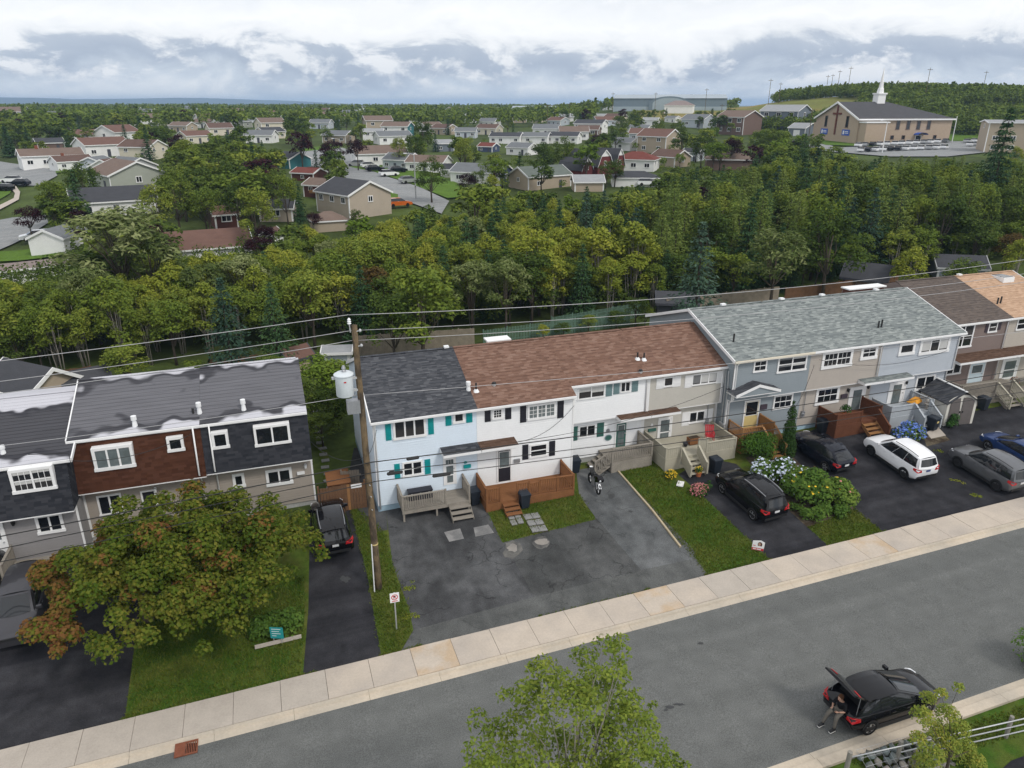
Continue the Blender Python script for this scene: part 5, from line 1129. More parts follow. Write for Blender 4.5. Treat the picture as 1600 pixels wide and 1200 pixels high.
def motorcycle():
    f, r = G(938, 782), G(917, 746); h = atan2(f.y - r.y, f.x - r.x); c = (f + r) / 2; c.z = T(c.x, c.y) + .02
    t = thing('motorcycle', 'black and white motorcycle parked on the grey driveway', 'motorcycle', c, h); W = 1.42
    for x in (-.70, .74):
        b = MB().use('tyre_rubber'); R, r_ = .30, .065; n, m = 22, 8
        b.add([(x + (R - r_ * 0 + r_ * cos(2 * pi * j / m)) * cos(2 * pi * i / n), r_ * sin(2 * pi * j / m), .32 + (R + r_ * cos(2 * pi * j / m) - .04) * sin(2 * pi * i / n)) for i in range(n) for j in range(m)], [(i * m + j, ((i + 1) % n) * m + j, ((i + 1) % n) * m + (j + 1) % m, i * m + (j + 1) % m) for i in range(n) for j in range(m)]); w = b.build('wheel', t, smooth=True)
        b = MB().use('alloy')
        for k in range(6): a = 2 * pi * k / 6; b.bar((x, 0, .32), (x + .27 * cos(a), 0, .32 + .25 * sin(a)), .03, .03)
        b.build('rim', w, kind='stuff')
    b = MB().use('paint_black'); b.ball((.12, 0, .86), .27, 1.15, .6, .6, 12, 8); b.build('fuel_tank', t, smooth=True)
    b = MB().use('cable_black'); b.prism([(-.12, -.14, .80), (-.55, -.13, .78), (-.85, -.09, .92), (-.86, -.09, .97), (-.55, -.14, .88), (-.12, -.15, .88)], (0, .28, 0)); b.build('seat', t)
    b = MB().use('metal_grey'); b.cbox((.05, 0, .48), (.5, .3, .36)); b.tube([(.25, .17, .4), (.0, .2, .25), (-.8, .2, .36)], .05, 8); b.build('engine', t, kind='stuff')
    b = MB().use('paint_black'); b.prism([(.42, -.17, .62), (.80, -.12, .80), (.86, -.1, .98), (.6, -.16, 1.12), (.40, -.17, .90)], (0, .34, 0)); b.build('front_fairing', t)
    b = MB().use('paint_white'); b.prism([(.55, -.07, .62), (.75, -.07, .68), (1.04, -.07, .50), (1.02, -.07, .46), (.75, -.07, .64), (.57, -.07, .58)], (0, .14, 0)); b.build('front_mudguard', t)
    b = MB().use('paint_white'); b.prism([(-.55, -.1, .80), (-.9, -.07, .98), (-.98, -.06, 1.0), (-.85, -.08, .82)], (0, .18, 0)); b.build('tail_piece', t)
    for y in (-.1, .1): b = MB().use('alloy'); b.tube([(.74, y, .32), (.50, y, 1.02)], .028, 8); b.build('fork', t)
    b = MB().use('cable_black'); b.tube([(.36, -.40, 1.04), (.48, -.2, 1.08), (.50, 0, 1.06), (.48, .2, 1.08), (.36, .40, 1.04)], .018, 6); b.build('handlebar', t)
    for y in (-.34, .34): b = MB().use('cable_black'); b.tube([(.45, y, 1.07), (.46, y * 1.15, 1.22)], .01, 5); b.cbox((.46, y * 1.2, 1.25), (.03, .14, .09)); b.build('mirror', t, kind='stuff')
    b = MB().use('lamp_clear'); b.ball((.84, 0, .90), .06, .6, 1, 1); b.build('headlight', t, smooth=True)
    b = MB().use('metal_grey'); b.tube([(-.05, .1, .3), (-.12, .34, .01)], .015, 6); b.build('side_stand', t)
    t.rotation_euler = (radians(-6), 0, h)
motorcycle()
# ================================================================== the person on the tailgate sill
mat('skin', (.42, .25, .18), .6, .08, 4); mat('hair_brown', (.075, .035, .018), .8, .2, 12); mat('shirt_black', (.012, .012, .014), .85, .15, 6); mat('trousers_grey', (.13, .12, .105), .85, .15, 6); mat('shoe_black', (.015, .015, .016), .7, .1, 6); mat('sole_white', (.7, .7, .68), .7, .1, 6)
def skinned(name, pts, edges, rad, m, par, root=0, levels=1):
    me = bpy.data.meshes.new(name); me.from_pydata(pts, edges, []); me.update()
    o = bpy.data.objects.new(name, me); COL.objects.link(o); md = o.modifiers.new('skin', 'SKIN'); me.skin_vertices or None
    if not me.skin_vertices:
        bm = bmesh.new(); bm.from_mesh(me); bm.verts.layers.skin.verify(); bm.to_mesh(me); bm.free()
    for i, r in enumerate(rad):
        me.skin_vertices[0].data[i].radius = (r, r) if not isinstance(r, tuple) else r
        me.skin_vertices[0].data[i].use_root = (i == root)
    sb = o.modifiers.new('sub', 'SUBSURF'); sb.levels = sb.render_levels = levels
    dg = bpy.context.evaluated_depsgraph_get(); ev = o.evaluated_get(dg); nm = bpy.data.meshes.new_from_object(ev); nm.name = name; nm.materials.clear(); nm.materials.append(M[m])
    nm.polygons.foreach_set('use_smooth', [True] * len(nm.polygons)); bpy.data.objects.remove(o); return inst(name, nm, par)
def person():
    carx = CARS[-1]; h = carx.rotation_euler.z; L = SHAPES['hatch']['L']
    # seat point: just behind the bumper, towards the near flank; faces backwards (local +x = away from the car's tail)
    back = Vector((-cos(h), -sin(h), 0)); sidev = Vector((sin(h), -cos(h), 0))
    p = Vector(carx.location) + back * (L / 2 - .06) + sidev * .12; p.z = carx.location.z
    t = thing('person', 'person in black shirt and grey trousers sitting on the open tailgate sill', 'person', p, h + pi + .15)
    sz = .66
    P = [(0, 0, sz + .08), (.03, 0, sz + .24), (.10, 0, sz + .44), (.12, 0, sz + .53), (.15, 0, sz + .60),       # pelvis, waist, chest, neck base, neck
         (.09, .19, sz + .48), (.16, .26, sz + .22), (.36, .16, sz + .22),                                # left shoulder, elbow, wrist
         (.09, -.19, sz + .48), (.17, -.26, sz + .22), (.36, -.14, sz + .24),                            # right
         (.02, .10, sz + .06), (.42, .15, sz + .02), (.46, .16, .12),                                   # left hip, knee, ankle
         (.02, -.10, sz + .06), (.40, -.20, sz - .02), (.62, -.24, .12)]                                # right
    E = [(0, 1), (1, 2), (2, 3), (3, 4), (2, 5), (5, 6), (6, 7), (2, 8), (8, 9), (9, 10), (0, 11), (11, 12), (12, 13), (0, 14), (14, 15), (15, 16)]
    R = [(.15, .13), (.14, .12), (.17, .13), (.09, .09), (.055, .055), .07, .045, .03, .07, .045, .03, .10, .07, .04, .10, .07, .04]
    skinned('body', P, E, R, 'skin', t)
    skinned('shirt', [P[0], P[1], P[2], P[3], P[5], P[6], P[8], P[9]], [(0, 1), (1, 2), (2, 3), (2, 4), (4, 5), (2, 6), (6, 7)], [(.165, .15), (.158, .14), (.185, .15), (.10, .10), .085, .065, .085, .065], 'shirt_black', t)
    skinned('trousers', [P[0], P[11], P[12], P[13], P[14], P[15], P[16]], [(0, 1), (1, 2), (2, 3), (0, 4), (4, 5), (5, 6)], [(.165, .15), .12, .088, .062, .12, .088, .062], 'trousers_grey', t)
    b = MB().use('skin'); hc = (.19, 0, sz + .72); b.ball(hc, .105, 1.05, .82, 1.2, 14, 10); b.ball((hc[0] + .108, 0, hc[2] - .02), .022, 1, .8, 1.2, 6, 5)
    for y in (-.085, .085): b.ball((hc[0] - .01, y, hc[2] - .01), .03, .6, .4, 1, 6, 5)
    hd = b.build('head', t, smooth=True, kind='stuff'); del hd['kind']
    b = MB().use('hair_brown'); b.ball((hc[0] - .022, 0, hc[2] + .03), .112, 1.05, .88, 1.15, 14, 10); b.build('hair', t, smooth=True)
    for y in (-.038, .038): b = MB().use('dark_hole'); b.ball((hc[0] + .098, y, hc[2] + .008), .012, .6, 1, .7, 6, 4); b.build('eye', t)
    b = MB().use('tail_red'); b.box(hc[0] + .088, hc[0] + .1, -.028, .028, hc[2] - .065, hc[2] - .055); b.build('mouth', t)
    for sg, w in ((1, P[7]), (-1, P[10])):                       # hands meet in front holding a phone
        pts = [w, (w[0] + .07, w[1] - sg * .03, w[2] + .01)]; ed = [(0, 1)]; rr = [.028, (.036, .02)]
        for k in range(4):
            a = len(pts); o = (k - 1.5) * .02; base = (w[0] + .10, w[1] - sg * .035 + o, w[2] + .015); ln = (.035, .042, .04, .03)[k]
            pts += [base, (base[0] + ln, base[1] - sg * .006, base[2] + .012), (base[0] + ln * 1.5, base[1] - sg * .014, base[2] + .035)]; ed += [(1, a), (a, a + 1), (a + 1, a + 2)]; rr += [.0095, .009, .008]
        a = len(pts); pts += [(w[0] + .05, w[1] - sg * .075, w[2] + .02), (w[0] + .085, w[1] - sg * .09, w[2] + .035)]; ed += [(1, a), (a, a + 1)]; rr += [.011, .009]
        skinned('hand', pts, ed, rr, 'skin', t, root=1)
    for q in (P[13], P[16]):
        b = MB().use('sole_white'); b.cbox((q[0] + .07, q[1], .015), (.28, .10, .03)); b.use('shoe_black'); b.prism([(q[0] - .07, q[1] - .045, .03), (q[0] + .20, q[1] - .045, .03), (q[0] + .20, q[1] - .045, .06), (q[0] + .06, q[1] - .045, .12), (q[0] - .07, q[1] - .045, .13)], (0, .09, 0)); b.build('shoe', t)
    ph = tag(inst('phone', (lambda b: (b.use('cable_black'), b.box(-.005, .005, -.04, .04, 0, .15), b.mesh('phone'))[-1])(MB()), None, tuple(p + Vector((0, 0, 0)))), 'small dark phone held by the seated person', 'phone')
    loc = t.matrix_basis @ Vector((.49, .01, sz + .22)); ph.location = loc; ph.rotation_euler = (0, 0, h + pi)
person()
# ================================================================== utility pole, wires, signs, near fence
def wire_z(P3, x):                                             # parabola through three (x, z) points
    (x0, z0), (x1, z1), (x2, z2) = P3
    return z0 * (x - x1) * (x - x2) / ((x0 - x1) * (x0 - x2)) + z1 * (x - x0) * (x - x2) / ((x1 - x0) * (x1 - x2)) + z2 * (x - x0) * (x - x1) / ((x2 - x0) * (x2 - x1))
def pole():
    g = G(592, 920); Y = g.y; top = PY(553, 508, Y); zb = g.z; d = Vector((top.x - g.x, 0, top.z - zb))
    t = thing('utility_pole', 'tall weathered timber utility pole with a pale transformer', 'utility pole', g)
    b = MB().use('pole_wood'); n = 12; pts = [d * (i / n) + Vector((.01 * sin(i * 1.7), .01 * cos(i * 2.1), 0)) for i in range(n + 1)]; pts[0] = pts[0] - d * .04
    b.tube(pts, [lerp(.175, .125, i / n) for i in range(n + 1)], 12); b.build('shaft', t, smooth=True)
    at = lambda z: d * (z / d.z)
    b = MB().use('galvanised'); p = at(d.z - .05); b.tube([p + Vector((-.17, 0, -.25)), p + Vector((-.19, 0, .12))], .03, 6); b.build('pole_top_bracket', t)
    b = MB().use('white_metal'); b.lathe([(.05, 0), (.09, .04), (.05, .08), (.09, .12), (.05, .16), (.08, .20), (.03, .28)], 10, p + Vector((-.19, 0, .10))); b.build('insulator', t)
    for dz in (.28, .95):
        b = MB().use('galvanised'); q = at(d.z - dz); b.tube([q + Vector((0, -.05, 0)), q + Vector((.22, -.12, .05))], .025, 6); b.lathe([(.05, 0), (.07, .06), (.04, .12)], 8, q + Vector((.22, -.12, 0))); b.build('insulator', t)
    # transformer
    c = PY(539.5, 617, Y) - g; tr = MB().use('transformer_white'); tr.lathe([(.36, 0), (.38, .03), (.38, .95), (.43, .96), (.43, 1.0), (.30, 1.08), (.05, 1.1)], 20, (c.x, c.y - .05, c.z)); o = tr.build('transformer_tank', t); o.data.set_sharp_from_angle(angle=radians(40)); o.data.polygons.foreach_set('use_smooth', [True] * len(o.data.polygons))
    b = MB().use('metal_grey'); b.lathe([(.07, 0), (.10, .06), (.06, .12), (.1, .18), (.05, .3)], 10, (c.x + .02, c.y - .05, c.z + 1.08)); b.build('bushing', o)
    b = MB().use('galvanised'); b.box(c.x - .52, c.x - .36, c.y - .12, c.y + .02, c.z + .80, c.z + .90); b.build('lifting_lug', o)
    b = MB().use('galvanised'); b.box(c.x + .36, at(c.z).x - .1, c.y - .1, c.y, c.z + .15, c.z + .25); b.box(c.x + .36, at(c.z).x - .1, c.y - .1, c.y, c.z + .72, c.z + .82); b.build('transformer_bracket', t, kind='stuff')
    b = MB().use('tail_red'); b.box(c.x - .05, c.x + .05, c.y - .44, c.y - .42, c.z + .70, c.z + .76); b.build('warning_mark', o)
    q = PY(552, 633, Y) - g; b = MB().use('metal_grey'); b.box(q.x - .28, q.x + .28, q.y - .2, q.y + .2, q.z - .35, q.z + .25); b.build('equipment_box', t)
    for z in (5.9, 5.3, 4.6): b = MB().use('galvanised'); p = at(z); b.tube([p + Vector((0, -.16, 0)), p + Vector((.02, -.28, .03))], .025, 6); b.build('cable_clamp', t)
    b = MB().use('yellow_paint'); p = at(2.6); b.lathe([(.172, 0), (.172, .06)], 12, p); b.build('marker_band', t)
    b = MB().use('white_metal'); b.tube([(-.24, -.16, -.05), (-.20, -.15, 2.7)], .03, 6); b.build('ground_wire_guard', t)
    return g, d, Y
mat('transformer_white', (.62, .67, .70), .5, .08, 2, col2=(.55, .60, .62))
PG, PD, PYY = pole()
def wires():
    def run(label, pts, r, m, Y=None, x0=-48, x1=62, name='overhead_wire', grp='wires on the utility pole', Yend=None):
        Y = PYY if Y is None else Y; Q = [PY(u, v, Y) for u, v in pts]; b = MB().use(m)
        if len(Q) == 3: P3 = [(p.x, p.z) for p in Q]; n = 40; b.tube([(lerp(x0, x1, i / n), Y, wire_z(P3, lerp(x0, x1, i / n))) for i in range(n + 1)], r, 5)
        else: b.tube([tuple(p) for p in Q], r, 5)
        return tag(b.build(name, smooth=True), label, 'wire', grp)
    tx = PG.x + PD.x
    run('highest wire left of the pole top', [(0, 564), (300, 526), (543, 492)], .016, 'cable_grey', x0=-50, x1=tx - .2)
    run('highest wire right of the pole top', [(545, 492), (1040, 466), (1599, 406)], .016, 'cable_grey', x0=tx - .2, x1=66)
    run('second wire left of the pole', [(0, 596), (300, 555), (546, 517)], .014, 'cable_grey', x0=-50, x1=tx + .1)
    run('second wire right of the pole', [(560, 516), (1030, 489), (1599, 428)], .014, 'cable_grey', x0=tx + .2, x1=66)
    run('third wire left of the pole', [(0, 615), (300, 573), (550, 532)], .014, 'cable_grey', x0=-50, x1=tx + .1)
    run('third wire right of the pole', [(556, 532), (960, 508), (1599, 441)], .014, 'cable_grey', x0=tx + .1, x1=66)
    run('neutral wire left of the pole across the dark roofs', [(150, 678), (475, 631), (560, 617)], .013, 'cable_grey', x0=-50, x1=PG.x + PD.x * .8)
    run('neutral wire right of the pole across the brown roof', [(572, 617), (960, 585), (1500, 530)], .013, 'cable_grey', x0=PG.x + PD.x * .8, x1=66)
    A = [((-20, 842), (490, 741), (582, 722)), ((582, 722), (960, 674), (1500, 594)), ((-20, 862), (490, 757), (585, 738)), ((585, 738), (960, 694), (1500, 612)), ((-20, 882), (490, 774), (588, 752)), ((588, 752), (960, 705), (1500, 628))]
    for (a, l) in zip(A, ('upper black cable left of the pole', 'upper black cable right of the pole', 'middle black cable left of the pole', 'middle black cable right of the pole', 'lowest black cable left of the pole', 'lowest black cable right of the pole')):
        left = 'left' in l; run(l, a, .026 if 'upper' in l else .02, 'cable_black', Y=PYY - .22, x0=-50 if left else PG.x + .1, x1=PG.x + .2 if left else 66, name='telephone_cable', grp='telephone cables on the pole')
    for (u, v, ln, l) in ((617, 739, .75, 'short black splice box on the lowest cable'), (690, 742, .9, 'long thin splice sleeve on the lowest cable'), (645, 716, .6, 'black cable loop clamp on the upper cable near the pole'), (612, 738.5, .3, 'small black tap box on the middle cable')):
        p = PY(u, v, PYY - .22); q = PY(u + 20, v - 3, PYY - .22); d = (q - p).normalized(); b = MB().use('cable_black'); b.tube([p - d * ln / 2, p - d * (ln / 2 - .05), p + d * (ln / 2 - .05), p + d * ln / 2], [.03, .085, .085, .03], 8); tag(b.build('splice_box'), l, 'splice box')
    # drops from the cables to the houses
    def drop(label, a, c, sag=.5):
        a, c = Vector(a), Vector(c); b = MB().use('cable_black'); b.tube([a.lerp(c, i / 14) - Vector((0, 0, sag * 4 * (i / 14) * (1 - i / 14))) for i in range(15)], .014, 5); tag(b.build('service_wire', smooth=True), label, 'wire', 'service wires to the houses')
    pz = lambda z: (PG.x + PD.x * z / PD.z, PYY, PG.z + z)
    drop('service wire to the right end of the beige house', PY(810, 690, PYY - .22), PY(1136, 602, 37.3)); drop('service wire to the white wall right of the black shutters', PY(805, 691, PYY - .22), PY(897, 634, 36.3)); drop('service wire to the corner of the pale blue house', pz(7.3), PY(588, 672, 36.2), .3); drop('service wire to the black shingled house', pz(7.3), PY(486, 690, 37.9), .6)
    drop('wire from the cable to the slate grey house', PY(1240, 640, PYY - .22), PY(1272, 571, 36.2), .4); drop('wire between grey house eaves and the light house', PY(1280, 562, 36.15), PY(1480, 548, 36.1), .7); drop('service wire to the blue black house', PY(300, 678, PYY), PY(112, 720, 37.0), .4)
wires()
mat('sign_white', (.80, .80, .80), .5, .03, 2); mat('sign_red', (.55, .02, .03), .5, .05, 2); mat('sign_teal', (.02, .28, .29), .5, .06, 2); mat('sign_pink', (.62, .16, .22), .6, .1, 3)
def facing(t, p, extra=0.0): t.rotation_euler = (0, 0, -atan2(p.x, p.y) + extra)
def signs():
    p = G(620, 984); t = thing('street_sign', 'white no parking sign on a thin grey post', 'sign', p); facing(t, p, .1)
    b = MB().use('galvanised'); b.box(-.03, .03, 0, .04, -.2, 2.05); b.build('post', t)
    b = MB().use('sign_white'); b.box(-.21, .21, -.025, -.004, 1.55, 2.05); o = b.build('sign_plate', t)
    b = MB().use('sign_red'); n = 24; c = 1.83
    b.add([(r * cos(2 * pi * i / n), -.030, c + r * sin(2 * pi * i / n)) for r in (.15, .115) for i in range(n)], [(i, (i + 1) % n, n + (i + 1) % n, n + i) for i in range(n)]); b.build('red_ring', o)
    b = MB().use('sign_red'); b.quad((-.10, -.033, c + .075), (-.075, -.033, c + .1), (.10, -.033, c - .075), (.075, -.033, c - .1)); b.build('slash', o)
    b = MB().use('cable_black'); b.quad((-.05, -.029, c - .08), (-.02, -.029, c - .08), (-.02, -.029, c + .08), (-.05, -.029, c + .08)); b.quad((-.02, -.029, c + .01), (.05, -.029, c + .01), (.05, -.029, c + .08), (-.02, -.029, c + .08)); b.build('letter_p', o, kind='stuff')
    b = MB().use('sign_red'); b.quad((-.13, -.029, 1.60), (.13, -.029, 1.60), (.13, -.029, 1.64), (-.13, -.029, 1.64)); b.build('red_bar', o)
    p = G(435, 1007); t = thing('lawn_sign', 'small teal sign standing on the lawn right of the maple', 'sign', p); facing(t, p, -.45)
    for x in (-.18, .18): b = MB().use('galvanised'); b.box(x - .015, x + .015, 0, .03, 0, .4); b.build('leg', t)
    b = MB().use('sign_teal'); b.box(-.30, .30, -.02, 0, .35, .95); o = b.build('sign_board', t)
    for i, w in enumerate((.42, .34, .4, .2)): b = MB().use('sign_white'); b.quad((-.22, -.023, .84 - i * .12), (-.22 + w, -.023, .84 - i * .12), (-.22 + w, -.023, .87 - i * .12), (-.22, -.023, .87 - i * .12)); b.build('text_line', o)
    p = G(1183, 862); t = thing('portrait_sign', 'small white election sign with a portrait and red band on the lawn corner', 'sign', p); facing(t, p, .05)
    for x in (-.2, .2): b = MB().use('galvanised'); b.box(x - .012, x + .012, 0, .02, 0, .3); b.build('leg', t)
    b = MB().use('sign_white'); b.prism([(-.30, -.02, .1), (.30, -.02, .1), (.33, -.02, .62), (.12, -.02, .72), (-.28, -.02, .64)], (0, .02, 0)); o = b.build('sign_board', t)
    def disc(m, cx, cz, rx, rz, y, nm, n=16): b = MB().use(m); b.add([(cx + rx * cos(2 * pi * i / n), y, cz + rz * sin(2 * pi * i / n)) for i in range(n)], [tuple(range(n))]); b.build(nm, o)
    disc('hair_brown', .09, .47, .115, .16, -.024, 'portrait_hair'); disc('skin', .07, .49, .065, .09, -.027, 'portrait_face'); disc('sign_white', .08, .30, .15, .09, -.026, 'portrait_blouse')
    b = MB().use('sign_red'); b.quad((-.295, -.029, .11), (.295, -.029, .11), (.302, -.029, .25), (-.297, -.029, .25)); b.build('red_band', o)
    for x0, w in ((-.24, .16), (-.05, .22)): b = MB().use('sign_white'); b.quad((x0, -.032, .15), (x0 + w, -.032, .15), (x0 + w, -.032, .21), (x0, -.032, .21)); b.build('text_line', o)
    b = MB().use('sign_red'); b.quad((-.25, -.024, .36), (-.12, -.024, .36), (-.12, -.024, .40), (-.25, -.024, .40)); b.build('small_print', o)
    p = G(1063, 757); t = thing('paving_slab', 'white slab lying at the lawn edge below the beige steps', 'slab', p, .9); b = MB().use('sign_white'); b.box(-.32, .32, -.2, .2, .02, .07); b.build('slab_body', t)
signs()
# ---- near side: pipe railing, stone filled cage, small tree further on
def near_fence():
    base = [G(1318, 1215), G(1400, 1192), G(1571, 1153)]
    p0, p1 = base[1], base[2]; d = Vector((p1.x - p0.x, p1.y - p0.y, 0)); L = d.length; d /= L
    t = thing('railing', 'grey timber post and white pipe railing along the near verge', 'railing', p0, atan2(d.y, d.x)); mat('post_grey', (.24, .225, .20), .9, .25, 3, .4, 20)
    H = 1.0; n = 5
    for i in range(-1, n):
        x = i * L / 1.0
        if i == -1: continue
        b = MB().use('post_grey'); b.tube([(x, 0, -.4 + .02 * x), (x, 0, H + .06 + .02 * x)], .075, 8); b.build('post', t)
    xe = -2.1; ang = .0
    for k, z in enumerate((.92, .62, .28)):
        b = MB().use('galvanised'); b.tube([(xe if k == 0 else 0, -.085, z + .02 * (xe if k == 0 else 0)), (0, -.085, z), (n * L, -.085, z + .02 * n * L)], .026, 7); b.build('pipe_rail', t, smooth=True)
    q = G(1319, 1216); t2 = thing('timber_post', 'lone thick timber post with a bent pipe at the railing end', 'post', q); b = MB().use('post_grey'); b.tube([(0, 0, -.5), (.02, 0, 1.25)], .085, 10); b.build('post', t2)
    b = MB().use('white_metal'); b.tube([(.0, -.09, .55), (-.35, -.15, .42), (-.7, -.3, .38), (-1.1, -.35, .36)], .026, 7); b.build('bent_pipe', t2, smooth=True)
    # gabion: caged stones beneath the railing
    mat('gabion_stone', (.15, .15, .135), .85, .25, 2.5, .4, 12, isl=.0, col2=(.14, .17, .17), dscale=1.2); mat('gabion_pale', (.27, .25, .22), .85, .2, 2.5, .4, 12)
    a = G(1335, 1192); c = G(1455, 1158); dd = Vector((c.x - a.x, c.y - a.y, 0)); Lg = dd.length; dd /= Lg
    g = thing('gabion_wall', 'low wall of loose rounded stones in a wire cage by the railing', 'stone wall', a, atan2(dd.y, dd.x))
    meshes = []
    for k in range(6):
        bm = bmesh.new(); bmesh.ops.create_icosphere(bm, subdivisions=1, radius=.17); rr = random.Random(k)
        for v in bm.verts: v.co *= rr.uniform(.75, 1.15); v.co.z *= .8; v.co.x *= 1.2
        me = bpy.data.meshes.new('stone'); bm.to_mesh(me); bm.free(); me.materials.append(M['gabion_pale' if k % 3 == 0 else 'gabion_stone']); me.polygons.foreach_set('use_smooth', [True] * len(me.polygons)); meshes.append(me)
    nx = int(Lg / .34)
    for i in range(nx):
        for j in range(4):
            o = inst('stone', random.choice(meshes), g, ((i + .5 + (j % 2) * .4) * .34 + random.uniform(-.05, .05), -.1 - j * .30 + random.uniform(-.04, .04), .34 - j * .10 + random.uniform(-.04, .04)), 0, random.uniform(.9, 1.2)); o.rotation_euler = (random.uniform(0, 6), random.uniform(0, 6), random.uniform(0, 6))
    b = MB().use('metal_grey')
    for j in range(5): b.tube([(0, -.28 * j + .05, .58 - .1 * j), (Lg, -.28 * j + .05, .58 - .1 * j)], .006, 4)
    for i in range(int(Lg / .3) + 1): b.tube([(i * .3, .05, .58), (i * .3, -1.1, .18)], .006, 4)
    b.build('wire_cage', g, kind='stuff')
    # the paved lot lower down at the corner
    sheet('parking_lot', [[(1540, 1225), (1580, 1190), (1660, 1160), (1760, 1300), (1560, 1330)]], 'drive_new', .05, label='dark tar of the lower lot in the corner')
near_fence()
# ================================================================== the neighbourhood beyond the trees
for nm, c in dict(w_white=(.78, .78, .77), w_cream=(.62, .57, .46), w_beige=(.43, .365, .295), w_tan=(.40, .33, .25), w_grey=(.40, .41, .42), w_sage=(.36, .38, .33), w_charcoal=(.065, .068, .085), w_navy=(.055, .075, .14), w_brown=(.16, .105, .085),
                  w_barn=(.13, .026, .028), w_teal=(.03, .15, .17), w_slate=(.16, .185, .22), w_greyblue=(.45, .49, .54), w_rust=(.10, .032, .022)).items(): mat(nm, c, .7, .07, .8)
for nm, c in dict(f_brown=(.125, .082, .068), f_rust=(.155, .092, .075), f_dark=(.065, .067, .075), f_grey=(.16, .17, .18), f_pale=(.30, .31, .32), f_red=(.16, .055, .045), f_green=(.13, .15, .135), f_pink=(.24, .195, .185), f_tan=(.175, .13, .108)).items(): mat(nm, c, .9, .16, .7, 0, stretch=(1, 2.5, 1))
mat('far_path', (.45, .40, .35), .9, .1, .5, world_=True)
mat('far_lawn', (.085, .15, .022), .95, .3, .3, .3, 3, world_=True)
def far_sheet(name, poly, m, dz=.25, label=None):
    bm = bmesh.new(); pts = [G(*p) for p in poly]; bm.faces.new([bm.verts.new((p.x, p.y, 0)) for p in pts]); bmesh.ops.triangulate(bm, faces=bm.faces[:])
    for _ in range(3): bmesh.ops.subdivide_edges(bm, edges=[e for e in bm.edges if e.calc_length() > 4], cuts=1); bmesh.ops.triangulate(bm, faces=bm.faces[:])
    for v in bm.verts: v.co.z = T(v.co.x, v.co.y) + dz
    for f in bm.faces:
        f.normal_update()
        if f.normal.z < 0: f.normal_flip()
    me = bpy.data.meshes.new(name); bm.to_mesh(me); bm.free(); me.materials.append(M[m]); o = bpy.data.objects.new(name, me); COL.objects.link(o); struct(o, label); return o
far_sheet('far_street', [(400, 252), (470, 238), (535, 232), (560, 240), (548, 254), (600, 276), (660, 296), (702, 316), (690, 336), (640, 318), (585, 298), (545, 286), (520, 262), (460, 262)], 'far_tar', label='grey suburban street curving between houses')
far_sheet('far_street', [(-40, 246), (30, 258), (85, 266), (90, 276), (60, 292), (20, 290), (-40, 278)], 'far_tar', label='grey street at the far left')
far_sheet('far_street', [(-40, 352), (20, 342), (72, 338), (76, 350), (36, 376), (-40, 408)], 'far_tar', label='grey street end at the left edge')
far_sheet('far_path', [(22, 288), (32, 302), (30, 314), (-20, 340), (-20, 332), (22, 312), (24, 304), (12, 290)], 'far_path', .32, label='pale curving sidewalk at the far left')
far_sheet('far_lawn', [(-40, 396), (96, 384), (100, 400), (-40, 412)], 'far_lawn', label='bright lawn at the left edge')
far_sheet('far_lawn', [(-30, 270), (20, 296), (16, 304), (-30, 330)], 'far_lawn', .28, label='lawn strip beside the far left street')
far_sheet('far_lawn', [(85, 262), (120, 258), (120, 268), (88, 272)], 'far_lawn', .28, label='small lawn before a white house')
far_sheet('far_lawn', [(545, 262), (640, 258), (720, 290), (735, 308), (700, 312), (640, 288), (585, 270)], 'far_lawn', .28, label='front lawns along the curving street')
far_sheet('far_lawn', [(480, 232), (530, 226), (530, 233), (470, 238)], 'far_lawn', .3, label='lawn above the curving street')
far_sheet('far_lawn', [(600, 300), (622, 306), (622, 320), (604, 318)], 'far_lawn', .3, label='lawn beside the beige house')
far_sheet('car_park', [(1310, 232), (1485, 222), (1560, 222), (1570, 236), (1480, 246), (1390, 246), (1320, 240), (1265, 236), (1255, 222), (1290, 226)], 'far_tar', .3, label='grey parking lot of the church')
far_sheet('far_lawn', [(1262, 219), (1290, 218), (1372, 224), (1370, 231), (1290, 228)], 'far_lawn', .4, label='green lawn before the church')
far_sheet('far_lawn', [(1475, 190), (1560, 188), (1562, 222), (1478, 222)], 'far_lawn', .4, label='green playing field beside the church')
far_sheet('far_field', [(1000, 174), (1110, 170), (1190, 156), (1290, 146), (1345, 150), (1345, 172), (1290, 186), (1150, 196), (1000, 188)], 'dry_grass', .5, label='yellow grassy slope below the wooded hill')
far_sheet('far_field', [(1500, 172), (1640, 160), (1640, 176), (1500, 184)], 'dry_grass', .5, label='yellow grass on the hill behind the church')
def AT(u, d):
    az = YAW + atan((u - 800) / 1202); p = Vector((d * sin(az), d * cos(az), 0)); p.z = T(p.x, p.y); return p
BOXES = []; SHORT = []                                                      # screen boxes of buildings, so that trees do not bury them
FOOT = []
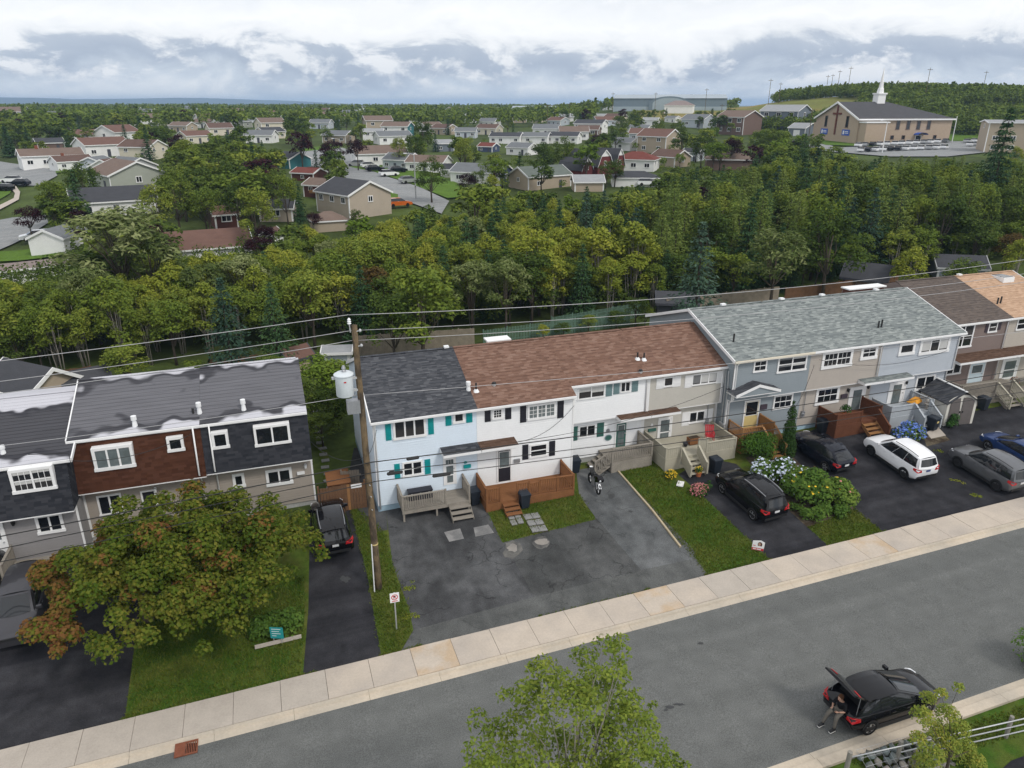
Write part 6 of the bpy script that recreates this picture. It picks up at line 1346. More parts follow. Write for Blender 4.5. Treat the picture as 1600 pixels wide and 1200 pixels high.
def far_house(lab, u0, u1, vb, L, D, rel, h, rise, wall, roof, nfront=3, ngable=1, chim=None, door=True, vtop=None, group=None, gcol=None, hip=False, trim='white_trim', name='house', cat='house', porch=None, at=None, scale=None, protect=True, garage=False, vis=None):
    uc = (u0 + u1) / 2; g = at or G(uc, vb); dist = (g - CAMP).length; az = atan2(g.x, g.y)
    app = L * abs(cos(radians(rel))) + D * abs(sin(radians(rel))); s = scale or min(1.7, max(.6, (u1 - u0) * dist / FPX / app))
    L, D, h, rise = L * s, D * s, h * s, rise * s
    back = .5 * (D * abs(cos(radians(rel))) + L * abs(sin(radians(rel)))) * .9
    c = g + Vector((sin(az), cos(az), 0)) * (0 if at else back); c.z = T(c.x, c.y) - .05; rz = -az + radians(rel)
    t = thing(name, lab, cat, c, rz, group); gc = gcol or wall
    b = MB().use(wall); x, y = L / 2, D / 2
    b.quad((-x, -y, -2), (x, -y, -2), (x, -y, h), (-x, -y, h)); b.quad((x, y, -2), (-x, y, -2), (-x, y, h), (x, y, h)); b.use(gc)
    if hip: b.quad((x, -y, -2), (x, y, -2), (x, y, h), (x, -y, h)); b.quad((-x, y, -2), (-x, -y, -2), (-x, -y, h), (-x, y, h))
    else: b.quad((x, -y, -2), (x, y, -2), (x, y, h), (x, 0, h + rise), (x, -y, h)); b.quad((-x, y, -2), (-x, -y, -2), (-x, -y, h), (-x, 0, h + rise), (-x, y, h))
    b.build('wall', t)
    ov = .35 * s; b = MB().use(roof); th = .12; k = rise / y
    if hip:
        r = [(-x - ov, -y - ov, h - k * ov), (x + ov, -y - ov, h - k * ov), (x + ov, y + ov, h - k * ov), (-x - ov, y + ov, h - k * ov), (-x + y, 0, h + rise), (x - y, 0, h + rise)]
        if L <= D: r[4] = r[5] = (0, 0, h + rise)
        b.quad(r[0], r[1], r[5], r[4]); b.quad(r[2], r[3], r[4], r[5]); b.quad(r[1], r[2], r[5]); b.quad(r[3], r[0], r[4])
        rf = b.build('roof', t); b = MB().use(trim); e = h - k * ov - .02
        for q in ((-x - ov, x + ov, -y - ov, -y - ov + .05), (-x - ov, x + ov, y + ov - .05, y + ov), (-x - ov, -x - ov + .05, -y - ov + .05, y + ov - .05), (x + ov - .05, x + ov, -y - ov + .05, y + ov - .05)): b.box(q[0], q[1], q[2], q[3], e - .2, e)
        b.build('fascia', t)
    else:
        for sg in (-1, 1):
            e = (sg * (y + ov), h - k * ov); b.add([(-x - ov, e[0], e[1]), (x + ov, e[0], e[1]), (x + ov, 0, h + rise), (-x - ov, 0, h + rise), (-x - ov, e[0], e[1] + th), (x + ov, e[0], e[1] + th), (x + ov, 0, h + rise + th), (-x - ov, 0, h + rise + th)],
                [(4, 5, 6, 7), (3, 2, 1, 0), (0, 1, 5, 4), (1, 2, 6, 5), (3, 0, 4, 7)] if sg < 0 else [(7, 6, 5, 4), (0, 1, 2, 3), (4, 5, 1, 0), (5, 6, 2, 1), (7, 4, 0, 3)])
        rf = b.build('roof', t)
        for xx in (-x - ov, x + ov):
            b = MB().use(trim); w = .04
            for sg in (-1, 1):
                e = (sg * (y + ov), h - k * ov); b.add([(xx - w, e[0], e[1] - .16), (xx + w, e[0], e[1] - .16), (xx + w, 0, h + rise - .16), (xx - w, 0, h + rise - .16), (xx - w, e[0], e[1] + th + .04), (xx + w, e[0], e[1] + th + .04), (xx + w, 0, h + rise + th + .04), (xx - w, 0, h + rise + th + .04)], [(0, 3, 2, 1), (4, 5, 6, 7), (0, 1, 5, 4), (1, 2, 6, 5), (2, 3, 7, 6), (3, 0, 4, 7)])
            b.build('bargeboard', t)
        b = MB().use(trim); b.box(-x - ov, x + ov, -y - ov - .06, -y - ov, h - k * ov - .12, h - k * ov + .1); b.build('gutter', t)
        for xx in (-x + .1, x - .1):
            b = MB().use(trim); b.box(xx - .12, xx + .12, -y - .04, -y + .1, 0, h - .02); b.build('corner_board', t)
    wk = dict(fw=.12 * s)
    for i in range(nfront):
        xx = -x + L * (i + .5) / nfront
        if door and i == nfront // 2 and nfront > 1: door_ = MB().use('w_charcoal' if i % 2 else 'white_trim'); door_.box(xx - .5 * s, xx + .5 * s, -y - .05, -y, 0, 2.1 * s); door_.build('door', t)
        elif garage and i == 0: door_ = MB().use('white_trim'); door_.box(xx - 1.3 * s, xx + 1.3 * s, -y - .05, -y, 0, 2.1 * s); door_.build('garage_door', t)
        else:
            for z0 in ([.95 * s] if h < 3.6 * s else [.9 * s, 3.4 * s] if h > 4.6 * s else [h - 1.7 * s]): window(t, xx - .75 * s, xx + .75 * s, z0, z0 + 1.2 * s, -y, cols=2, **wk)
    for sg in (-1, 1):
        for i in range(ngable):
            yy = -y + D * (i + .5) / ngable; o = window(t, -.55 * s, .55 * s, 0, 1.15 * s, 0, cols=2, **wk); o.location = (sg * x, yy, h - 1.55 * s); o.rotation_euler = (0, 0, sg * pi / 2)
    if chim: b = MB().use(chim); xx = -x * .4; b.box(xx - .4 * s, xx + .4 * s, -.35 * s, .35 * s, h, h + rise + .9 * s); b.build('chimney', rf)
    if porch: b = MB().use(porch); b.box(-x * .3, x * .8, -y - 2.2 * s, -y - .02, h * .42, h * .42 + .15); b.box(-x * .3, x * .8, -y - 2.2 * s, -y - 2.12 * s, h * .42, h * .42 + 1.0 * s); b.build('deck', t)
    if protect: BOXES.append((u0, u1, (vis or vb - 5), dist))
    FOOT.append((c.x, c.y, .45 * hypot(L, D))); SHORT.append((c.x, c.y, lab))
    return t
FH = far_house
H1, H2 = 2.9, 5.0
# left street
FH('long white house with pinkish brown roof at the far left street', 46, 120, 262, 15, 8, 8, 3.2, 1.6, 'w_white', 'f_tan', 4, chim='brick_red')
FH('low house with brown roof and brick chimney beside the big round tree', 88, 140, 266, 12, 8, 20, H1, 1.7, 'w_white', 'f_brown', 3, chim='brick_red')
FH('white house with rusty brown roof and two gables at left', 128, 196, 246, 13, 8, 25, H1 + .6, 1.8, 'w_white', 'f_rust', 3)
FH('cream house with brown roof behind the grey gables', 196, 257, 250, 12, 9, -40, H2 * .8, 2.0, 'w_cream', 'f_brown', 2, 2)
FH('grey roofed pale house left of the grey gables', 133, 175, 266, 10, 8, 60, H1, 1.6, 'w_greyblue', 'f_grey', 2)
FH('white gabled house with brown roof in the row of gables', 152, 212, 280, 11, 8, 55, H1 + .4, 1.9, 'w_white', 'f_brown', 2)
FH('blue grey gabled house with grey roof in the row of gables', 176, 240, 280, 11, 9, -62, H1 + .4, 2.0, 'w_grey', 'f_grey', 2)
FH('sage grey gable end with small white window nearest in the row', 155, 252, 302, 12, 10, -72, H1 + .3, 2.1, 'w_sage', 'f_tan', 2, 1)
FH('broad house with dark grey roof behind the tall leafy tree', 130, 234, 338, 15, 9, 4, H1, 2.3, 'w_white', 'f_dark', 3, vis=322)
FH('white gable ended house at the left lawn', 70, 128, 396, 11, 8, 58, H1 + .5, 1.8, 'w_white', 'f_grey', 2, 0)
FH('flat roofed pink grey outbuilding at the left edge', -30, 86, 445, 10, 4, 3, 1.7, .3, 'w_white', 'f_pink', 0, 0, door=False, name='outbuilding', cat='outbuilding', vis=428)
FH('long brown roofed building half sunk in the yellow green trees', 250, 384, 402, 13, 7, 3, 1.1, 1.9, 'w_white', 'f_rust', 0, 0, door=False, vis=388)
FH('small red brown shed with white window', 334, 371, 357, 3.4, 3, 12, 2.2, .9, 'w_rust', 'f_rust', 1, 0, door=False, name='shed', cat='shed')
FH('beige shed with dark roof beside a small spruce', 410, 463, 347, 6, 4.2, -12, 2.5, 1.2, 'w_beige', 'f_dark', 1, 0, door=False, name='shed', cat='shed')
FH('small hipped rusty roof below the beige house', 487, 542, 362, 6.5, 5, 10, 2.2, 1.3, 'w_tan', 'f_tan', 0, 0, door=False, hip=True, name='shed', cat='shed', vis=350)
FH('little gabled shed with brown roof in the leaves', 411, 442, 384, 3.6, 3.2, 55, 2.2, 1.2, 'w_white', 'f_brown', 0, 0, door=False, name='shed', cat='shed')
# middle street
FH('large beige gabled house with dark roof and white corner trim', 498, 611, 342, 12, 9.5, -58, H2 * .84, 2.2, 'w_beige', 'f_dark', 3, 1, door=False, vis=334)
FH('dark red house with tan roof and raised timber deck', 478, 545, 312, 12, 8, -40, H2 * .78, 1.7, 'w_rust', 'f_tan', 2, 0, porch='deck_amber', door=False)
FH('house with bright red roof on the curving street', 460, 508, 284, 10, 8, -38, H1, 1.5, 'w_rust', 'f_red', 1, 0, door=False)
FH('teal gabled house on the curving street', 430, 484, 264, 9, 8, -55, H1, 1.8, 'w_teal', 'f_dark', 1, 0, door=False)
FH('white and grey house with tan roof and garage door', 551, 635, 258, 15, 8, 12, H1 + .2, 1.9, 'w_white', 'f_tan', 4, garage=True)
FH('charcoal gable ended house with grey roof by the parked cars', 600, 658, 266, 10, 8.5, -35, H1 + .3, 1.9, 'w_greyblue', 'f_grey', 3, 0, gcol='w_charcoal')
FH('white house with brown roof right of the charcoal gable', 636, 706, 270, 12, 8, -22, H1, 1.7, 'w_white', 'f_tan', 3)
FH('sage house with dark roof by the light green tree', 690, 732, 278, 8, 8, -20, H1, 1.6, 'w_sage', 'f_dark', 2)
FH('grey roofed house with navy blue gable', 705, 802, 290, 14, 8, -28, H1, 1.8, 'w_white', 'f_grey', 3, gcol='w_navy', vis=283)
FH('tan gabled house with long green grey roof', 795, 892, 298, 15, 9, 38, H1 + .5, 2.2, 'w_tan', 'f_green', 2, vis=288)
FH('pale roofed hut behind the dark spruces', 893, 942, 300, 7, 5, 10, 2.3, 1.3, 'w_tan', 'f_pale', 0, 0, door=False, name='shed', cat='shed', vis=292)
FH('slate grey hipped roof behind the spruces', 955, 1026, 292, 12, 7, 5, 2.4, 1.3, 'w_white', 'f_dark', 0, 0, door=False, hip=True, vis=283)
def barn():
    g = G(922, 282); az = atan2(g.x, g.y); c = g + Vector((sin(az), cos(az), 0)) * 6; c.z = T(c.x, c.y); t = thing('barn_house', 'dark red gambrel roofed house with white edged gables', 'house', c, -az + radians(-38)); s = (965 - 872) * (g - CAMP).length / FPX / 17.5
    def gam(nm, x0, x1, y0, y1, h, k):
        w = (y1 - y0) / 2; ym = (y0 + y1) / 2; pr = [(-w - .3, h - .4), (-w * .62, h + k * .62), (0, h + k), (w * .62, h + k * .62), (w + .3, h - .4)]
        b = MB().use('w_barn'); b.quad((x0, y0, -1.5), (x1, y0, -1.5), (x1, y0, h), (x0, y0, h)); b.quad((x1, y1, -1.5), (x0, y1, -1.5), (x0, y1, h), (x1, y1, h))
        for xx, f in ((x0, -1), (x1, 1)): q = [(xx, y0, -1.5), (xx, y1, -1.5), (xx, y1, h), (xx, ym + w * .62, h + k * .6), (xx, ym, h + k - .05), (xx, ym - w * .62, h + k * .6), (xx, y0, h)]; b.quad(*(q if f > 0 else q[::-1]))
        b.build('wall', t); b = MB().use('f_dark')
        for (a, za), (e, ze) in zip(pr, pr[1:]): b.quad((x0 - .3, ym + a, za + .06), (x1 + .3, ym + a, za + .06), (x1 + .3, ym + e, ze + .06), (x0 - .3, ym + e, ze + .06)); b.quad((x0 - .3, ym + e, ze - .02), (x1 + .3, ym + e, ze - .02), (x1 + .3, ym + a, za - .02), (x0 - .3, ym + a, za - .02))
        b.build('roof', t)
        b = MB().use('white_trim')
        for (a, za), (e, ze) in zip(pr, pr[1:]): b.quad((x1 + .32, ym + a, za - .25), (x1 + .32, ym + e, ze - .25), (x1 + .32, ym + e, ze + .1), (x1 + .32, ym + a, za + .1))
        b.quad((x1 + .05, ym - w * .62, h + k * .58), (x1 + .05, ym + w * .62, h + k * .58), (x1 + .05, ym, h + k - .1)); b.build('gable_trim', t)
        o = window(t, -.5, .5, 0, 1.5, 0, cols=2); o.location = (x1, ym, h - .2); o.rotation_euler = (0, 0, pi / 2)
    gam('main', -6, 5.2, -3.4, 3.4, 3.6, 4.2); gam('wing', -5, 3.6, -8.5, -3.6, 2.8, 3.0); gam('rear', -2, 6.4, 3.5, 7.5, 3.6, 4.4); t.scale = (s,) * 3
    BOXES.append((872, 966, 268, (g - CAMP).length)); FOOT.append((c.x, c.y, 9 * s))
barn()
FH('white house with terracotta red roof beside the barn house', 960, 1028, 268, 11, 8, -12, H1 + .3, 1.7, 'w_white', 'f_red', 3, 2, hip=True, door=False, vis=262)
FH('tall tan two storey house with brown roof', 996, 1060, 240, 11, 8, -35, H2, 2.0, 'w_tan', 'f_rust', 2, 1, door=False)
FH('low front wing with brown gabled roof of the tan house', 1018, 1076, 262, 9, 7, -40, H1, 1.7, 'w_tan', 'f_brown', 1, 1, door=False, vis=256)
FH('white house with dark roof right of the tan house', 1066, 1098, 252, 8, 8, -20, H1 + 1.0, 1.4, 'w_greyblue', 'f_dark', 2, 1)
FH('small white gabled house between barn house and tan house', 954, 1000, 236, 9, 7, -35, H1, 1.5, 'w_white', 'f_grey', 1)
for k, (a, c) in enumerate(((766, 818), (808, 861), (853, 908))): FH(['leftmost of three grey roofed white houses in a level row', 'middle of three grey roofed white houses in a level row', 'rightmost of three grey roofed white houses in a level row'][k], a, c, 225, 13, 8, -15, H1, 1.4, 'w_white', ('f_dark', 'f_grey', 'f_dark')[k], 4)
FH('grey roofed house with white gable before the level row', 792, 840, 243, 10, 8, -32, H1, 1.6, 'w_white', 'f_grey', 2)
FH('navy house with bright red roof', 747, 780, 238, 9, 8, -30, H1, 1.6, 'w_navy', 'f_red', 2)
FH('brown roofed low shed before a white house in the middle distance', 902, 938, 214, 8, 6, -12, 2.6, 1.3, 'w_brown', 'f_brown', 2, door=False)
FH('white two storey house with dark roof in the middle distance', 898, 948, 211, 11, 8, -18, H2 * .8, 1.3, 'w_white', 'f_dark', 4, 1)
FH('low white house behind the big purple tree', 585, 642, 226, 12, 8, 18, H1, 1.5, 'w_white', 'f_grey', 3)
FH('white house with pale roof and navy base', 569, 601, 220, 9, 7, -10, H2 * .8, 1.2, 'w_white', 'f_pale', 2)
FH('white and teal house with tan roof', 598, 646, 214, 11, 8, -20, H2 * .8, 1.5, 'w_white', 'f_tan', 3, 1, gcol='w_teal')
FH('navy house with pale grey roof among trees', 678, 709, 237, 8, 7, 10, H1 + .5, 1.4, 'w_slate', 'f_pale', 2)
FH('grey roofed house above the navy one', 712, 746, 216, 9, 7, -8, H1, 1.3, 'w_greyblue', 'f_grey', 3)
FH('brown roofed pair of gables in the left middle distance', 402, 444, 208, 10, 8, 20, H2 * .8, 1.7, 'w_cream', 'f_tan', 2)
FH('sandy house with brown roof in the far middle', 568, 612, 200, 11, 8, 12, H1, 1.7, 'w_tan', 'f_tan', 2)
FH('white gabled house in the far left middle', 360, 392, 200, 8, 8, 60, H1, 1.6, 'w_sage', 'f_grey', 1)
FH('brown roofed house near the far left trees', 325, 362, 212, 9, 7, 15, H1, 1.7, 'w_cream', 'f_brown', 2)
FH('rust roofed house left behind the round tree', 122, 162, 224, 10, 8, 5, H1, 1.5, 'w_white', 'f_rust', 2)
FH('white gabled house with brown roof at far left', 158, 214, 224, 12, 8, 50, H1 + .5, 2.0, 'w_white', 'f_rust', 2)
FH('dark roofed house at the far left', 62, 96, 236, 9, 8, 8, H1, 1.5, 'w_brown', 'f_dark', 2)
FH('dark brown two storey house with white trim on the right', 1121, 1184, 212, 10, 8.5, -38, H2, 1.7, 'w_brown', 'f_tan', 3, 0, door=False)
FH('blue grey two storey house with pale roof', 1190, 1258, 205, 12, 8, -28, H2, 1.6, 'w_slate', 'f_pale', 3, 1, door=False)
FH('blue grey garage with white door beside the two storey house', 1234, 1272, 214, 7, 7, -35, H1, 1.5, 'w_slate', 'f_pale', 1, 0, door=False, garage=True, name='garage', cat='garage')
FH('grey gabled house at the foot of the yellow slope', 1066, 1114, 201, 11, 8, -35, H1 + .3, 1.8, 'w_greyblue', 'f_grey', 2)
FH('brown hipped roof sunk among the spruces', 1103, 1172, 266, 10, 7, 5, 2.4, 1.4, 'w_brown', 'f_tan', 0, 0, door=False, hip=True, vis=258)
FH('dark roof among the trees behind the tan roofed row', 1455, 1525, 440, 7, 5, 20, 2.0, 1.4, 'w_slate', 'f_dark', 0, 0, door=False, name='shed', cat='shed', trim='w_grey')
far_labels = [(0, 40, 'w_white', 'f_tan'), (40, 75, 'w_white', 'f_grey'), (215, 245, 'w_white', 'f_grey'), (250, 280, 'w_cream', 'f_tan'), (300, 325, 'w_white', 'f_grey'), (415, 440, 'w_white', 'f_rust'), (468, 490, 'w_white', 'f_grey'), (520, 545, 'w_cream', 'f_tan'), (640, 665, 'w_white', 'f_grey'), (690, 715, 'w_cream', 'f_tan'), (725, 745, 'w_white', 'f_dark'), (760, 790, 'w_white', 'f_tan'), (800, 822, 'w_tan', 'f_tan'), (830, 852, 'w_cream', 'f_brown'), (865, 895, 'w_white', 'f_pale'), (930, 952, 'w_white', 'f_pale'), (1004, 1030, 'w_white', 'f_pale'), (1040, 1062, 'w_white', 'f_grey')]
r9 = random.Random(4); r2c = dict(w_white='white', w_cream='cream', w_tan='tan', w_greyblue='grey blue', f_tan='light brown', f_grey='grey', f_rust='rust', f_dark='dark', f_brown='brown', f_pale='pale')
for a, c, w, r in far_labels: FH(f"small {r2c[w]} house, {r2c[r]} roof, far off {'left of the copper trees' if a < 510 else 'above the middle streets' if a < 790 else 'below the arenas'}", a, c, r9.choice([184, 188, 192, 196]), 11, 8, r9.uniform(-40, 40), H1 + .4, 1.6, w, r, 2, 1, group='small houses far off among the trees')
for k in range(46):
    d = r9.uniform(420, 1300); u = r9.uniform(-20, 960); w, r = r9.choice(['w_white', 'w_white', 'w_cream', 'w_greyblue']), r9.choice(['f_grey', 'f_tan', 'f_brown', 'f_dark']); FH(f"tiny {r2c[w]} house, {r2c[r]} roof, near horizon {'under the blue hills' if u < 480 else 'left of the arenas' if u < 790 else 'close to the arenas'}", u, u + 14 * 420 / d + 4, 180, 13, 9, r9.uniform(-40, 40), 3.2, 1.8, w, r, 0, 0, door=False, at=AT(u, d), scale=1.15, group='tiny houses near the horizon', protect=False)
for k in range(60):
    u, v = r9.uniform(255, 1010), r9.uniform(186, 226); p = G(u, v)
    if any((p.x - x) ** 2 + (p.y - y) ** 2 < (q + 11) ** 2 for x, y, q in FOOT): continue
    w, r = r9.choice(['w_white', 'w_white', 'w_cream', 'w_greyblue', 'w_tan']), r9.choice(['f_grey', 'f_tan', 'f_brown', 'f_dark', 'f_rust']); d = (p - CAMP).length; q = 12 * FPX / d / 2
    FH(f"{r2c[w]} house, {r2c[r]} roof, half hidden by trees {'left of the copper trees' if u < 510 else 'above the middle streets' if u < 790 else 'below the arenas'}", u - q, u + q, v, 11, 8, r9.uniform(-45, 45), H1 + .2, 1.7, w, r, 3, 1, vis=v - 5)
# ---- church
def church():
    g = G(1372, 226); az = atan2(g.x, g.y); t0 = Vector((sin(az), cos(az), 0)); L, D, h, rise = 37, 26, 8.4, 5.2; c = g + t0 * 19; c.z = T(c.x, c.y); rz = -az + radians(36)
    t = thing('church', 'tan brick church with dark hipped roof, cross and white steeple', 'church', c, rz); mat('church_brick', (.42, .33, .25), .9, .1, 2.5, .2, 12); mat('church_roof', (.08, .079, .084), .9, .15, .6); mat('cross_wood', (.15, .055, .04), .8, .2, 3); mat('banner_blue', (.04, .10, .42), .6, .1, 2)
    x, y = L / 2, D / 2; b = MB().use('church_brick'); b.quad((-x, -y, -2), (x, -y, -2), (x, -y, h), (-x, -y, h)); b.quad((x, y, -2), (-x, y, -2), (-x, y, h), (x, y, h)); b.quad((x, -y, -2), (x, y, -2), (x, y, h), (x, -y, h))
    b.quad((-x, y, -2), (-x, -y, -2), (-x, -y, h), (-x, 0, h + rise), (-x, y, h)); b.build('wall', t)
    b = MB().use('church_roof'); o = .7; e = h - .3; r0 = (-x - o, 0, h + rise + .1); r1 = (x * .02, 0, h + rise + .1); A = (-x - o, -y - o, e); B = (x + o, -y - o, e); C_ = (x + o, y + o, e); D_ = (-x - o, y + o, e)
    b.quad(A, B, r1, r0); b.quad(C_, D_, r0, r1); b.quad(B, C_, r1); rf = b.build('roof', t)
    b = MB().use('white_trim')
    for sg in (-1, 1): b.add([(-x - o - .1, sg * (y + o), e - .5), (-x - o + .15, sg * (y + o), e - .5), (-x - o + .15, 0, h + rise - .45), (-x - o - .1, 0, h + rise - .45), (-x - o - .1, sg * (y + o), e + .1), (-x - o + .15, sg * (y + o), e + .1), (-x - o + .15, 0, h + rise + .2), (-x - o - .1, 0, h + rise + .2)], [(0, 3, 2, 1), (4, 5, 6, 7), (0, 1, 5, 4), (1, 2, 6, 5), (2, 3, 7, 6), (3, 0, 4, 7)])
    b.build('bargeboard', t); b = MB().use('white_trim'); b.box(-x - o, x + o, -y - o - .15, -y - o, e - .5, e); b.build('fascia', t)
    for i, f in enumerate((.42, .53, .64, .75)):
        xx = -x + L * f; w = window(t, xx - .8, xx + .8, h - 4.0, h - .9, -y, cols=1, frame='w_brown', fw=.2)
    for f in (.38, .50, .84): xx = -x + L * f; window(t, xx - .7, xx + .7, 1.2, 2.6, -y, frame='w_brown', fw=.15)
    b = MB().use('white_trim'); xx = -x + L * .66; b.box(xx - 1.2, xx + 1.2, -y - .1, -y, 0, 2.6); dr = b.build('door', t); b = MB().use('glass'); b.box(xx - 1.0, xx + 1.0, -y - .14, -y - .1, .2, 2.4); b.build('door_pane', dr)
    b = MB().use('banner_blue'); n = 8
    for i in range(n): a0, a1 = pi * i / n, pi * (i + 1) / n; b.quad((xx - 2 * cos(a0), -y - 2.5, 2.7 + .8 * sin(a0)), (xx - 2 * cos(a1), -y - 2.5, 2.7 + .8 * sin(a1)), (xx - 2 * cos(a1), -y, 2.7 + .8 * sin(a1)), (xx - 2 * cos(a0), -y, 2.7 + .8 * sin(a0)))
    b.build('entrance_canopy', t)
    b = MB().use('cross_wood'); b.box(-x - .35, -x - .02, -.3, .3, 2.5, h + rise - 1.0); b.box(-x - .34, -x - .03, -2.6, -.3, h + rise - 4.2, h + rise - 3.6); b.box(-x - .34, -x - .03, .3, 2.6, h + rise - 4.2, h + rise - 3.6); b.build('cross', t)
    for yy in (-6.5, 6.5): o_ = window(t, -.9, .9, 0, 4, 0, frame='w_brown', fw=.2); o_.location = (-x, yy, 5.0); o_.rotation_euler = (0, 0, -pi / 2)
    for yy in (-6.6, 6.8):
        b = MB().use('banner_blue'); b.box(-x - .16, -x - .02, yy - 2.2, yy + 2.2, 2.4, 4.4); bn = b.build('banner', t)
        b = MB().use('sign_white'); b.box(-x - .19, -x - .162, yy + .8, yy + 1.6, 2.8, 4.0); b.box(-x - .19, -x - .162, yy - 1.7, yy + .4, 3.1, 3.3); b.box(-x - .19, -x - .162, yy - 1.5, yy + .4, 3.6, 3.8); b.build('banner_print', bn, kind='stuff')
    b = MB().use('church_brick'); b.box(-x + .5, -x + 9, -y - 4.0, -y, -1, 6.8); b.build('side_chapel', t); b = MB().use('white_trim'); b.box(-x + .2, -x + 9.3, -y - 4.3, -y - .01, 6.8, 7.2); b.build('chapel_roof', t)
    b = MB().use('church_brick'); b.box(-x + 1, -x + 7, y, y + 3, -1, 6.4); b.build('side_chapel', t)
    sx = -x * .15; b = MB().use('white_trim'); b.box(sx - 1.5, sx + 1.5, -1.5, 1.5, h + rise - 1, h + rise + 2.6); b.box(sx - 1.8, sx + 1.8, -1.8, 1.8, h + rise + 2.6, h + rise + 3.1); b.lathe([(1.2, h + rise + 3.1), (1.0, h + rise + 4.6), (.8, h + rise + 4.8), (.05, h + rise + 11.5)], 8, (sx, 0, 0)); b.build('steeple', t)
    b = MB().use('hedge_dark')
    for yy in (-3, 5): b.box(-x - 2.2, -x - 1.0, yy - 3.5, yy + 3.2, 0, 1.4)
    BOXES.append((1283, 1485, 226, 280)); FOOT.append((c.x, c.y, 26)); return t, c, rz
mat('hedge_dark', (.02, .035, .015), .95, .3, 3)
CH = church()
FH('brick hall with a white roof at the right edge beyond the spruces', 1540, 1625, 240, 17, 12, 12, 8.0, .6, 'w_tan', 'f_pale', 4, 1, door=False, name='hall', cat='building')
def arena(lab, u, d, W, Dp, hh, arch):
    p = AT(u, d); az = atan2(p.x, p.y); t = thing('arena', lab, 'building', p, -az); mat('arena_teal', (.17, .22, .26), .6, .1, .1); mat('arena_pale', (.34, .40, .44), .6, .1, .1); mat('arena_roof', (.33, .38, .42), .7, .1, .1)  # distance haze is put into these greyed, paler colours
    x = W / 2; b = MB().use('arena_teal'); b.box(-x, x, 0, Dp, -4, hh); b.build('wall', t); b = MB().use('arena_pale'); b.box(-x - .1, x + .1, -.3, -.02, -4, hh * .35); b.build('lower_wall', t)
    b = MB().use('arena_roof'); b.add([(-x - .3, -.5, hh), (x + .3, -.5, hh), (x + .3, Dp, hh), (-x - .3, Dp, hh), (-x - .3, Dp * .5, hh + 2.4), (x + .3, Dp * .5, hh + 2.4)], [(0, 1, 5, 4), (2, 3, 4, 5), (1, 2, 5), (3, 0, 4)]); b.build('roof', t)
    b = MB().use('arena_teal'); n = 14; a = [(-arch * cos(pi * i / n), -1.2, hh * .55 + arch * .36 * sin(pi * i / n)) for i in range(n + 1)]; b.prism([(-arch, -1.2, -3)] + a + [(arch, -1.2, -3)], (0, Dp * .5, 0)); b.build('arched_front', t)
    b = MB().use('arena_pale'); a2 = [(q[0] * .82, -1.3, (q[2] - hh * .55) * .8 + hh * .55) for q in a]; b.quad(*([(-arch * .82, -1.3, -3)] + a2 + [(arch * .82, -1.3, -3)])[::-1]); b.build('glazed_front', t)
    BOXES.append((u - W / 2 * 1150 / d, u + W / 2 * 1150 / d, 166, d))
arena('large teal arena with arched front on the horizon', 1044, 470, 66, 40, 7.0, 12)
arena('second long blue arena farther left on the horizon', 858, 640, 62, 40, 4.5, 10)
FH('low white and dark pavilion before the teal arena', 1040, 1080, 168, 14, 9, -6, 4.2, 2.0, 'w_white', 'f_pink', 0, 0, door=False, at=AT(1060, 440), scale=1.1, name='pavilion', cat='building', hip=True)
# ---- cars far off: body, cabin windows and wheels in few faces
def mini(m):
    b = MB().use(m); L, W = 4.4, 1.8
    sec = [(-L / 2, .45, .85), (-L / 2 + .1, .3, 1.0), (L / 2 - 1.2, .28, .98), (L / 2 - .1, .35, .78), (L / 2, .42, .62)]; V = []
    for x, z0, z1 in sec: V += [(x, -W / 2, z0), (x, W / 2, z0), (x, W / 2, z1), (x, -W / 2, z1)]
    b.add(V, [(i * 4 + k, i * 4 + (k + 1) % 4, i * 4 + 4 + (k + 1) % 4, i * 4 + 4 + k) for i in range(4) for k in range(4)] + [(3, 2, 1, 0), (16, 17, 18, 19)])
    cab = [(-2.1, -.82, .97), (1.1, -.82, .97), (1.1, .82, .97), (-2.1, .82, .97), (-1.65, -.65, 1.5), (.25, -.65, 1.5), (.25, .65, 1.5), (-1.65, .65, 1.5)]; b.add(cab, [(4, 5, 6, 7)]); body = b.mesh('body')
    b = MB().use('car_glass'); b.add(cab, [(0, 1, 5, 4), (1, 2, 6, 5), (2, 3, 7, 6), (3, 0, 4, 7)]); gl = b.mesh('windows')
    return body, gl
b = MB().use('tyre_rubber'); b.tube([(0, -.11, .32), (0, .11, .32)], .32, 10); WH = b.mesh('wheel')
MINI = {m: mini(m) for m in ('paint_white', 'paint_silver', 'paint_black', 'paint_navy', 'paint_grey', 'paint_red', 'paint_orange', 'paint_blue')}
def far_car(lab, p, h, m, group=None, wheels=True):
    t = thing('parked_car', lab, 'car', (p.x, p.y, T(p.x, p.y) + .27), h, group); inst('body', MINI[m][0], t); inst('windows', MINI[m][1], t)
    if wheels:
        for x in (-1.35, 1.3):
            for y in (-.8, .8): inst('wheel', WH, t, (x, y, 0))
    return t
vd = lambda p, a: -atan2(p.x, p.y) + a
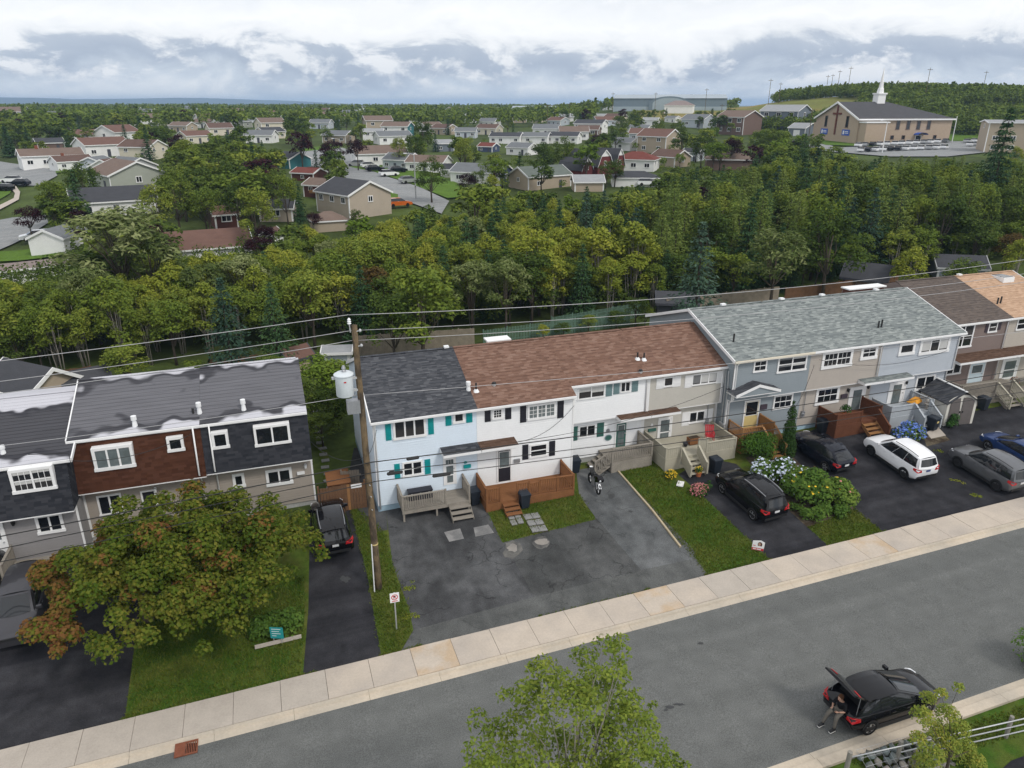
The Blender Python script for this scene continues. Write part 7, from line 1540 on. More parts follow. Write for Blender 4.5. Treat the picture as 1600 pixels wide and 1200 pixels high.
for lab, u, v, a, m in (('white car on the drive of the white gabled house', 58, 378, pi, 'paint_white'), ('white car behind on the left street', 18, 287, 2.6, 'paint_white'), ('dark car behind the white one on the left street', 31, 292, 2.6, 'paint_navy'), ('dark car cut by the left edge on the far lawn', 6, 300, 2.4, 'paint_black'),
                        ('silver car on the drive by the white garage', 556, 261, 2.9, 'paint_silver'), ('dark car next to the silver one', 572, 257, 2.9, 'paint_black'), ('white car in the pair before the charcoal gable', 578, 264, .3, 'paint_white'), ('dark car in the pair before the charcoal gable', 586, 269, .3, 'paint_navy'),
                        ('white car alone on the lawn drive', 608, 277, .35, 'paint_white'), ('dark car behind the white car on the lawn drive', 622, 271, .35, 'paint_navy'), ('white car at the end of the row of drives', 640, 288, .5, 'paint_silver'), ('orange red car right of the beige house', 624, 325, .3, 'paint_orange'), ('dark car on the road by the blue grey garage', 1246, 226, .6, 'paint_black'), ('white car half hidden beside the slate roof', 1012, 292, .1, 'paint_white')):
    p = G(u, v); far_car(lab, p, vd(p, a), m)
BOXES += [(-30, 88, 292, 215), (545, 706, 318, 175), (-30, 98, 406, 122), (1310, 1560, 237, 268)]; ORD = ['leftmost', 'second', 'third', 'fourth', 'fifth', 'sixth', 'seventh', 'eighth', 'ninth', 'tenth']; rr = random.Random(2); cols = ['paint_white', 'paint_white', 'paint_silver', 'paint_white', 'paint_black', 'paint_navy', 'paint_white', 'paint_white', 'paint_white', 'paint_silver', 'paint_grey']
for row, (ua, va, ub, vb2, n, off) in enumerate(((1335, 231, 1482, 224, 13, 0), (1338, 239, 1480, 234, 12, 1), (1505, 225, 1550, 222, 4, 2), (1508, 230, 1546, 229, 3, 2))):
    seen = {}
    for i in range(n):
        f = (i + .5) / n; p = G(lerp(ua, ub, f) + rr.uniform(-1, 1), lerp(va, vb2, f)); m = rr.choice(cols); cn = m.split('_')[1]; k = seen[cn] = seen.get(cn, -1) + 1
        far_car(f'{ORD[k]} {cn} car from the left in the ' + ('church row nearest the building', 'front row of the church lot', 'back row right of the church', 'front row right of the church')[row], p, vd(p, 1.35 + rr.uniform(-.08, .08)), m, group='cars in the church parking lot', wheels=False)
# ---- poles far off
def far_pole(lab, p, h, arm=True, m='pole_wood', lamp=False, group=None):
    t = thing('utility_pole' if not lamp else 'street_lamp', lab, 'utility pole' if not lamp else 'street lamp', p, vd(p, 0), group); b = MB().use(m); b.tube([(0, 0, -1), (0, 0, h)], [.17, .11], 6); b.build('shaft', t)
    if arm: b = MB().use(m); b.box(-1.1, 1.1, -.06, .06, h - .9, h - .72); b.build('crossarm', t)
    if lamp: b = MB().use('galvanised'); b.tube([(0, 0, h), (-.8, 0, h + .35), (-1.4, 0, h + .35)], .05, 5); b.build('lamp_arm', t); b = MB().use('white_metal'); b.box(-1.9, -1.3, -.15, .15, h + .28, h + .42); b.build('lamp_head', t)
for u, d, h, l in ((855, 400, 11, 'before the farther arena'), (889, 420, 10, 'right of the farther arena'), (956, 430, 12, 'left end of the teal arena'), (1022, 440, 11, 'before the arched front of the teal arena'), (1100, 440, 13, 'at the right part of the teal arena'), (1126, 380, 10, 'just right of the teal arena'), (1197, 430, 15, 'tallest above the yellow slope'), (1213, 450, 11, 'short, behind the tallest one on the slope'), (1267, 330, 11, 'left of the church gable'), (1284, 470, 12, 'leftmost of the four on the ridge'), (1291, 500, 13, 'second of the four on the ridge'), (1301, 470, 14, 'third of the four on the ridge'), (1317, 460, 15, 'tallest and rightmost of the four on the ridge'), (1438, 420, 16, 'before the woods right of the steeple'), (1525, 520, 14, 'on the ridge at far right')):
    far_pole('far utility pole ' + l, AT(u, d), h, group='far utility poles along the ridge')
far_pole('street lamp on the curving street below the green tree', G(650, 312), 8, False, 'galvanised', True); far_pole('street lamp by the lawn above the parked cars', G(535, 270), 7.5, False, 'galvanised', True)
far_pole('pale lamp post before the church wall', G(1378, 240), 9, False, 'white_metal', True); far_pole('pale post at the right end of the church', G(1487, 224), 9, False, 'white_metal', False)
# ---- blue hills across the bay
def far_hills():
    mat('hill_blue', (.035, .055, .05), .95, .15, .002); D0 = 7500; V = []; us = [-700 + i * 20 for i in range(66)]
    prof = [(-700, 55), (-300, 62), (-50, 66), (20, 64), (60, 66), (120, 55), (180, 58), (290, 68), (340, 64), (420, 52), (470, 44), (520, 30), (560, 14), (620, 8)]
    rh = random.Random(3)
    for u in us:
        az = YAW + atan((u - 800) / 1202); z = 22 + (table(prof, u) - 8) * 1.25 + rh.uniform(-1.5, 1.5)
        for dd, zz in ((D0, 16), (D0 + 500, lerp(18, z, .7)), (D0 + 1100, z), (D0 + 2500, 10)): V.append((dd * sin(az), dd * cos(az), zz))
    q = [(i * 4 + k, i * 4 + 4 + k, i * 4 + 5 + k, i * 4 + 1 + k) for i in range(len(us) - 1) for k in range(3)]
    me = fastmesh('far_hills', V, q, 'hill_blue'); me.flip_normals(); me.polygons.foreach_set('use_smooth', [True] * len(q)); struct(inst('far_hills', me), 'long low hills on the horizon across the bay')
far_hills()
# ---- backyards directly behind the row houses
def backyards():
    def fence(lab, a, c, h, m, bw=.14, gap=.01, group=None):
        P, Q = G(*a), G(*c); P.z = T(P.x, P.y); d = Q - P; L = hypot(d.x, d.y); t = thing('fence', lab, 'fence', P, atan2(d.y, d.x), group); n = int(L / (bw + gap)); rs = (Q.z - P.z) / L; b = MB().use(m)
        for i in range(n): x = i * (bw + gap); b.box(x, x + bw, 0, .02, rs * x, rs * x + h + random.uniform(-.03, .03))
        b.build('fence_boards', t, kind='stuff')
        for z in (.3, h - .35): b = MB().use(m); b.bar((0, .05, z), (L, .05, z + rs * L), .05, .09); b.build('fence_rail', t)
        for i in range(int(L / 2.4) + 1): b = MB().use(m); x = i * 2.4; b.box(x - .05, x + .05, .03, .13, rs * x - .2, rs * x + h + .08); b.build('post', t)
        return t
    fence('weathered grey board fence behind the pale blue house', (555, 556), (742, 543), 1.9, 'fence_grey'); fence('green picket fence behind the brown roofed houses', (756, 540), (985, 508), 1.5, 'fence_green', .09, .07); fence('green picket fence piece by the round shrubs', (862, 520), (1010, 494), 1.6, 'fence_green', .09, .07)
    fence('grey brown board fence behind the mottled roof', (1040, 500), (1215, 478), 2.2, 'fence_grey'); fence('brown board fence right behind the mottled roof', (1225, 478), (1400, 455), 2.0, 'fence_brown'); fence('brown board fence at the left yards', (-10, 622), (170, 600), 1.7, 'fence_brown'); fence('low brown fence behind the left block', (330, 590), (480, 572), 1.6, 'fence_brown')
    fence('weathered board fence across the gap between the blocks', (536, 772), (566, 768), 1.5, 'fence_grey')
    def shed(lab, u0, u1, vb, L, D, rel, h, rise, w, r, **k): return FH(lab, u0, u1, vb, L, D, rel, h, rise, w, r, 0, 0, door=False, name='shed', cat='shed', protect=False, trim='w_charcoal' if 'black' in lab or 'dark' in lab else 'white_trim', **k)
    shed('tan shed with grey roof in the left yards', 10, 112, 640, 5, 4, -60, 2.2, 1.3, 'w_tan', 'f_dark', at=PZ(58, 625, 1.2)); shed('small white shed with dark roof in the left yards', 112, 165, 628, 3.4, 2.4, 8, 2.2, .8, 'w_white', 'f_dark', at=PZ(138, 615, 1.2)); shed('pink brown roofed shed behind the black shingled house', 440, 490, 575, 3.4, 3, 30, 2.1, 1.0, 'w_tan', 'f_rust', at=PZ(462, 574, 1.2))
    shed('white roofed lean to shed behind the pole', 510, 550, 575, 2.6, 2, -8, 2.0, .3, 'w_greyblue', 'f_pale', at=PZ(530, 570, 1.2)); shed('black roofed shed behind the ridge of the beige house', 1026, 1085, 492, 5, 3.6, 5, 2.4, 1.0, 'w_charcoal', 'f_dark', at=PZ(1055, 492, 2.0)); shed('small dark shed behind the brown house', 1322, 1380, 462, 4, 3, -10, 2.2, 1.2, 'w_brown', 'f_dark', at=PZ(1350, 460, 2.4))
    # rear porch roofs showing over the ridge
    for ho, x0, x1, dy, z in (('u2', 2.4, 4.0, .5, -.02), ('r3', 2.2, 5.8, .6, .12)):
        s = ROW[ho]; b = MB().use('white_trim'); b.box(x0, x1, s.ry + dy, s.ry + dy + .9, s.rz - .09 + z, s.rz + z); b.build('rear_eave', s.t); b = MB().use('w_rust' if ho == 'r3' else 'w_white'); b.box(x0 + .15, x1 - .15, s.ry + dy + .1, s.ry + dy + .8, s.rz - 2.2, s.rz - .13 + z); b.build('rear_dormer', s.t)
    # the gap between the left block and the pale blue house
    p = Vector((2.6, 39.2, T(2.6, 39))); t = thing('rubbish_box', 'brown lidded timber box in the gap between the blocks', 'timber box', p); b = MB().use('deck_dark'); b.box(-.6, .6, -.6, .6, 0, 1.1); b.build('box', t); b = MB().use('deck_brown'); b.add([(-.68, -.68, 1.1), (.68, -.68, 1.1), (.68, .68, 1.35), (-.68, .68, 1.35), (-.68, -.68, 1.15), (.68, -.68, 1.15), (.68, .68, 1.4), (-.68, .68, 1.4)], [(0, 3, 2, 1), (4, 5, 6, 7), (0, 1, 5, 4), (1, 2, 6, 5), (2, 3, 7, 6), (3, 0, 4, 7)]); b.build('lid', t)
    pp = struct(sheet('back_path', [[(1.9, 39.9), (2.5, 39.9), (2.5, 54), (1.9, 54)]], 'grass', .02, px=False, label='line of stepping stones in the gap')); b = MB().use('paver_grey'); b.box(-.25, .25, -.18, .18, 0, .05); me = b.mesh('stepping_stone')
    for i in range(14): y = 40.3 + i * .95; inst('stepping_stone', me, pp, (2.2 + random.uniform(-.08, .08), y, T(2.2, y) + .03), random.uniform(-.3, .3))
backyards()
# ================================================================== trees and shrubs
leafmat('leaf_dark', [(.034, .060, .013), (.078, .121, .023), (.141, .185, .035)])
leafmat('leaf_mid', [(.072, .119, .020), (.152, .205, .031), (.257, .283, .048)])
leafmat('leaf_yellow', [(.130, .176, .025), (.235, .273, .036), (.361, .354, .056)])
leafmat('leaf_silver', [(.061, .096, .025), (.130, .170, .049), (.331, .355, .164)])
leafmat('leaf_purple', [(.014, .007, .010), (.032, .011, .016), (.057, .021, .025)])
leafmat('leaf_lime', [(.085, .140, .015), (.130, .200, .025), (.190, .250, .040)])
leafmat('needle_dark', [(.022, .052, .025), (.047, .097, .037), (.082, .143, .054)], .1)
leafmat('needle_blue', [(.022, .050, .032), (.047, .090, .058), (.082, .134, .090)], .1)
leafmat('needle_larch', [(.080, .132, .030), (.155, .217, .050), (.257, .307, .076)], .2)
leafmat('leaf_rusty', [(.057, .052, .014), (.103, .069, .021), (.138, .086, .034)])
leafmat('leaf_maple', [(.030, .058, .008), (.060, .100, .012), (.105, .140, .018), (.180, .180, .030), (.240, .200, .040)], .3, .5, 0)
leafmat('leaf_maple_red', [(.170, .150, .025), (.210, .115, .035), (.150, .050, .025)], .3, .5, 0)
leafmat('leaf_birch', [(.071, .119, .023), (.175, .237, .039), (.329, .359, .068)], .35, .6, 0)
leafmat('leaf_young', [(.132, .209, .042), (.264, .329, .062), (.452, .374, .073)], .35, .9, 0)
leafmat('leaf_bush', [(.041, .090, .017), (.083, .166, .025), (.138, .235, .041)], .25, 1.0)
leafmat('leaf_cedar', [(.016, .041, .011), (.034, .071, .018), (.057, .103, .025)], .15, 1.5)
leafmat('leaf_garden', [(.045, .099, .019), (.097, .174, .031), (.178, .247, .047)], .25, 1.0)
def branches(b, root, tips, r0, rng, n=9):
    for p in tips:
        p = Vector(p); a = Vector(root).lerp(p, .1); mid = a.lerp(p, .5) + Vector((rng.uniform(-.3, .3), rng.uniform(-.3, .3), .25)); b.tube([a, mid, p], [r0, r0 * .6, r0 * .2], 5, cap=False)
def broad(seed, leaf, n=2600, size=.17, R=(2.9, 2.9, 4.2), zc=5.5, K=30, stems=1, bark='bark', cr=(.8, 1.35), flat=.6, up=.7, squash=.85):
    rng = np.random.default_rng(seed); rr = random.Random(seed); C = []
    for _ in range(K):
        d = rng.normal(size=3); d /= np.linalg.norm(d); d[2] = d[2] if d[2] > -.55 else -d[2]; f = rng.uniform(.55, .88)
        C.append((d[0] * R[0] * f, d[1] * R[1] * f, zc + d[2] * R[2] * f, rng.uniform(*cr)))
    V, q = leaves(C, n, size, up=up, flat=flat, rng=rng, squash=squash); cm = fastmesh('crown', V, q, leaf)
    b = MB().use(bark)
    for s in range(stems):
        o = Vector((rr.uniform(-.5, .5), rr.uniform(-.5, .5), 0)) if stems > 1 else Vector((0, 0, 0)); top = Vector((o.x * 2.2, o.y * 2.2, zc + R[2] * .3)); r = .2 if stems == 1 else .1
        b.tube([o - Vector((0, 0, .6)), o.lerp(top, .4) + Vector((rr.uniform(-.15, .15), rr.uniform(-.15, .15), 0)), top], [r, r * .7, r * .2], 7)
    branches(b, (0, 0, zc - R[2] * .75), [c[:3] for c in C[:10]], .07 if stems == 1 else .04, rr)
    return cm, b.mesh('trunk', True)
def conifer(seed, leaf, n=3000, H=10.0, R=2.0, size=.21, z0=.5, droop=.25, loose=.15, pw=.85, tiers=17):
    rng = np.random.default_rng(seed); u = rng.random(n) ** 1.25; z = z0 + (H - z0) * u; tier = (H - z0) / tiers
    k = np.floor((z - z0) / tier); frac = (z - z0) / tier - k; z = z0 + (k + .35 + (frac - .5) * .55) * tier
    Rz = R * np.clip(1 - (z - z0) / (H - z0), 0, 1) ** pw * (1 + .22 * np.sin(k * 2.4 + seed)) + .05
    nb = 8; br = rng.integers(0, nb, n); az = 2 * pi * (br / nb + .37 * k) + rng.normal(size=n) * (.12 + loose); t = rng.random(n) ** .55
    rad = Rz * t * (1 + .2 * np.sin(br * 3.1 + k * 1.7)); p = np.stack([rad * np.cos(az), rad * np.sin(az), z - droop * rad * t + .10 * rad * (t > .8)], 1); p += rng.normal(size=(n, 3)) * .05
    out = np.stack([np.cos(az), np.sin(az), -droop * 1.2 + rng.normal(size=n) * .3], 1); out += rng.normal(size=(n, 3)) * .25; out /= np.linalg.norm(out, axis=1)[:, None]
    nrm = np.stack([rng.normal(size=n) * .45 + .45 * np.cos(az), rng.normal(size=n) * .45 + .45 * np.sin(az), np.ones(n)], 1); b = np.cross(nrm, out); b /= np.linalg.norm(b, axis=1)[:, None]
    s = (size * (.6 + .7 * rng.random(n)) * (1.15 - .5 * u))[:, None]
    V = np.stack([p - out * s, p - b * s * .42, p + out * s * 1.1, p + b * s * .42], 1).reshape(-1, 3); cm = fastmesh('crown', V, np.arange(4 * n).reshape(n, 4), leaf)
    m = MB().use('bark'); m.tube([(0, 0, -.6), (0, 0, H * .5), (0, 0, H * .98)], [.17, .10, .02], 7); return cm, m.mesh('trunk', True)
KIND = {
 'dark': [broad(s, 'leaf_dark', R=(3.1, 3.1, 4.1)) for s in (1, 2, 3)], 'mid': [broad(s, 'leaf_mid') for s in (4, 5, 6)],
 'yellow': [broad(s, 'leaf_yellow', R=(2.5, 2.5, 3.9), zc=5.7, stems=4, bark='pale_bark', K=30, cr=(.6, 1.15)) for s in (7, 8, 9, 10)],
 'alder': [broad(s, 'leaf_mid', R=(2.4, 2.4, 3.9), zc=5.7, stems=4, bark='pale_bark', K=30, cr=(.6, 1.1)) for s in (17, 18, 19)],
 'silver': [broad(s, 'leaf_silver', R=(3.3, 3.3, 3.5), n=3000, K=34, cr=(.5, 1.1), flat=.35, size=.2) for s in (11, 12)],
 'purple': [broad(13, 'leaf_purple', R=(3.2, 3.2, 3.0), zc=6.3)], 'lime': [broad(s, 'leaf_lime', R=(3.1, 3.1, 3.2)) for s in (14, 15)], 'rusty': [broad(16, 'leaf_rusty', R=(2.6, 2.6, 3.4), stems=3)],
 'spruce': [conifer(s, 'needle_dark', R=r) for s, r in ((21, 2.3), (22, 2.7), (23, 2.1))], 'bluespruce': [conifer(s, 'needle_blue', R=2.8) for s in (24, 25)],
 'larch': [conifer(s, 'needle_larch', R=2.6, loose=.5, pw=.7, size=.2, droop=.1, tiers=26) for s in (26, 27, 28)], 'deadlarch': [conifer(29, 'leaf_rusty', n=1500, R=1.6, loose=.5, droop=.05)],
 'fardark': [broad(s, 'leaf_dark', n=700, size=.34, K=18) for s in (31, 32)], 'farmid': [broad(s, 'leaf_mid', n=700, size=.34, K=18) for s in (33, 34, 35)], 'farspruce': [conifer(36, 'needle_dark', n=900, size=.36)], 'farlime': [broad(37, 'leaf_lime', n=700, size=.34, K=18)], 'farpurple': [broad(38, 'leaf_purple', n=700, size=.34, K=18)]}
NAME = dict(dark='deciduous_tree', mid='deciduous_tree', yellow='birch_tree', alder='alder_tree', silver='willow_tree', purple='copper_tree', lime='deciduous_tree', rusty='birch_tree', spruce='spruce_tree', bluespruce='spruce_tree', larch='larch_tree', deadlarch='larch_tree', fardark='deciduous_tree', farmid='deciduous_tree', farspruce='spruce_tree', farlime='deciduous_tree', farpurple='copper_tree')
TR = random.Random(5); TREES = []
def tree(kind, p, h, lab, group=None, wide=1.0, name=None):
    cm, tm = TR.choice(KIND[kind]); t = thing(name or NAME[kind], lab, 'tree', p, TR.uniform(0, 6.28), group); s = h / 10
    inst('crown', cm, t); inst('trunk', tm, t); t.scale = (s * wide, s * wide, s); TREES.append((p.x, p.y, 2.4 * s * wide)); return t
def top_place(u, v, h):
    d = ray(u, v); t = 20.0
    while t < 3000:
        p = CAMP + d * t
        if p.z <= T(p.x, p.y) + h: p.z = T(p.x, p.y); return p
        t *= 1.006
    return None
def project(p):
    q = Vector(p) - CAMP; r = Vector((cos(YAW), -sin(YAW), 0)); fh = Vector((sin(YAW), cos(YAW), 0)); f = fh * cos(PITCH) - Vector((0, 0, 1)) * sin(PITCH); up = fh * sin(PITCH) + Vector((0, 0, 1)) * cos(PITCH); z = q.dot(f); return 800 + FPX * q.dot(r) / z, 600 - FPX * q.dot(up) / z
def inside(poly, u, v):
    c = False; n = len(poly)
    for i in range(n):
        (x1, y1), (x2, y2) = poly[i], poly[i - 1]
        if (y1 > v) != (y2 > v) and u < (x2 - x1) * (v - y1) / (y2 - y1) + x1: c = not c
    return c
def free(p, r, gap=.75):
    for x, y, q in TREES:
        if (p.x - x) ** 2 + (p.y - y) ** 2 < ((r + q) * gap) ** 2: return False
    for x, y, q in FOOT:
        if (p.x - x) ** 2 + (p.y - y) ** 2 < (q + r * .5) ** 2: return False
    return True
def hides(u, v, dist, half):
    for u0, u1, vb, dd in BOXES:
        if dd > dist + 4 and u0 - half * .5 < u < u1 + half * .5 and v < vb - 2: return True
    return False
# ---- trees one can name
def named():
    L = [('silver', 168, 306, 12, 'huge leafy willow before the white gable at left', 1.55), ('silver', 222, 345, 9.5, 'leafy willow joined to the huge one on its right', 1.1), ('silver', 128, 398, 8.5, 'pale green tree below the huge willow', 1.0), ('dark', 122, 252, 8.5, 'round dense dark tree before the rows of gables', 1.2), ('purple', 38, 319, 6.0, 'copper tree by the white car on the far left', 1.1), ('mid', 74, 272, 8.5, 'loose green tree between street and white gable at far left', 1.0),
         ('mid', 238, 284, 8.5, 'two stemmed green tree right of the dark roof', 1.0), ('dark', 302, 250, 8.6, 'tall dark tree in the clump at left of centre', 1.0), ('dark', 345, 246, 8.8, 'broad dark tree in the clump at left of centre', 1.1), ('mid', 318, 284, 8, 'mid green tree at the front of the clump left of centre', 1.0), ('dark', 366, 280, 7.8, 'dark tree at the right front of the clump left of centre', 1.05), ('mid', 290, 214, 9, 'tall green tree at the back of the clump left of centre', 1.0), ('mid', 392, 288, 9, 'green tree left of the teal gable', 1.0), ('dark', 425, 262, 8, 'dark tree touching the teal gable', 1.0), ('mid', 442, 270, 8, 'leafy tree over the red roofed house', .9), ('dark', 265, 260, 10, 'dark tree beside the sage gable', .9),
         ('purple', 520, 216, 8, 'left of two big copper trees by the far street', 1.25), ('purple', 556, 214, 8, 'right of two big copper trees by the far street', 1.1), ('spruce', 465, 300, 6.5, 'small pointed spruce beside the beige shed', 1.0), ('purple', 487, 330, 3.5, 'low copper shrub tree under the beige house', 1.2), ('purple', 410, 348, 5.0, 'copper tree over the little gabled shed', 1.1), ('purple', 402, 366, 4.5, 'dark copper bush by the gabled shed', 1.2), ('dark', 556, 326, 3.5, 'low dark shrub before the beige gable', 1.0),
         ('dark', 672, 243, 8.5, 'full green tree by the street lamp', 1.1), ('dark', 660, 184, 11, 'tall dark tree above the white and brown houses', 1.0), ('dark', 648, 204, 9, 'dark tree below the tallest one in the middle', 1.0), ('mid', 622, 212, 8, 'green tree left of the tall dark one', .9), ('lime', 772, 238, 7.5, 'light lime green tree beside the navy gable', 1.3), ('yellow', 768, 272, 6, 'bright yellow green shrub tree before the navy gable', 1.1), ('purple', 728, 268, 5.5, 'small copper tree left of the navy gable', 1.0), ('mid', 725, 212, 9, 'green tree with orange tint left of the red roof', 1.0), ('dark', 745, 262, 5, 'dark shrub tree between two grey roofs', 1.0),
         ('dark', 842, 218, 9, 'left of two round dark trees before the barn house', 1.1), ('dark', 882, 212, 9, 'right of two round dark trees before the barn house', 1.1), ('dark', 962, 246, 6, 'dark tree at the foot of the barn house', 1.2), ('dark', 948, 252, 5.5, 'lower dark tree before the red barn wall', 1.0), ('lime', 1064, 236, 4.5, 'small lime green tree before the tan wing', 1.0), ('dark', 972, 176, 10, 'large round green tree in the far middle', 1.3), ('dark', 882, 170, 8, 'dark tree left of the large round one in the far middle', 1.0),
         ('lime', 1118, 215, 8, 'bright green tree below the brown two storey house', 1.1), ('dark', 1100, 205, 9, 'dark tree left of the bright green one', 1.0), ('purple', 1145, 212, 8, 'copper tree under the brown two storey house', 1.1), ('dark', 1212, 196, 10, 'big dark tree left of the church lot', 1.15), ('dark', 1190, 200, 9, 'dark tree beside the big one left of the church lot', 1.0), ('dark', 1030, 184, 9, 'dark bushy tree behind the tan house', 1.1), ('dark', 1062, 186, 9, 'dark tree right behind the tan house', 1.1), ('spruce', 1260, 208, 9, 'single spruce in front of the church lawn', 1.0), ('spruce', 1582, 166, 17, 'tall thin spruce before the brick hall', .9), ('spruce', 1568, 190, 12, 'shorter spruce left of the tall thin one', .9), ('yellow', 1592, 228, 6, 'yellow green bush before the brick hall', 1.2),
         ('bluespruce', 1100, 344, 11.5, 'tall broad spruce standing behind the mottled roof', 1.0), ('silver', 1222, 336, 10.5, 'pale green rounded tree right of the tall spruce', 1.05), ('dark', 1310, 316, 11, 'dark green tree right of the pale green one', 1.1), ('yellow', 1432, 382, 6.5, 'olive round tree behind the brown roofed unit', 1.2), ('yellow', 1000, 344, 9, 'right of three golden green trees behind the brown roofs', 1.2), ('yellow', 938, 344, 9, 'middle of three golden green trees behind the brown roofs', 1.15), ('yellow', 838, 352, 9, 'left of three golden green trees behind the brown roofs', 1.2), ('yellow', 880, 340, 8, 'smaller golden green tree between the left and middle ones', 1.0), ('silver', 790, 392, 8.5, 'silvery willow with windblown leaves behind the pale blue house', 1.0), ('silver', 735, 396, 8, 'silvery willow left of the windblown one', 1.0), ('mid', 655, 410, 9.5, 'large full green tree behind the utility pole', 1.25), ('dark', 610, 440, 8, 'dark green tree at the left of the large full one', 1.0), ('bluespruce', 342, 432, 9.5, 'tall spruce behind the black shingled house', 1.0), ('spruce', 420, 440, 8, 'thin dark spruce right of the tall one behind the left block', 1.0), ('mid', 515, 390, 8, 'full green tree in the wood above the pole', 1.1), ('rusty', 580, 402, 7.5, 'rusty leaved birch in the wood behind the pole', 1.0), ('deadlarch', 1262, 296, 8, 'brownish half bare larch among the green ones', 1.0), ('dark', 1520, 400, 6, 'dark shrub tree behind the tan roof', 1.3), ('rusty', 1590, 355, 6, 'reddish shrub tree at the right edge of the wood', 1.2), ('yellow', 1600, 372, 6, 'golden shrub tree at the right edge of the wood', 1.1)]
    for k, u, v, h, lab, w in L:
        p = top_place(u, v, h)
        if p: tree(k, p, h, lab, wide=w)
named()
# ---- the wood behind the row, scattered by where tree tops show
COLS = ((60, 'the left edge house'), (210, 'the brown shingled house'), (420, 'the black shingled house'), (560, 'the utility pole'), (690, 'the charcoal roof'), (800, 'the left brown roof'), (930, 'the middle brown roof'), (1050, 'the right brown roof'), (1180, 'the left mottled roof'), (1320, 'the middle mottled roof'), (1430, 'the right mottled roof'), (9999, 'the far right roofs'))
def where(u, p, h, hs, kinds, k):
    f = (h - hs[0]) / (hs[1] - hs[0]); size = 'tall' if f > .66 else 'short' if f < .33 else 'middling'; d = hypot(p.x, p.y); row = 'close' if d < 76 else 'in middle rows' if d < 98 else 'in back rows' if d < 130 else 'at the far edge'
    return f"{size} {kinds[k]} {row} behind {next(n for c, n in COLS if u < c)}"
def wood(poly, n, kinds, hs, labs, group, wide=(.9, 1.15), gap=.62, ymin=67, tries=12, cap=999):
    us = [p[0] for p in poly]; vs = [p[1] for p in poly]; c = 0
    for _ in range(n * tries):
        u, v = TR.uniform(min(us), max(us)), TR.uniform(min(vs), max(vs))
        if not inside(poly, u, v): continue
        k = TR.choice(kinds); h = TR.uniform(*hs) * (.9 if k in ('yellow', 'alder') else 1); p = top_place(u, v, h)
        if p is None or p.y < ymin: continue
        w = TR.uniform(*wide); r = (1.9 if k in ('spruce', 'larch', 'bluespruce') else 2.5) * h / 10 * w
        if not free(p, r, gap) or hides(u, v, (p - CAMP).length, r * FPX / (p - CAMP).length): continue
        tree(k, p, h, where(u, p, h, hs, labs, k), group, w); c += 1
        if c >= n: break
    return c
LA = LB = dict(yellow='golden green birch', alder='mid green alder', mid='green broad tree', dark='dark broad tree', spruce='dark spruce', bluespruce='blue green spruce', larch='light green larch', silver='silvery willow')
n1 = wood([(-60, 432), (90, 428), (140, 418), (262, 392), (390, 378), (440, 362), (480, 345), (548, 352), (612, 340), (700, 328), (790, 306), (860, 300), (900, 340), (1050, 370), (1060, 430), (980, 452), (820, 440), (640, 470), (430, 490), (200, 505), (-60, 520)], 260, ['yellow'] * 5 + ['alder'] * 4 + ['mid', 'mid', 'dark', 'spruce', 'silver'], (6.0, 8.5), LA, 'trees of the wood behind the rows')
n2 = wood([(600, 345), (690, 322), (800, 296), (900, 300), (960, 288), (1010, 290), (1000, 345), (900, 345), (790, 350), (700, 368), (620, 362)], 60, ['spruce', 'bluespruce', 'spruce', 'mid'], (7, 10), LA, 'trees of the wood behind the rows')
n3 = wood([(900, 304), (960, 290), (1020, 284), (1060, 262), (1110, 252), (1180, 252), (1250, 238), (1300, 244), (1400, 248), (1500, 248), (1640, 254), (1680, 330), (1660, 395), (1400, 400), (1260, 392), (1060, 372), (1000, 350), (940, 330)], 190, ['larch'] * 6 + ['spruce'] * 3 + ['dark', 'mid', 'mid', 'alder', 'bluespruce'], (7.5, 11), LB, 'trees of the wood behind the rows', gap=.55, ymin=70)
n7 = wood([(1180, 250), (1310, 242), (1560, 242), (1640, 250), (1640, 268), (1180, 268)], 46, ['larch', 'larch', 'spruce', 'mid', 'dark'], (7, 9.5), LB, 'trees of the wood behind the rows', gap=.5)
n8 = wood([(-60, 429), (95, 429), (250, 391), (384, 389), (384, 400), (250, 412), (95, 446), (-60, 450)], 30, ['alder', 'yellow', 'mid'], (4.5, 6), LA, 'trees of the wood behind the rows', gap=.5)
n4 = wood([(-60, 505), (200, 500), (430, 488), (640, 480), (760, 470), (1000, 430), (1060, 440), (1040, 465), (760, 500), (560, 520), (300, 545), (-60, 580)], 60, ['alder', 'yellow', 'dark', 'mid'], (4, 6), LA, 'trees of the wood behind the rows', wide=(1.1, 1.4), ymin=66.5)
n5 = wood([(1060, 400), (1260, 392), (1400, 400), (1640, 395), (1640, 415), (1400, 440), (1200, 460), (1060, 470)], 34, ['dark', 'alder', 'spruce', 'mid'], (4, 6.5), LB, 'trees of the wood behind the rows', wide=(1.1, 1.4), ymin=70)
def edge_row():
    # the front of the wood: full crowns close behind the yards
    c = 0
    for _ in range(900):
        x, y = TR.uniform(-48, 112), TR.uniform(67.4, 78); k = TR.choice(['yellow', 'alder', 'alder', 'mid', 'dark', 'yellow'] if x < 42 else ['dark', 'mid', 'alder', 'larch', 'spruce', 'dark']); h = TR.uniform(4.6, 7.4); w = TR.uniform(1.15, 1.45); p = Vector((x, y, T(x, y))); u, v = project(p)
        if not free(p, 2.3 * h / 10 * w, .5): continue
        tree(k, p, h, where(u, p, h, (4.6, 7.4), LA, k), 'trees of the wood behind the rows', w); c += 1
        if c > 85: break
edge_row()
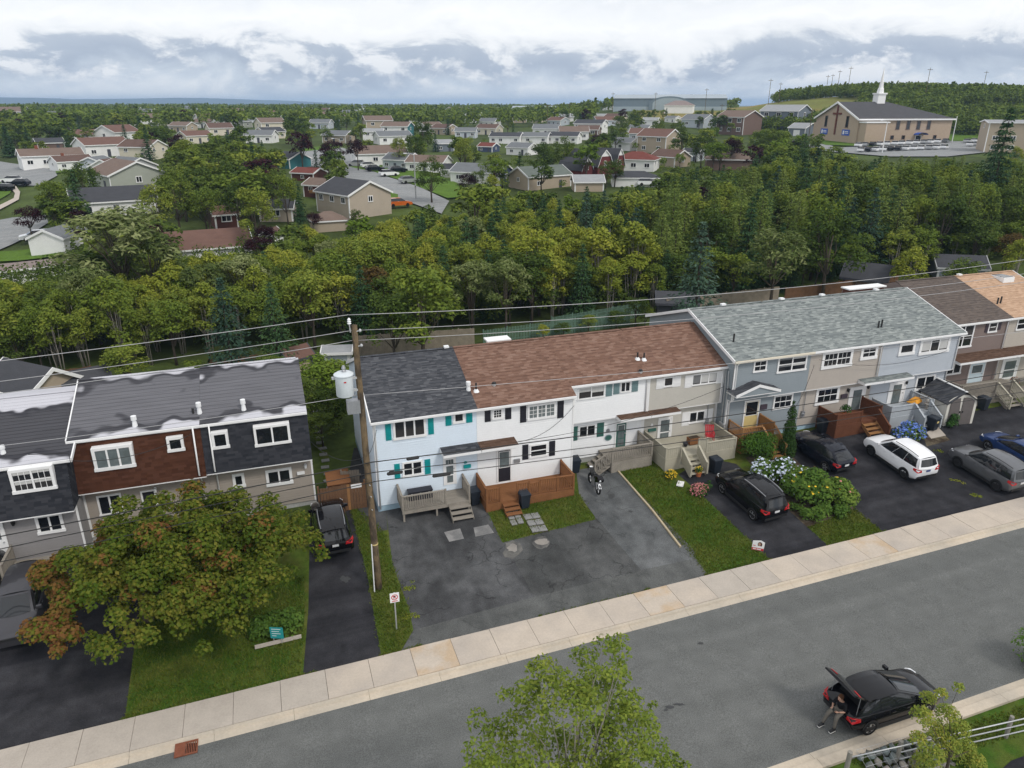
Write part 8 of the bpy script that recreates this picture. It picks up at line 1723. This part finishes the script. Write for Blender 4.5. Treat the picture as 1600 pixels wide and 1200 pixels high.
# ---- garden trees of the neighbourhood
def near_label(p, h, kk):
    x, y, lab = min(SHORT, key=lambda q: (q[0] - p.x) ** 2 + (q[1] - p.y) ** 2); w = []
    for t in lab.split():
        if t in ('with', 'beside', 'behind', 'in', 'at', 'on', 'by', 'between', 'before', 'far', 'below', 'right', 'near', 'left', 'above', 'and', 'among', 'half', 'nearest', 'under', 'sunk', 'of') and len(w) > 2: break
        w.append(t.strip(','))
    r = Vector((y, -x)).normalized(); d = Vector((x, y)).normalized(); q = Vector((p.x - x, p.y - y)); a, c = q.dot(r), q.dot(d); rel = ('right of' if a > 0 else 'left of') if abs(a) > abs(c) else ('behind' if c > 0 else 'in front of')
    return f"{'tall' if h > 8.2 else 'low' if h < 6.8 else 'medium'} {kk} garden tree {rel} the {' '.join(w[:4])}"
def gardens():
    roads = [[(390, 252), (470, 232), (545, 232), (600, 270), (705, 310), (700, 345), (560, 296), (500, 268)], [(-50, 244), (85, 256), (95, 280), (0, 296), (-50, 340)], [(1255, 212), (1560, 186), (1575, 245), (1380, 250), (1250, 240)], [(-50, 330), (80, 335), (100, 410), (-50, 415)]]
    c = 0
    for _ in range(14000):
        f = TR.random() ** 1.2; v = lerp(168, 400, f); u = TR.uniform(-30, 1320); k = TR.choice(['fardark'] * 6 + ['farmid'] * 6 + ['farspruce'] * 3 + ['farlime', 'farpurple']); h = TR.uniform(5.5, 9.5); p = top_place(u, v, h)
        if p is None: continue
        d = hypot(p.x, p.y)
        if d > 420 or d < 86: continue
        ub, vb = project(p); r = 2.6 * h / 10
        if any(inside(q, ub, vb) for q in roads) or (u > 1150 and d > 330) or (p.y < 86): continue
        if not free(p, r, .7) or hides(u, v, (p - CAMP).length, r * FPX / d): continue
        kk = dict(fardark='dark', farmid='green', farspruce='pointed', farlime='lime green', farpurple='copper')[k]
        tree(k, p, h, near_label(p, h, kk), 'garden trees among the houses', TR.uniform(1.05, 1.4), 'garden_tree' if k != 'farspruce' else None); c += 1
        if c >= 400: break
    return c
n6 = gardens()
# ---- far woods, uncountable: crowns of leaf faces in one mesh
def mass(name, pts, leaf, per, size, lab, conif=.3):
    rng = np.random.default_rng(9); P = []; 
    for (x, y, z, h) in pts: P.append((x, y, z, h))
    P = np.array(P); n = len(P) * per; idx = np.repeat(np.arange(len(P)), per); h = P[idx, 3]
    con = (rng.random(len(P)) < conif)[idx]; u = rng.random(n); d = rng.normal(size=(n, 3)); d /= np.linalg.norm(d, axis=1)[:, None]; d[:, 2] = np.abs(d[:, 2]) - .25
    rad = np.where(con, .22 * h * (1 - u) + .1, .36 * h); hz = np.where(con, h * (.1 + .9 * u), h * .58 + d[:, 2] * h * .42)
    a = np.where(con, rng.random(n) * 2 * pi, np.arctan2(d[:, 1], d[:, 0])); hr = np.where(con, 1.0, np.sqrt(1 - np.clip(d[:, 2], -1, 1) ** 2)) * rad * (.75 + .35 * rng.random(n))
    p = P[idx, :3] + np.stack([hr * np.cos(a), hr * np.sin(a), hz], 1); nrm = d + np.array([0, 0, .6]) + rng.normal(size=(n, 3)) * .5; nrm /= np.linalg.norm(nrm, axis=1)[:, None]
    t = np.cross(nrm, rng.normal(size=(n, 3))); t /= np.linalg.norm(t, axis=1)[:, None]; b = np.cross(nrm, t); s = (size * h / 8 * (.6 + .8 * rng.random(n)))[:, None]
    V = np.stack([p - t * s, p - b * s * .65, p + t * s, p + b * s * .65], 1).reshape(-1, 3); o = inst(name, fastmesh(name, V, np.arange(4 * n).reshape(n, 4), leaf), kind='stuff'); o['label'] = lab; return o
def masses():
    rr = random.Random(8); A, B = [], []
    # wooded hill: crest and flank
    hillbox = [[(1000, 176), (1110, 173), (1190, 163), (1290, 155), (1345, 157), (1345, 172), (1290, 188), (1150, 198), (1000, 190)], [(1500, 174), (1640, 160), (1640, 178), (1500, 186)]]
    for _ in range(5200):
        u = rr.uniform(1125, 1760); d = rr.uniform(345, 560); p = AT(u, d); ub, vb = project(p)
        if T(p.x, p.y) < 11.5 or any(inside(q, ub, vb) for q in hillbox): continue
        if (1270 < u < 1500 and d < 350): continue
        A.append((p.x, p.y, p.z, rr.uniform(4, 7.5)))
    mass('hill_woods', A, 'leaf_mid', 90, .62, 'dark woods covering the hill behind the church', .35)
    for _ in range(3600):
        d = 400 + 1500 * rr.random() ** 1.6; u = rr.uniform(-60, 1150); p = AT(u, d)
        if u > 930 and d < 520: continue
        if any((p.x - x) ** 2 + (p.y - y) ** 2 < (q + 3) ** 2 for x, y, q in FOOT): continue
        B.append((p.x, p.y, p.z, rr.uniform(5, 9)))
    mass('distant_woods', B, 'leaf_mid', 56, .95, 'tree belts among far houses up to the horizon', .2)
    C = []
    for _ in range(420):
        u = rr.uniform(-20, 1260); v = rr.uniform(176, 300); p = G(u, v); d = hypot(p.x, p.y)
        if d > 420 or p.y < 115 or not free(p, .8, .6) : continue
        if any(inside(q, u, v) for q in ([(400, 252), (470, 230), (545, 228), (600, 262), (705, 300), (700, 340), (560, 300)], [(-50, 240), (90, 254), (95, 284), (-50, 340)])): continue
        C.append((p.x, p.y, p.z, rr.uniform(1.5, 3.2)))
    D = []
    for _ in range(1500):
        p = G(rr.uniform(-60, 1640), rr.uniform(395, 545))
        if 67.6 < p.y < 104 and not any((p.x - x) ** 2 + (p.y - y) ** 2 < (q + 1) ** 2 for x, y, q in FOOT): D.append((p.x, p.y, p.z, rr.uniform(2.0, 4.2)))
    mass('undergrowth', D, 'leaf_dark', 130, .34, 'dark bushy undergrowth beneath the wood behind the rows', .1)
    if C: mass('garden_shrubbery', C, 'leaf_mid', 90, .55, 'low garden shrubs between the far houses', .1)
masses()
# ---- garden plants near the street
def near_plants():
    rr = random.Random(6)
    # maple on the left lawn
    p = G(232, 968); t = thing('maple_tree', 'wide spreading maple turning rusty at its left tips, on the left lawn', 'tree', p); rng = np.random.default_rng(40); C = []; Rd = []
    cx, cy = 2.0, -.55
    for _ in range(330):
        d = rng.normal(size=3); d /= np.linalg.norm(d); d[2] = abs(d[2]) - .3; f = rng.uniform(.4, 1.0); x, y, z = cx + d[0] * 6.5 * f, cy + d[1] * 5.2 * f, 3.2 + d[2] * 3.7 * f
        z -= .018 * (x - cx) ** 2; r = rng.uniform(.32, .72); q = (x, y, max(.9, z), r); C.append(q)
        if x < cx - 3.6 and z < 3.4: Rd += [q, q]
        elif rng.random() < .09: Rd.append(q)
    foliage('crown', t, C, 52000, .085, 'leaf_maple', rng=rng, up=.6, squash=.95, flat=.75); foliage('reddening_leaves', t, [(x, y, z + .05, r * 1.04) for x, y, z, r in Rd], 7500, .085, 'leaf_maple_red', rng=rng, up=.6, squash=.95, flat=.75)
    b = MB().use('bark'); b.tube([(0, 0, -.4), (.1, 0, 1.0), (.35, -.1, 2.2)], [.30, .24, .17], 10)
    branches(b, (.3, -.1, 1.6), [c[:3] for c in C[:34] + Rd[:6]], .085, rr); b.build('trunk', t, smooth=True)
    # foreground birch whose top rises into view
    p0 = PY(890, 1160, 12.6); zb = T(p0.x, 12.6); t = thing('birch_tree', 'light green birch whose top rises at the bottom of the view', 'tree', (p0.x, 12.6, zb)); rng = np.random.default_rng(41); C = []; b = MB().use('pale_bark')
    tips = [((945, 1012), .55), ((915, 1030), .6), ((968, 1022), .45), ((850, 1052), .75), ((875, 1075), .8), ((930, 1075), .95), ((960, 1062), .75), ((820, 1085), .6), ((900, 1110), 1.0), ((970, 1110), .9), ((1000, 1140), .8), ((830, 1130), .95), ((780, 1160), .8), ((745, 1180), .7), ((860, 1165), 1.0), ((930, 1160), 1.1), ((990, 1180), 1.0), ((1030, 1175), .7), ((800, 1195), .9), ((905, 1210), 1.1), ((1015, 1120), .35), ((1020, 1105), .22), ((1050, 1205), .7), ((760, 1210), .8), ((840, 1215), 1.0), ((970, 1225), 1.1)]
    for (u, v), r in tips:
        q = PY(u, v, 12.6 + rr.uniform(-1.2, 1.0)); C.append((q.x - p0.x, q.y - 12.6, q.z - zb, r * .62))
        for _ in range(2): C.append((q.x - p0.x + rr.uniform(-.5, .5), q.y - 12.6 + rr.uniform(-.7, .7), q.z - zb + rr.uniform(-.5, .3), r * .42))
    foliage('crown', t, C, 12500, .056, 'leaf_birch', rng=rng, up=.7, flat=.55, jit=.8)
    b.tube([(0, 0, -.5), (.1, 0, 3.5), (.15, 0, 6.8), (.3, .1, 8.6)], [.16, .12, .07, .02], 8); branches(b, (.1, 0, 4.4), [c[:3] for c in C[::2]], .032, rr); b.build('trunk', t, smooth=True)
    # small tree inside the railing
    q = G(1478, 1205); t = thing('sapling_tree', 'small yellowing tree growing through the railing by the stones', 'tree', q); rng = np.random.default_rng(42); C = []; Y = q.y
    for u, v, r in ((1450, 1092, .35), (1470, 1085, .28), (1498, 1075, .25), (1440, 1120, .45), (1480, 1118, .5), (1462, 1140, .5), (1500, 1140, .45), (1435, 1155, .35), (1480, 1165, .6), (1455, 1180, .55), (1510, 1170, .45), (1495, 1190, .6), (1440, 1195, .5), (1520, 1200, .5)):
        z = PY(u, v, Y + rr.uniform(-.3, .4)); C.append((z.x - q.x, z.y - q.y, max(.3, z.z - q.z), r * .8))
    foliage('crown', t, C, 7500, .042, 'leaf_young', rng=rng, jit=.8); b = MB().use('bark'); b.tube([(0, 0, -.2), (0, 0, 1.4), (0, 0, 2.6)], [.06, .04, .015], 7); branches(b, (0, 0, .6), [c[:3] for c in C], .02, rr); b.build('trunk', t)
    # tree looking in from the right edge
    q = PY(1618, 1010, 16.0); z0 = T(q.x, 14.2); t = thing('deciduous_tree', 'green treetop cut off by the right edge near the street', 'tree', (q.x + .6, 14.2, z0)); foliage('crown', t, [(-.6, 1.6, q.z - z0, 1.0), (-.2, 1.3, q.z - z0 - 1.2, 1.1), (.5, .5, q.z - z0 - .6, 1.3), (-.3, 1.8, q.z - z0 - 2.2, .9)], 4200, .07, 'leaf_bush', rng=rng); b = MB().use('bark'); b.tube([(0, 0, -.4), (0, .2, 2), (-.1, .6, q.z - z0)], [.14, .10, .03], 8); b.build('trunk', t)
    # shrubs along the row
    def shrub(lab, u, v, cl, n, size, m, name='shrub', cat='shrub', rz=0, fl=None, group=None):
        q = G(u, v); t = thing(name, lab, cat, q, rz, group); foliage('leaves', t, cl, n, size, m)
        if fl:
            for mm, cnt, sz in fl: foliage('flowers', t, [(x, y, z + .04, r * 1.04) for x, y, z, r in cl], cnt, sz, mm, up=1.2, flat=.95)
        return t
    shrub('round bright green bush in front of the amber porch', 1184, 716, [(0, 0, .95, .95), (.6, .2, .85, .85), (-.6, .1, .85, .85), (.1, -.3, .6, .85)], 4600, .06, 'leaf_bush')
    q = G(1228, 712); t = thing('cedar_shrub', 'tall narrow dark green cedar beside the navy hatchback', 'shrub', q); foliage('leaves', t, [(0, 0, .3 + .38 * i, .56 - .045 * i + .06 * sin(i * 2)) for i in range(10)], 6200, .055, 'leaf_cedar', up=.9, squash=1.4); b = MB().use('bark'); b.tube([(0, 0, -.1), (0, 0, 3)], [.06, .02], 6); b.build('trunk', t)
    shrub('blue hydrangea bush in full bloom beside the white car', 1418, 690, [(0, 0, .5, .75), (.7, .1, .45, .65), (-.5, .2, .5, .6), (.3, .3, .75, .6)], 1800, .08, 'leaf_garden', fl=[('petal_blue', 900, .075), ('petal_pale', 90, .06)])
    shrub('pale blue hydrangea at the top of the flower bed', 1215, 752, [(0, 0, .6, .8), (-.7, .2, .5, .6), (.6, .3, .7, .7)], 2000, .08, 'leaf_garden', fl=[('petal_pale', 240, .085)])
    shrub('pale hydrangea behind the black estate car', 1185, 748, [(0, 0, .5, .6), (.4, .3, .6, .6)], 1300, .08, 'leaf_garden', fl=[('petal_pale', 150, .085)])
    shrub('tall leafy sunflower clump in the middle of the flower bed', 1262, 782, [(0, 0, .9, .9), (.6, .3, 1.0, .85), (-.5, -.3, .7, .8), (.2, -.6, .6, .75), (-.8, .6, .8, .7)], 3600, .1, 'leaf_garden', fl=[('petal_yellow', 26, .11)])
    shrub('leafy plants with a few yellow blooms at the right of the bed', 1302, 785, [(0, 0, .7, .85), (.7, .3, .6, .7), (-.6, .3, .8, .75), (.2, -.7, .45, .6), (.9, -.4, .4, .5)], 3200, .09, 'leaf_garden', fl=[('petal_yellow', 14, .1), ('petal_pink', 16, .07)])
    shrub('pale flowered bush between the hydrangeas and sunflowers', 1240, 768, [(0, 0, .7, .8), (.6, .2, .8, .7), (-.5, -.3, .6, .7), (.9, -.5, .5, .6)], 2600, .08, 'leaf_garden', fl=[('petal_pale', 130, .08), ('petal_yellow', 8, .1)])
    shrub('low green plants at the lower end of the flower bed', 1275, 812, [(0, 0, .3, .5), (.7, .3, .3, .5), (-.5, .2, .3, .4)], 1200, .08, 'leaf_garden')
    shrub('low green plants at the street end of the bed', 1310, 806, [(0, 0, .25, .45), (.5, .2, .25, .4)], 800, .08, 'leaf_garden')
    shrub('weeds at the edge of the black driveway below the bed', 1248, 800, [(0, 0, .15, .35), (.3, -.4, .12, .3), (-.2, .4, .15, .3)], 500, .06, 'leaf_garden')
    for i, (u, v) in enumerate(((640, 915), (645, 965), (1462, 706), (1500, 752), (1530, 775))):
        q = G(u, v); t = thing('grass_tuft', ['dry tuft of weeds at the left drive edge', 'dry tuft of weeds near the street sign', 'weeds in front of the small bed by the shed', 'weedy patch on the wide black driveway', 'weeds in the seam of the wide driveway'][i], 'weeds', q); foliage('blades', t, [(rr.uniform(-.4, .4), rr.uniform(-.3, .3), .02, .18) for _ in range(4)], 170, .035, 'leaf_yellow', squash=.3)
    # garden trees in the backyards
    def yard(kind, u, v, h, lab, wide=1.0, Y=None):
        p = top_place(u, v, h); tree(kind, p, h, lab, wide=wide)
    yard('lime', 505, 545, 5.2, 'light green leafy tree in the gap behind the transformer', 1.6); yard('dark', 524, 622, 2.6, 'dark ivy bush beside the path in the gap', 1.7); yard('dark', 500, 645, 2.6, 'dark bush along the black house in the gap', 1.6); yard('mid', 522, 560, 4.6, 'green shrub tree right of the light green one in the gap', 1.2); yard('dark', 480, 585, 4.2, 'dark shrub tree in the gap beside the black house', 1.1); yard('dark', 515, 600, 3.6, 'low dark bush deep in the gap between the blocks', 1.2); yard('mid', 190, 530, 4.6, 'green bushy tree behind the brown shingled house', 1.4)
    yard('dark', 996, 458, 3.6, 'small green tree by the fence behind the brown roofs', 1.2); yard('yellow', 848, 508, 1.8, 'yellow shrub at the green fence', 1.6); yard('dark', 880, 502, 1.7, 'dark red brown shrub at the green fence', 1.6); yard('mid', 920, 492, 2.0, 'round green shrub at the green fence', 1.5); yard('dark', 965, 484, 2.2, 'dark round shrub at the end of the green fence', 1.4); yard('mid', 1010, 478, 2.4, 'bushy shrub beside the black roofed shed', 1.3)
    yard('alder', 75, 588, 2.2, 'low bush by the tan shed in the left yards', 1.5); yard('alder', 300, 560, 3.0, 'low bush behind the felt roofs', 1.6); yard('dark', 420, 548, 3.4, 'dark bush behind the black shingled house roof', 1.5)
    # hedge planter round the lawn under the maple
    q = G(452, 985); t = thing('shrub', 'leafy shrub with a pale edging at the right end of the maple lawn', 'shrub', q); foliage('leaves', t, [(0, 0, .4, .7), (-.6, .2, .4, .6), (-1.2, .1, .35, .6)], 1700, .08, 'leaf_garden'); b = MB().use('concrete_grey'); b.bar((-1.5, -.75, .08), (.5, -.68, .08), .08, .16); b.build('pale_edging', t)
near_plants()
leafmat('blade', [(.044, .083, .010), (.088, .132, .017), (.163, .165, .035)], .2, .8)
def blades(name, polys, n, lab):
    # short grass blades over the lawns, spilling a little over their edges
    rng = np.random.default_rng(3); P = []
    W = [[(q.x, q.y) for q in (G(*p) for p in poly)] for poly in polys]; A = [max(.1, abs(sum(a[0] * b[1] - b[0] * a[1] for a, b in zip(w, w[1:] + w[:1]))) / 2) for w in W]; tot = sum(A)
    for w, ar in zip(W, A):
        xs, ys = [q[0] for q in w], [q[1] for q in w]; k = 0
        while k < n * ar / tot:
            x, y = TR.uniform(min(xs), max(xs)), TR.uniform(min(ys), max(ys))
            if inside(w, x, y): k += 1; P.append((x + TR.gauss(0, .06), y + TR.gauss(0, .06)))
        for (a, b) in zip(w, w[1:] + w[:1]):
            L = hypot(b[0] - a[0], b[1] - a[1])
            for _ in range(int(L * 22)): f = TR.random(); P.append((lerp(a[0], b[0], f) + TR.gauss(0, .07), min(25.95, lerp(a[1], b[1], f)) + TR.gauss(0, .05)))
    P = np.array([(x, y, T(x, y) + .01) for x, y in P]); m = len(P); az = rng.random(m) * 2 * pi; h = .05 + .07 * rng.random(m) ** 2; t = np.stack([np.cos(az), np.sin(az), np.zeros(m)], 1) * .022; lean = np.stack([np.cos(az * 3), np.sin(az * 3), np.zeros(m)], 1) * (h * .7)[:, None] + np.array([0, 0, 1.0]) * h[:, None]
    V = np.stack([P - t, P + t, P + t * .5 + lean, P - t * .5 + lean], 1).reshape(-1, 3); o = inst(name, fastmesh(name, V, np.arange(4 * m).reshape(m, 4), 'blade'), kind='stuff'); o['label'] = lab
blades('grass', [[(967, 738), (1114, 909), (1212, 884), (1099, 777), (1058, 752), (1010, 722)], [(757, 790), (785, 848), (930, 812), (905, 772), (890, 760)], [(197, 1130), (216, 985), (240, 900), (474, 900), (476, 960), (470, 1062)], [(545, 790), (575, 905), (598, 1032), (622, 1027), (645, 985), (640, 955), (613, 880), (600, 830), (560, 795)], [(1262, 825), (1303, 861), (1389, 838), (1335, 795)], [(1330, 1192), (1600, 1105), (1640, 1130), (1420, 1205)]], 52000, 'short uneven grass blades over the lawns')
def tell_apart():
    # look-alikes that share a label are told apart by their order from the left
    D = {}
    for o in COL.objects:
        if 'category' in o: D.setdefault(o['label'], []).append(o)
    names = ['leftmost', 'second', 'third', 'fourth', 'fifth', 'sixth', 'seventh', 'eighth', 'ninth', 'tenth', 'eleventh', 'twelfth', 'thirteenth', 'fourteenth', 'fifteenth', 'sixteenth']
    for lab, os_ in D.items():
        if len(os_) < 2 or len(os_) > 16: continue
        os_.sort(key=lambda o: project(o.location)[0]); n = len(os_)
        for i, o in enumerate(os_): o['label'] = ('leftmost ' if i == 0 else 'rightmost ' if i == n - 1 else names[i] + ' from left, ') + lab
tell_apart()
print('TREES', n1, n2, n3, n4, n5, n6, 'objects', len(COL.objects))
# ================================================================== air: a faint blue haze that only far things show
def haze():
    m = bpy.data.materials.new('air'); m.use_nodes = True; nt = m.node_tree; N = nt.nodes; N.clear(); out = N.new('ShaderNodeOutputMaterial'); pv = N.new('ShaderNodeVolumePrincipled')
    pv.inputs['Color'].default_value = (.50, .71, 1, 1); pv.inputs['Density'].default_value = HAZE; nt.links.new(pv.outputs[0], out.inputs['Volume']); M['air'] = m
    b = MB().use('air'); b.box(-13000, 14500, -60, 16000, -9, 125); o = b.build('haze', kind='stuff'); o['label'] = 'thin blue air'; o.display_type = 'WIRE'
HAZE = 0.00015
haze()
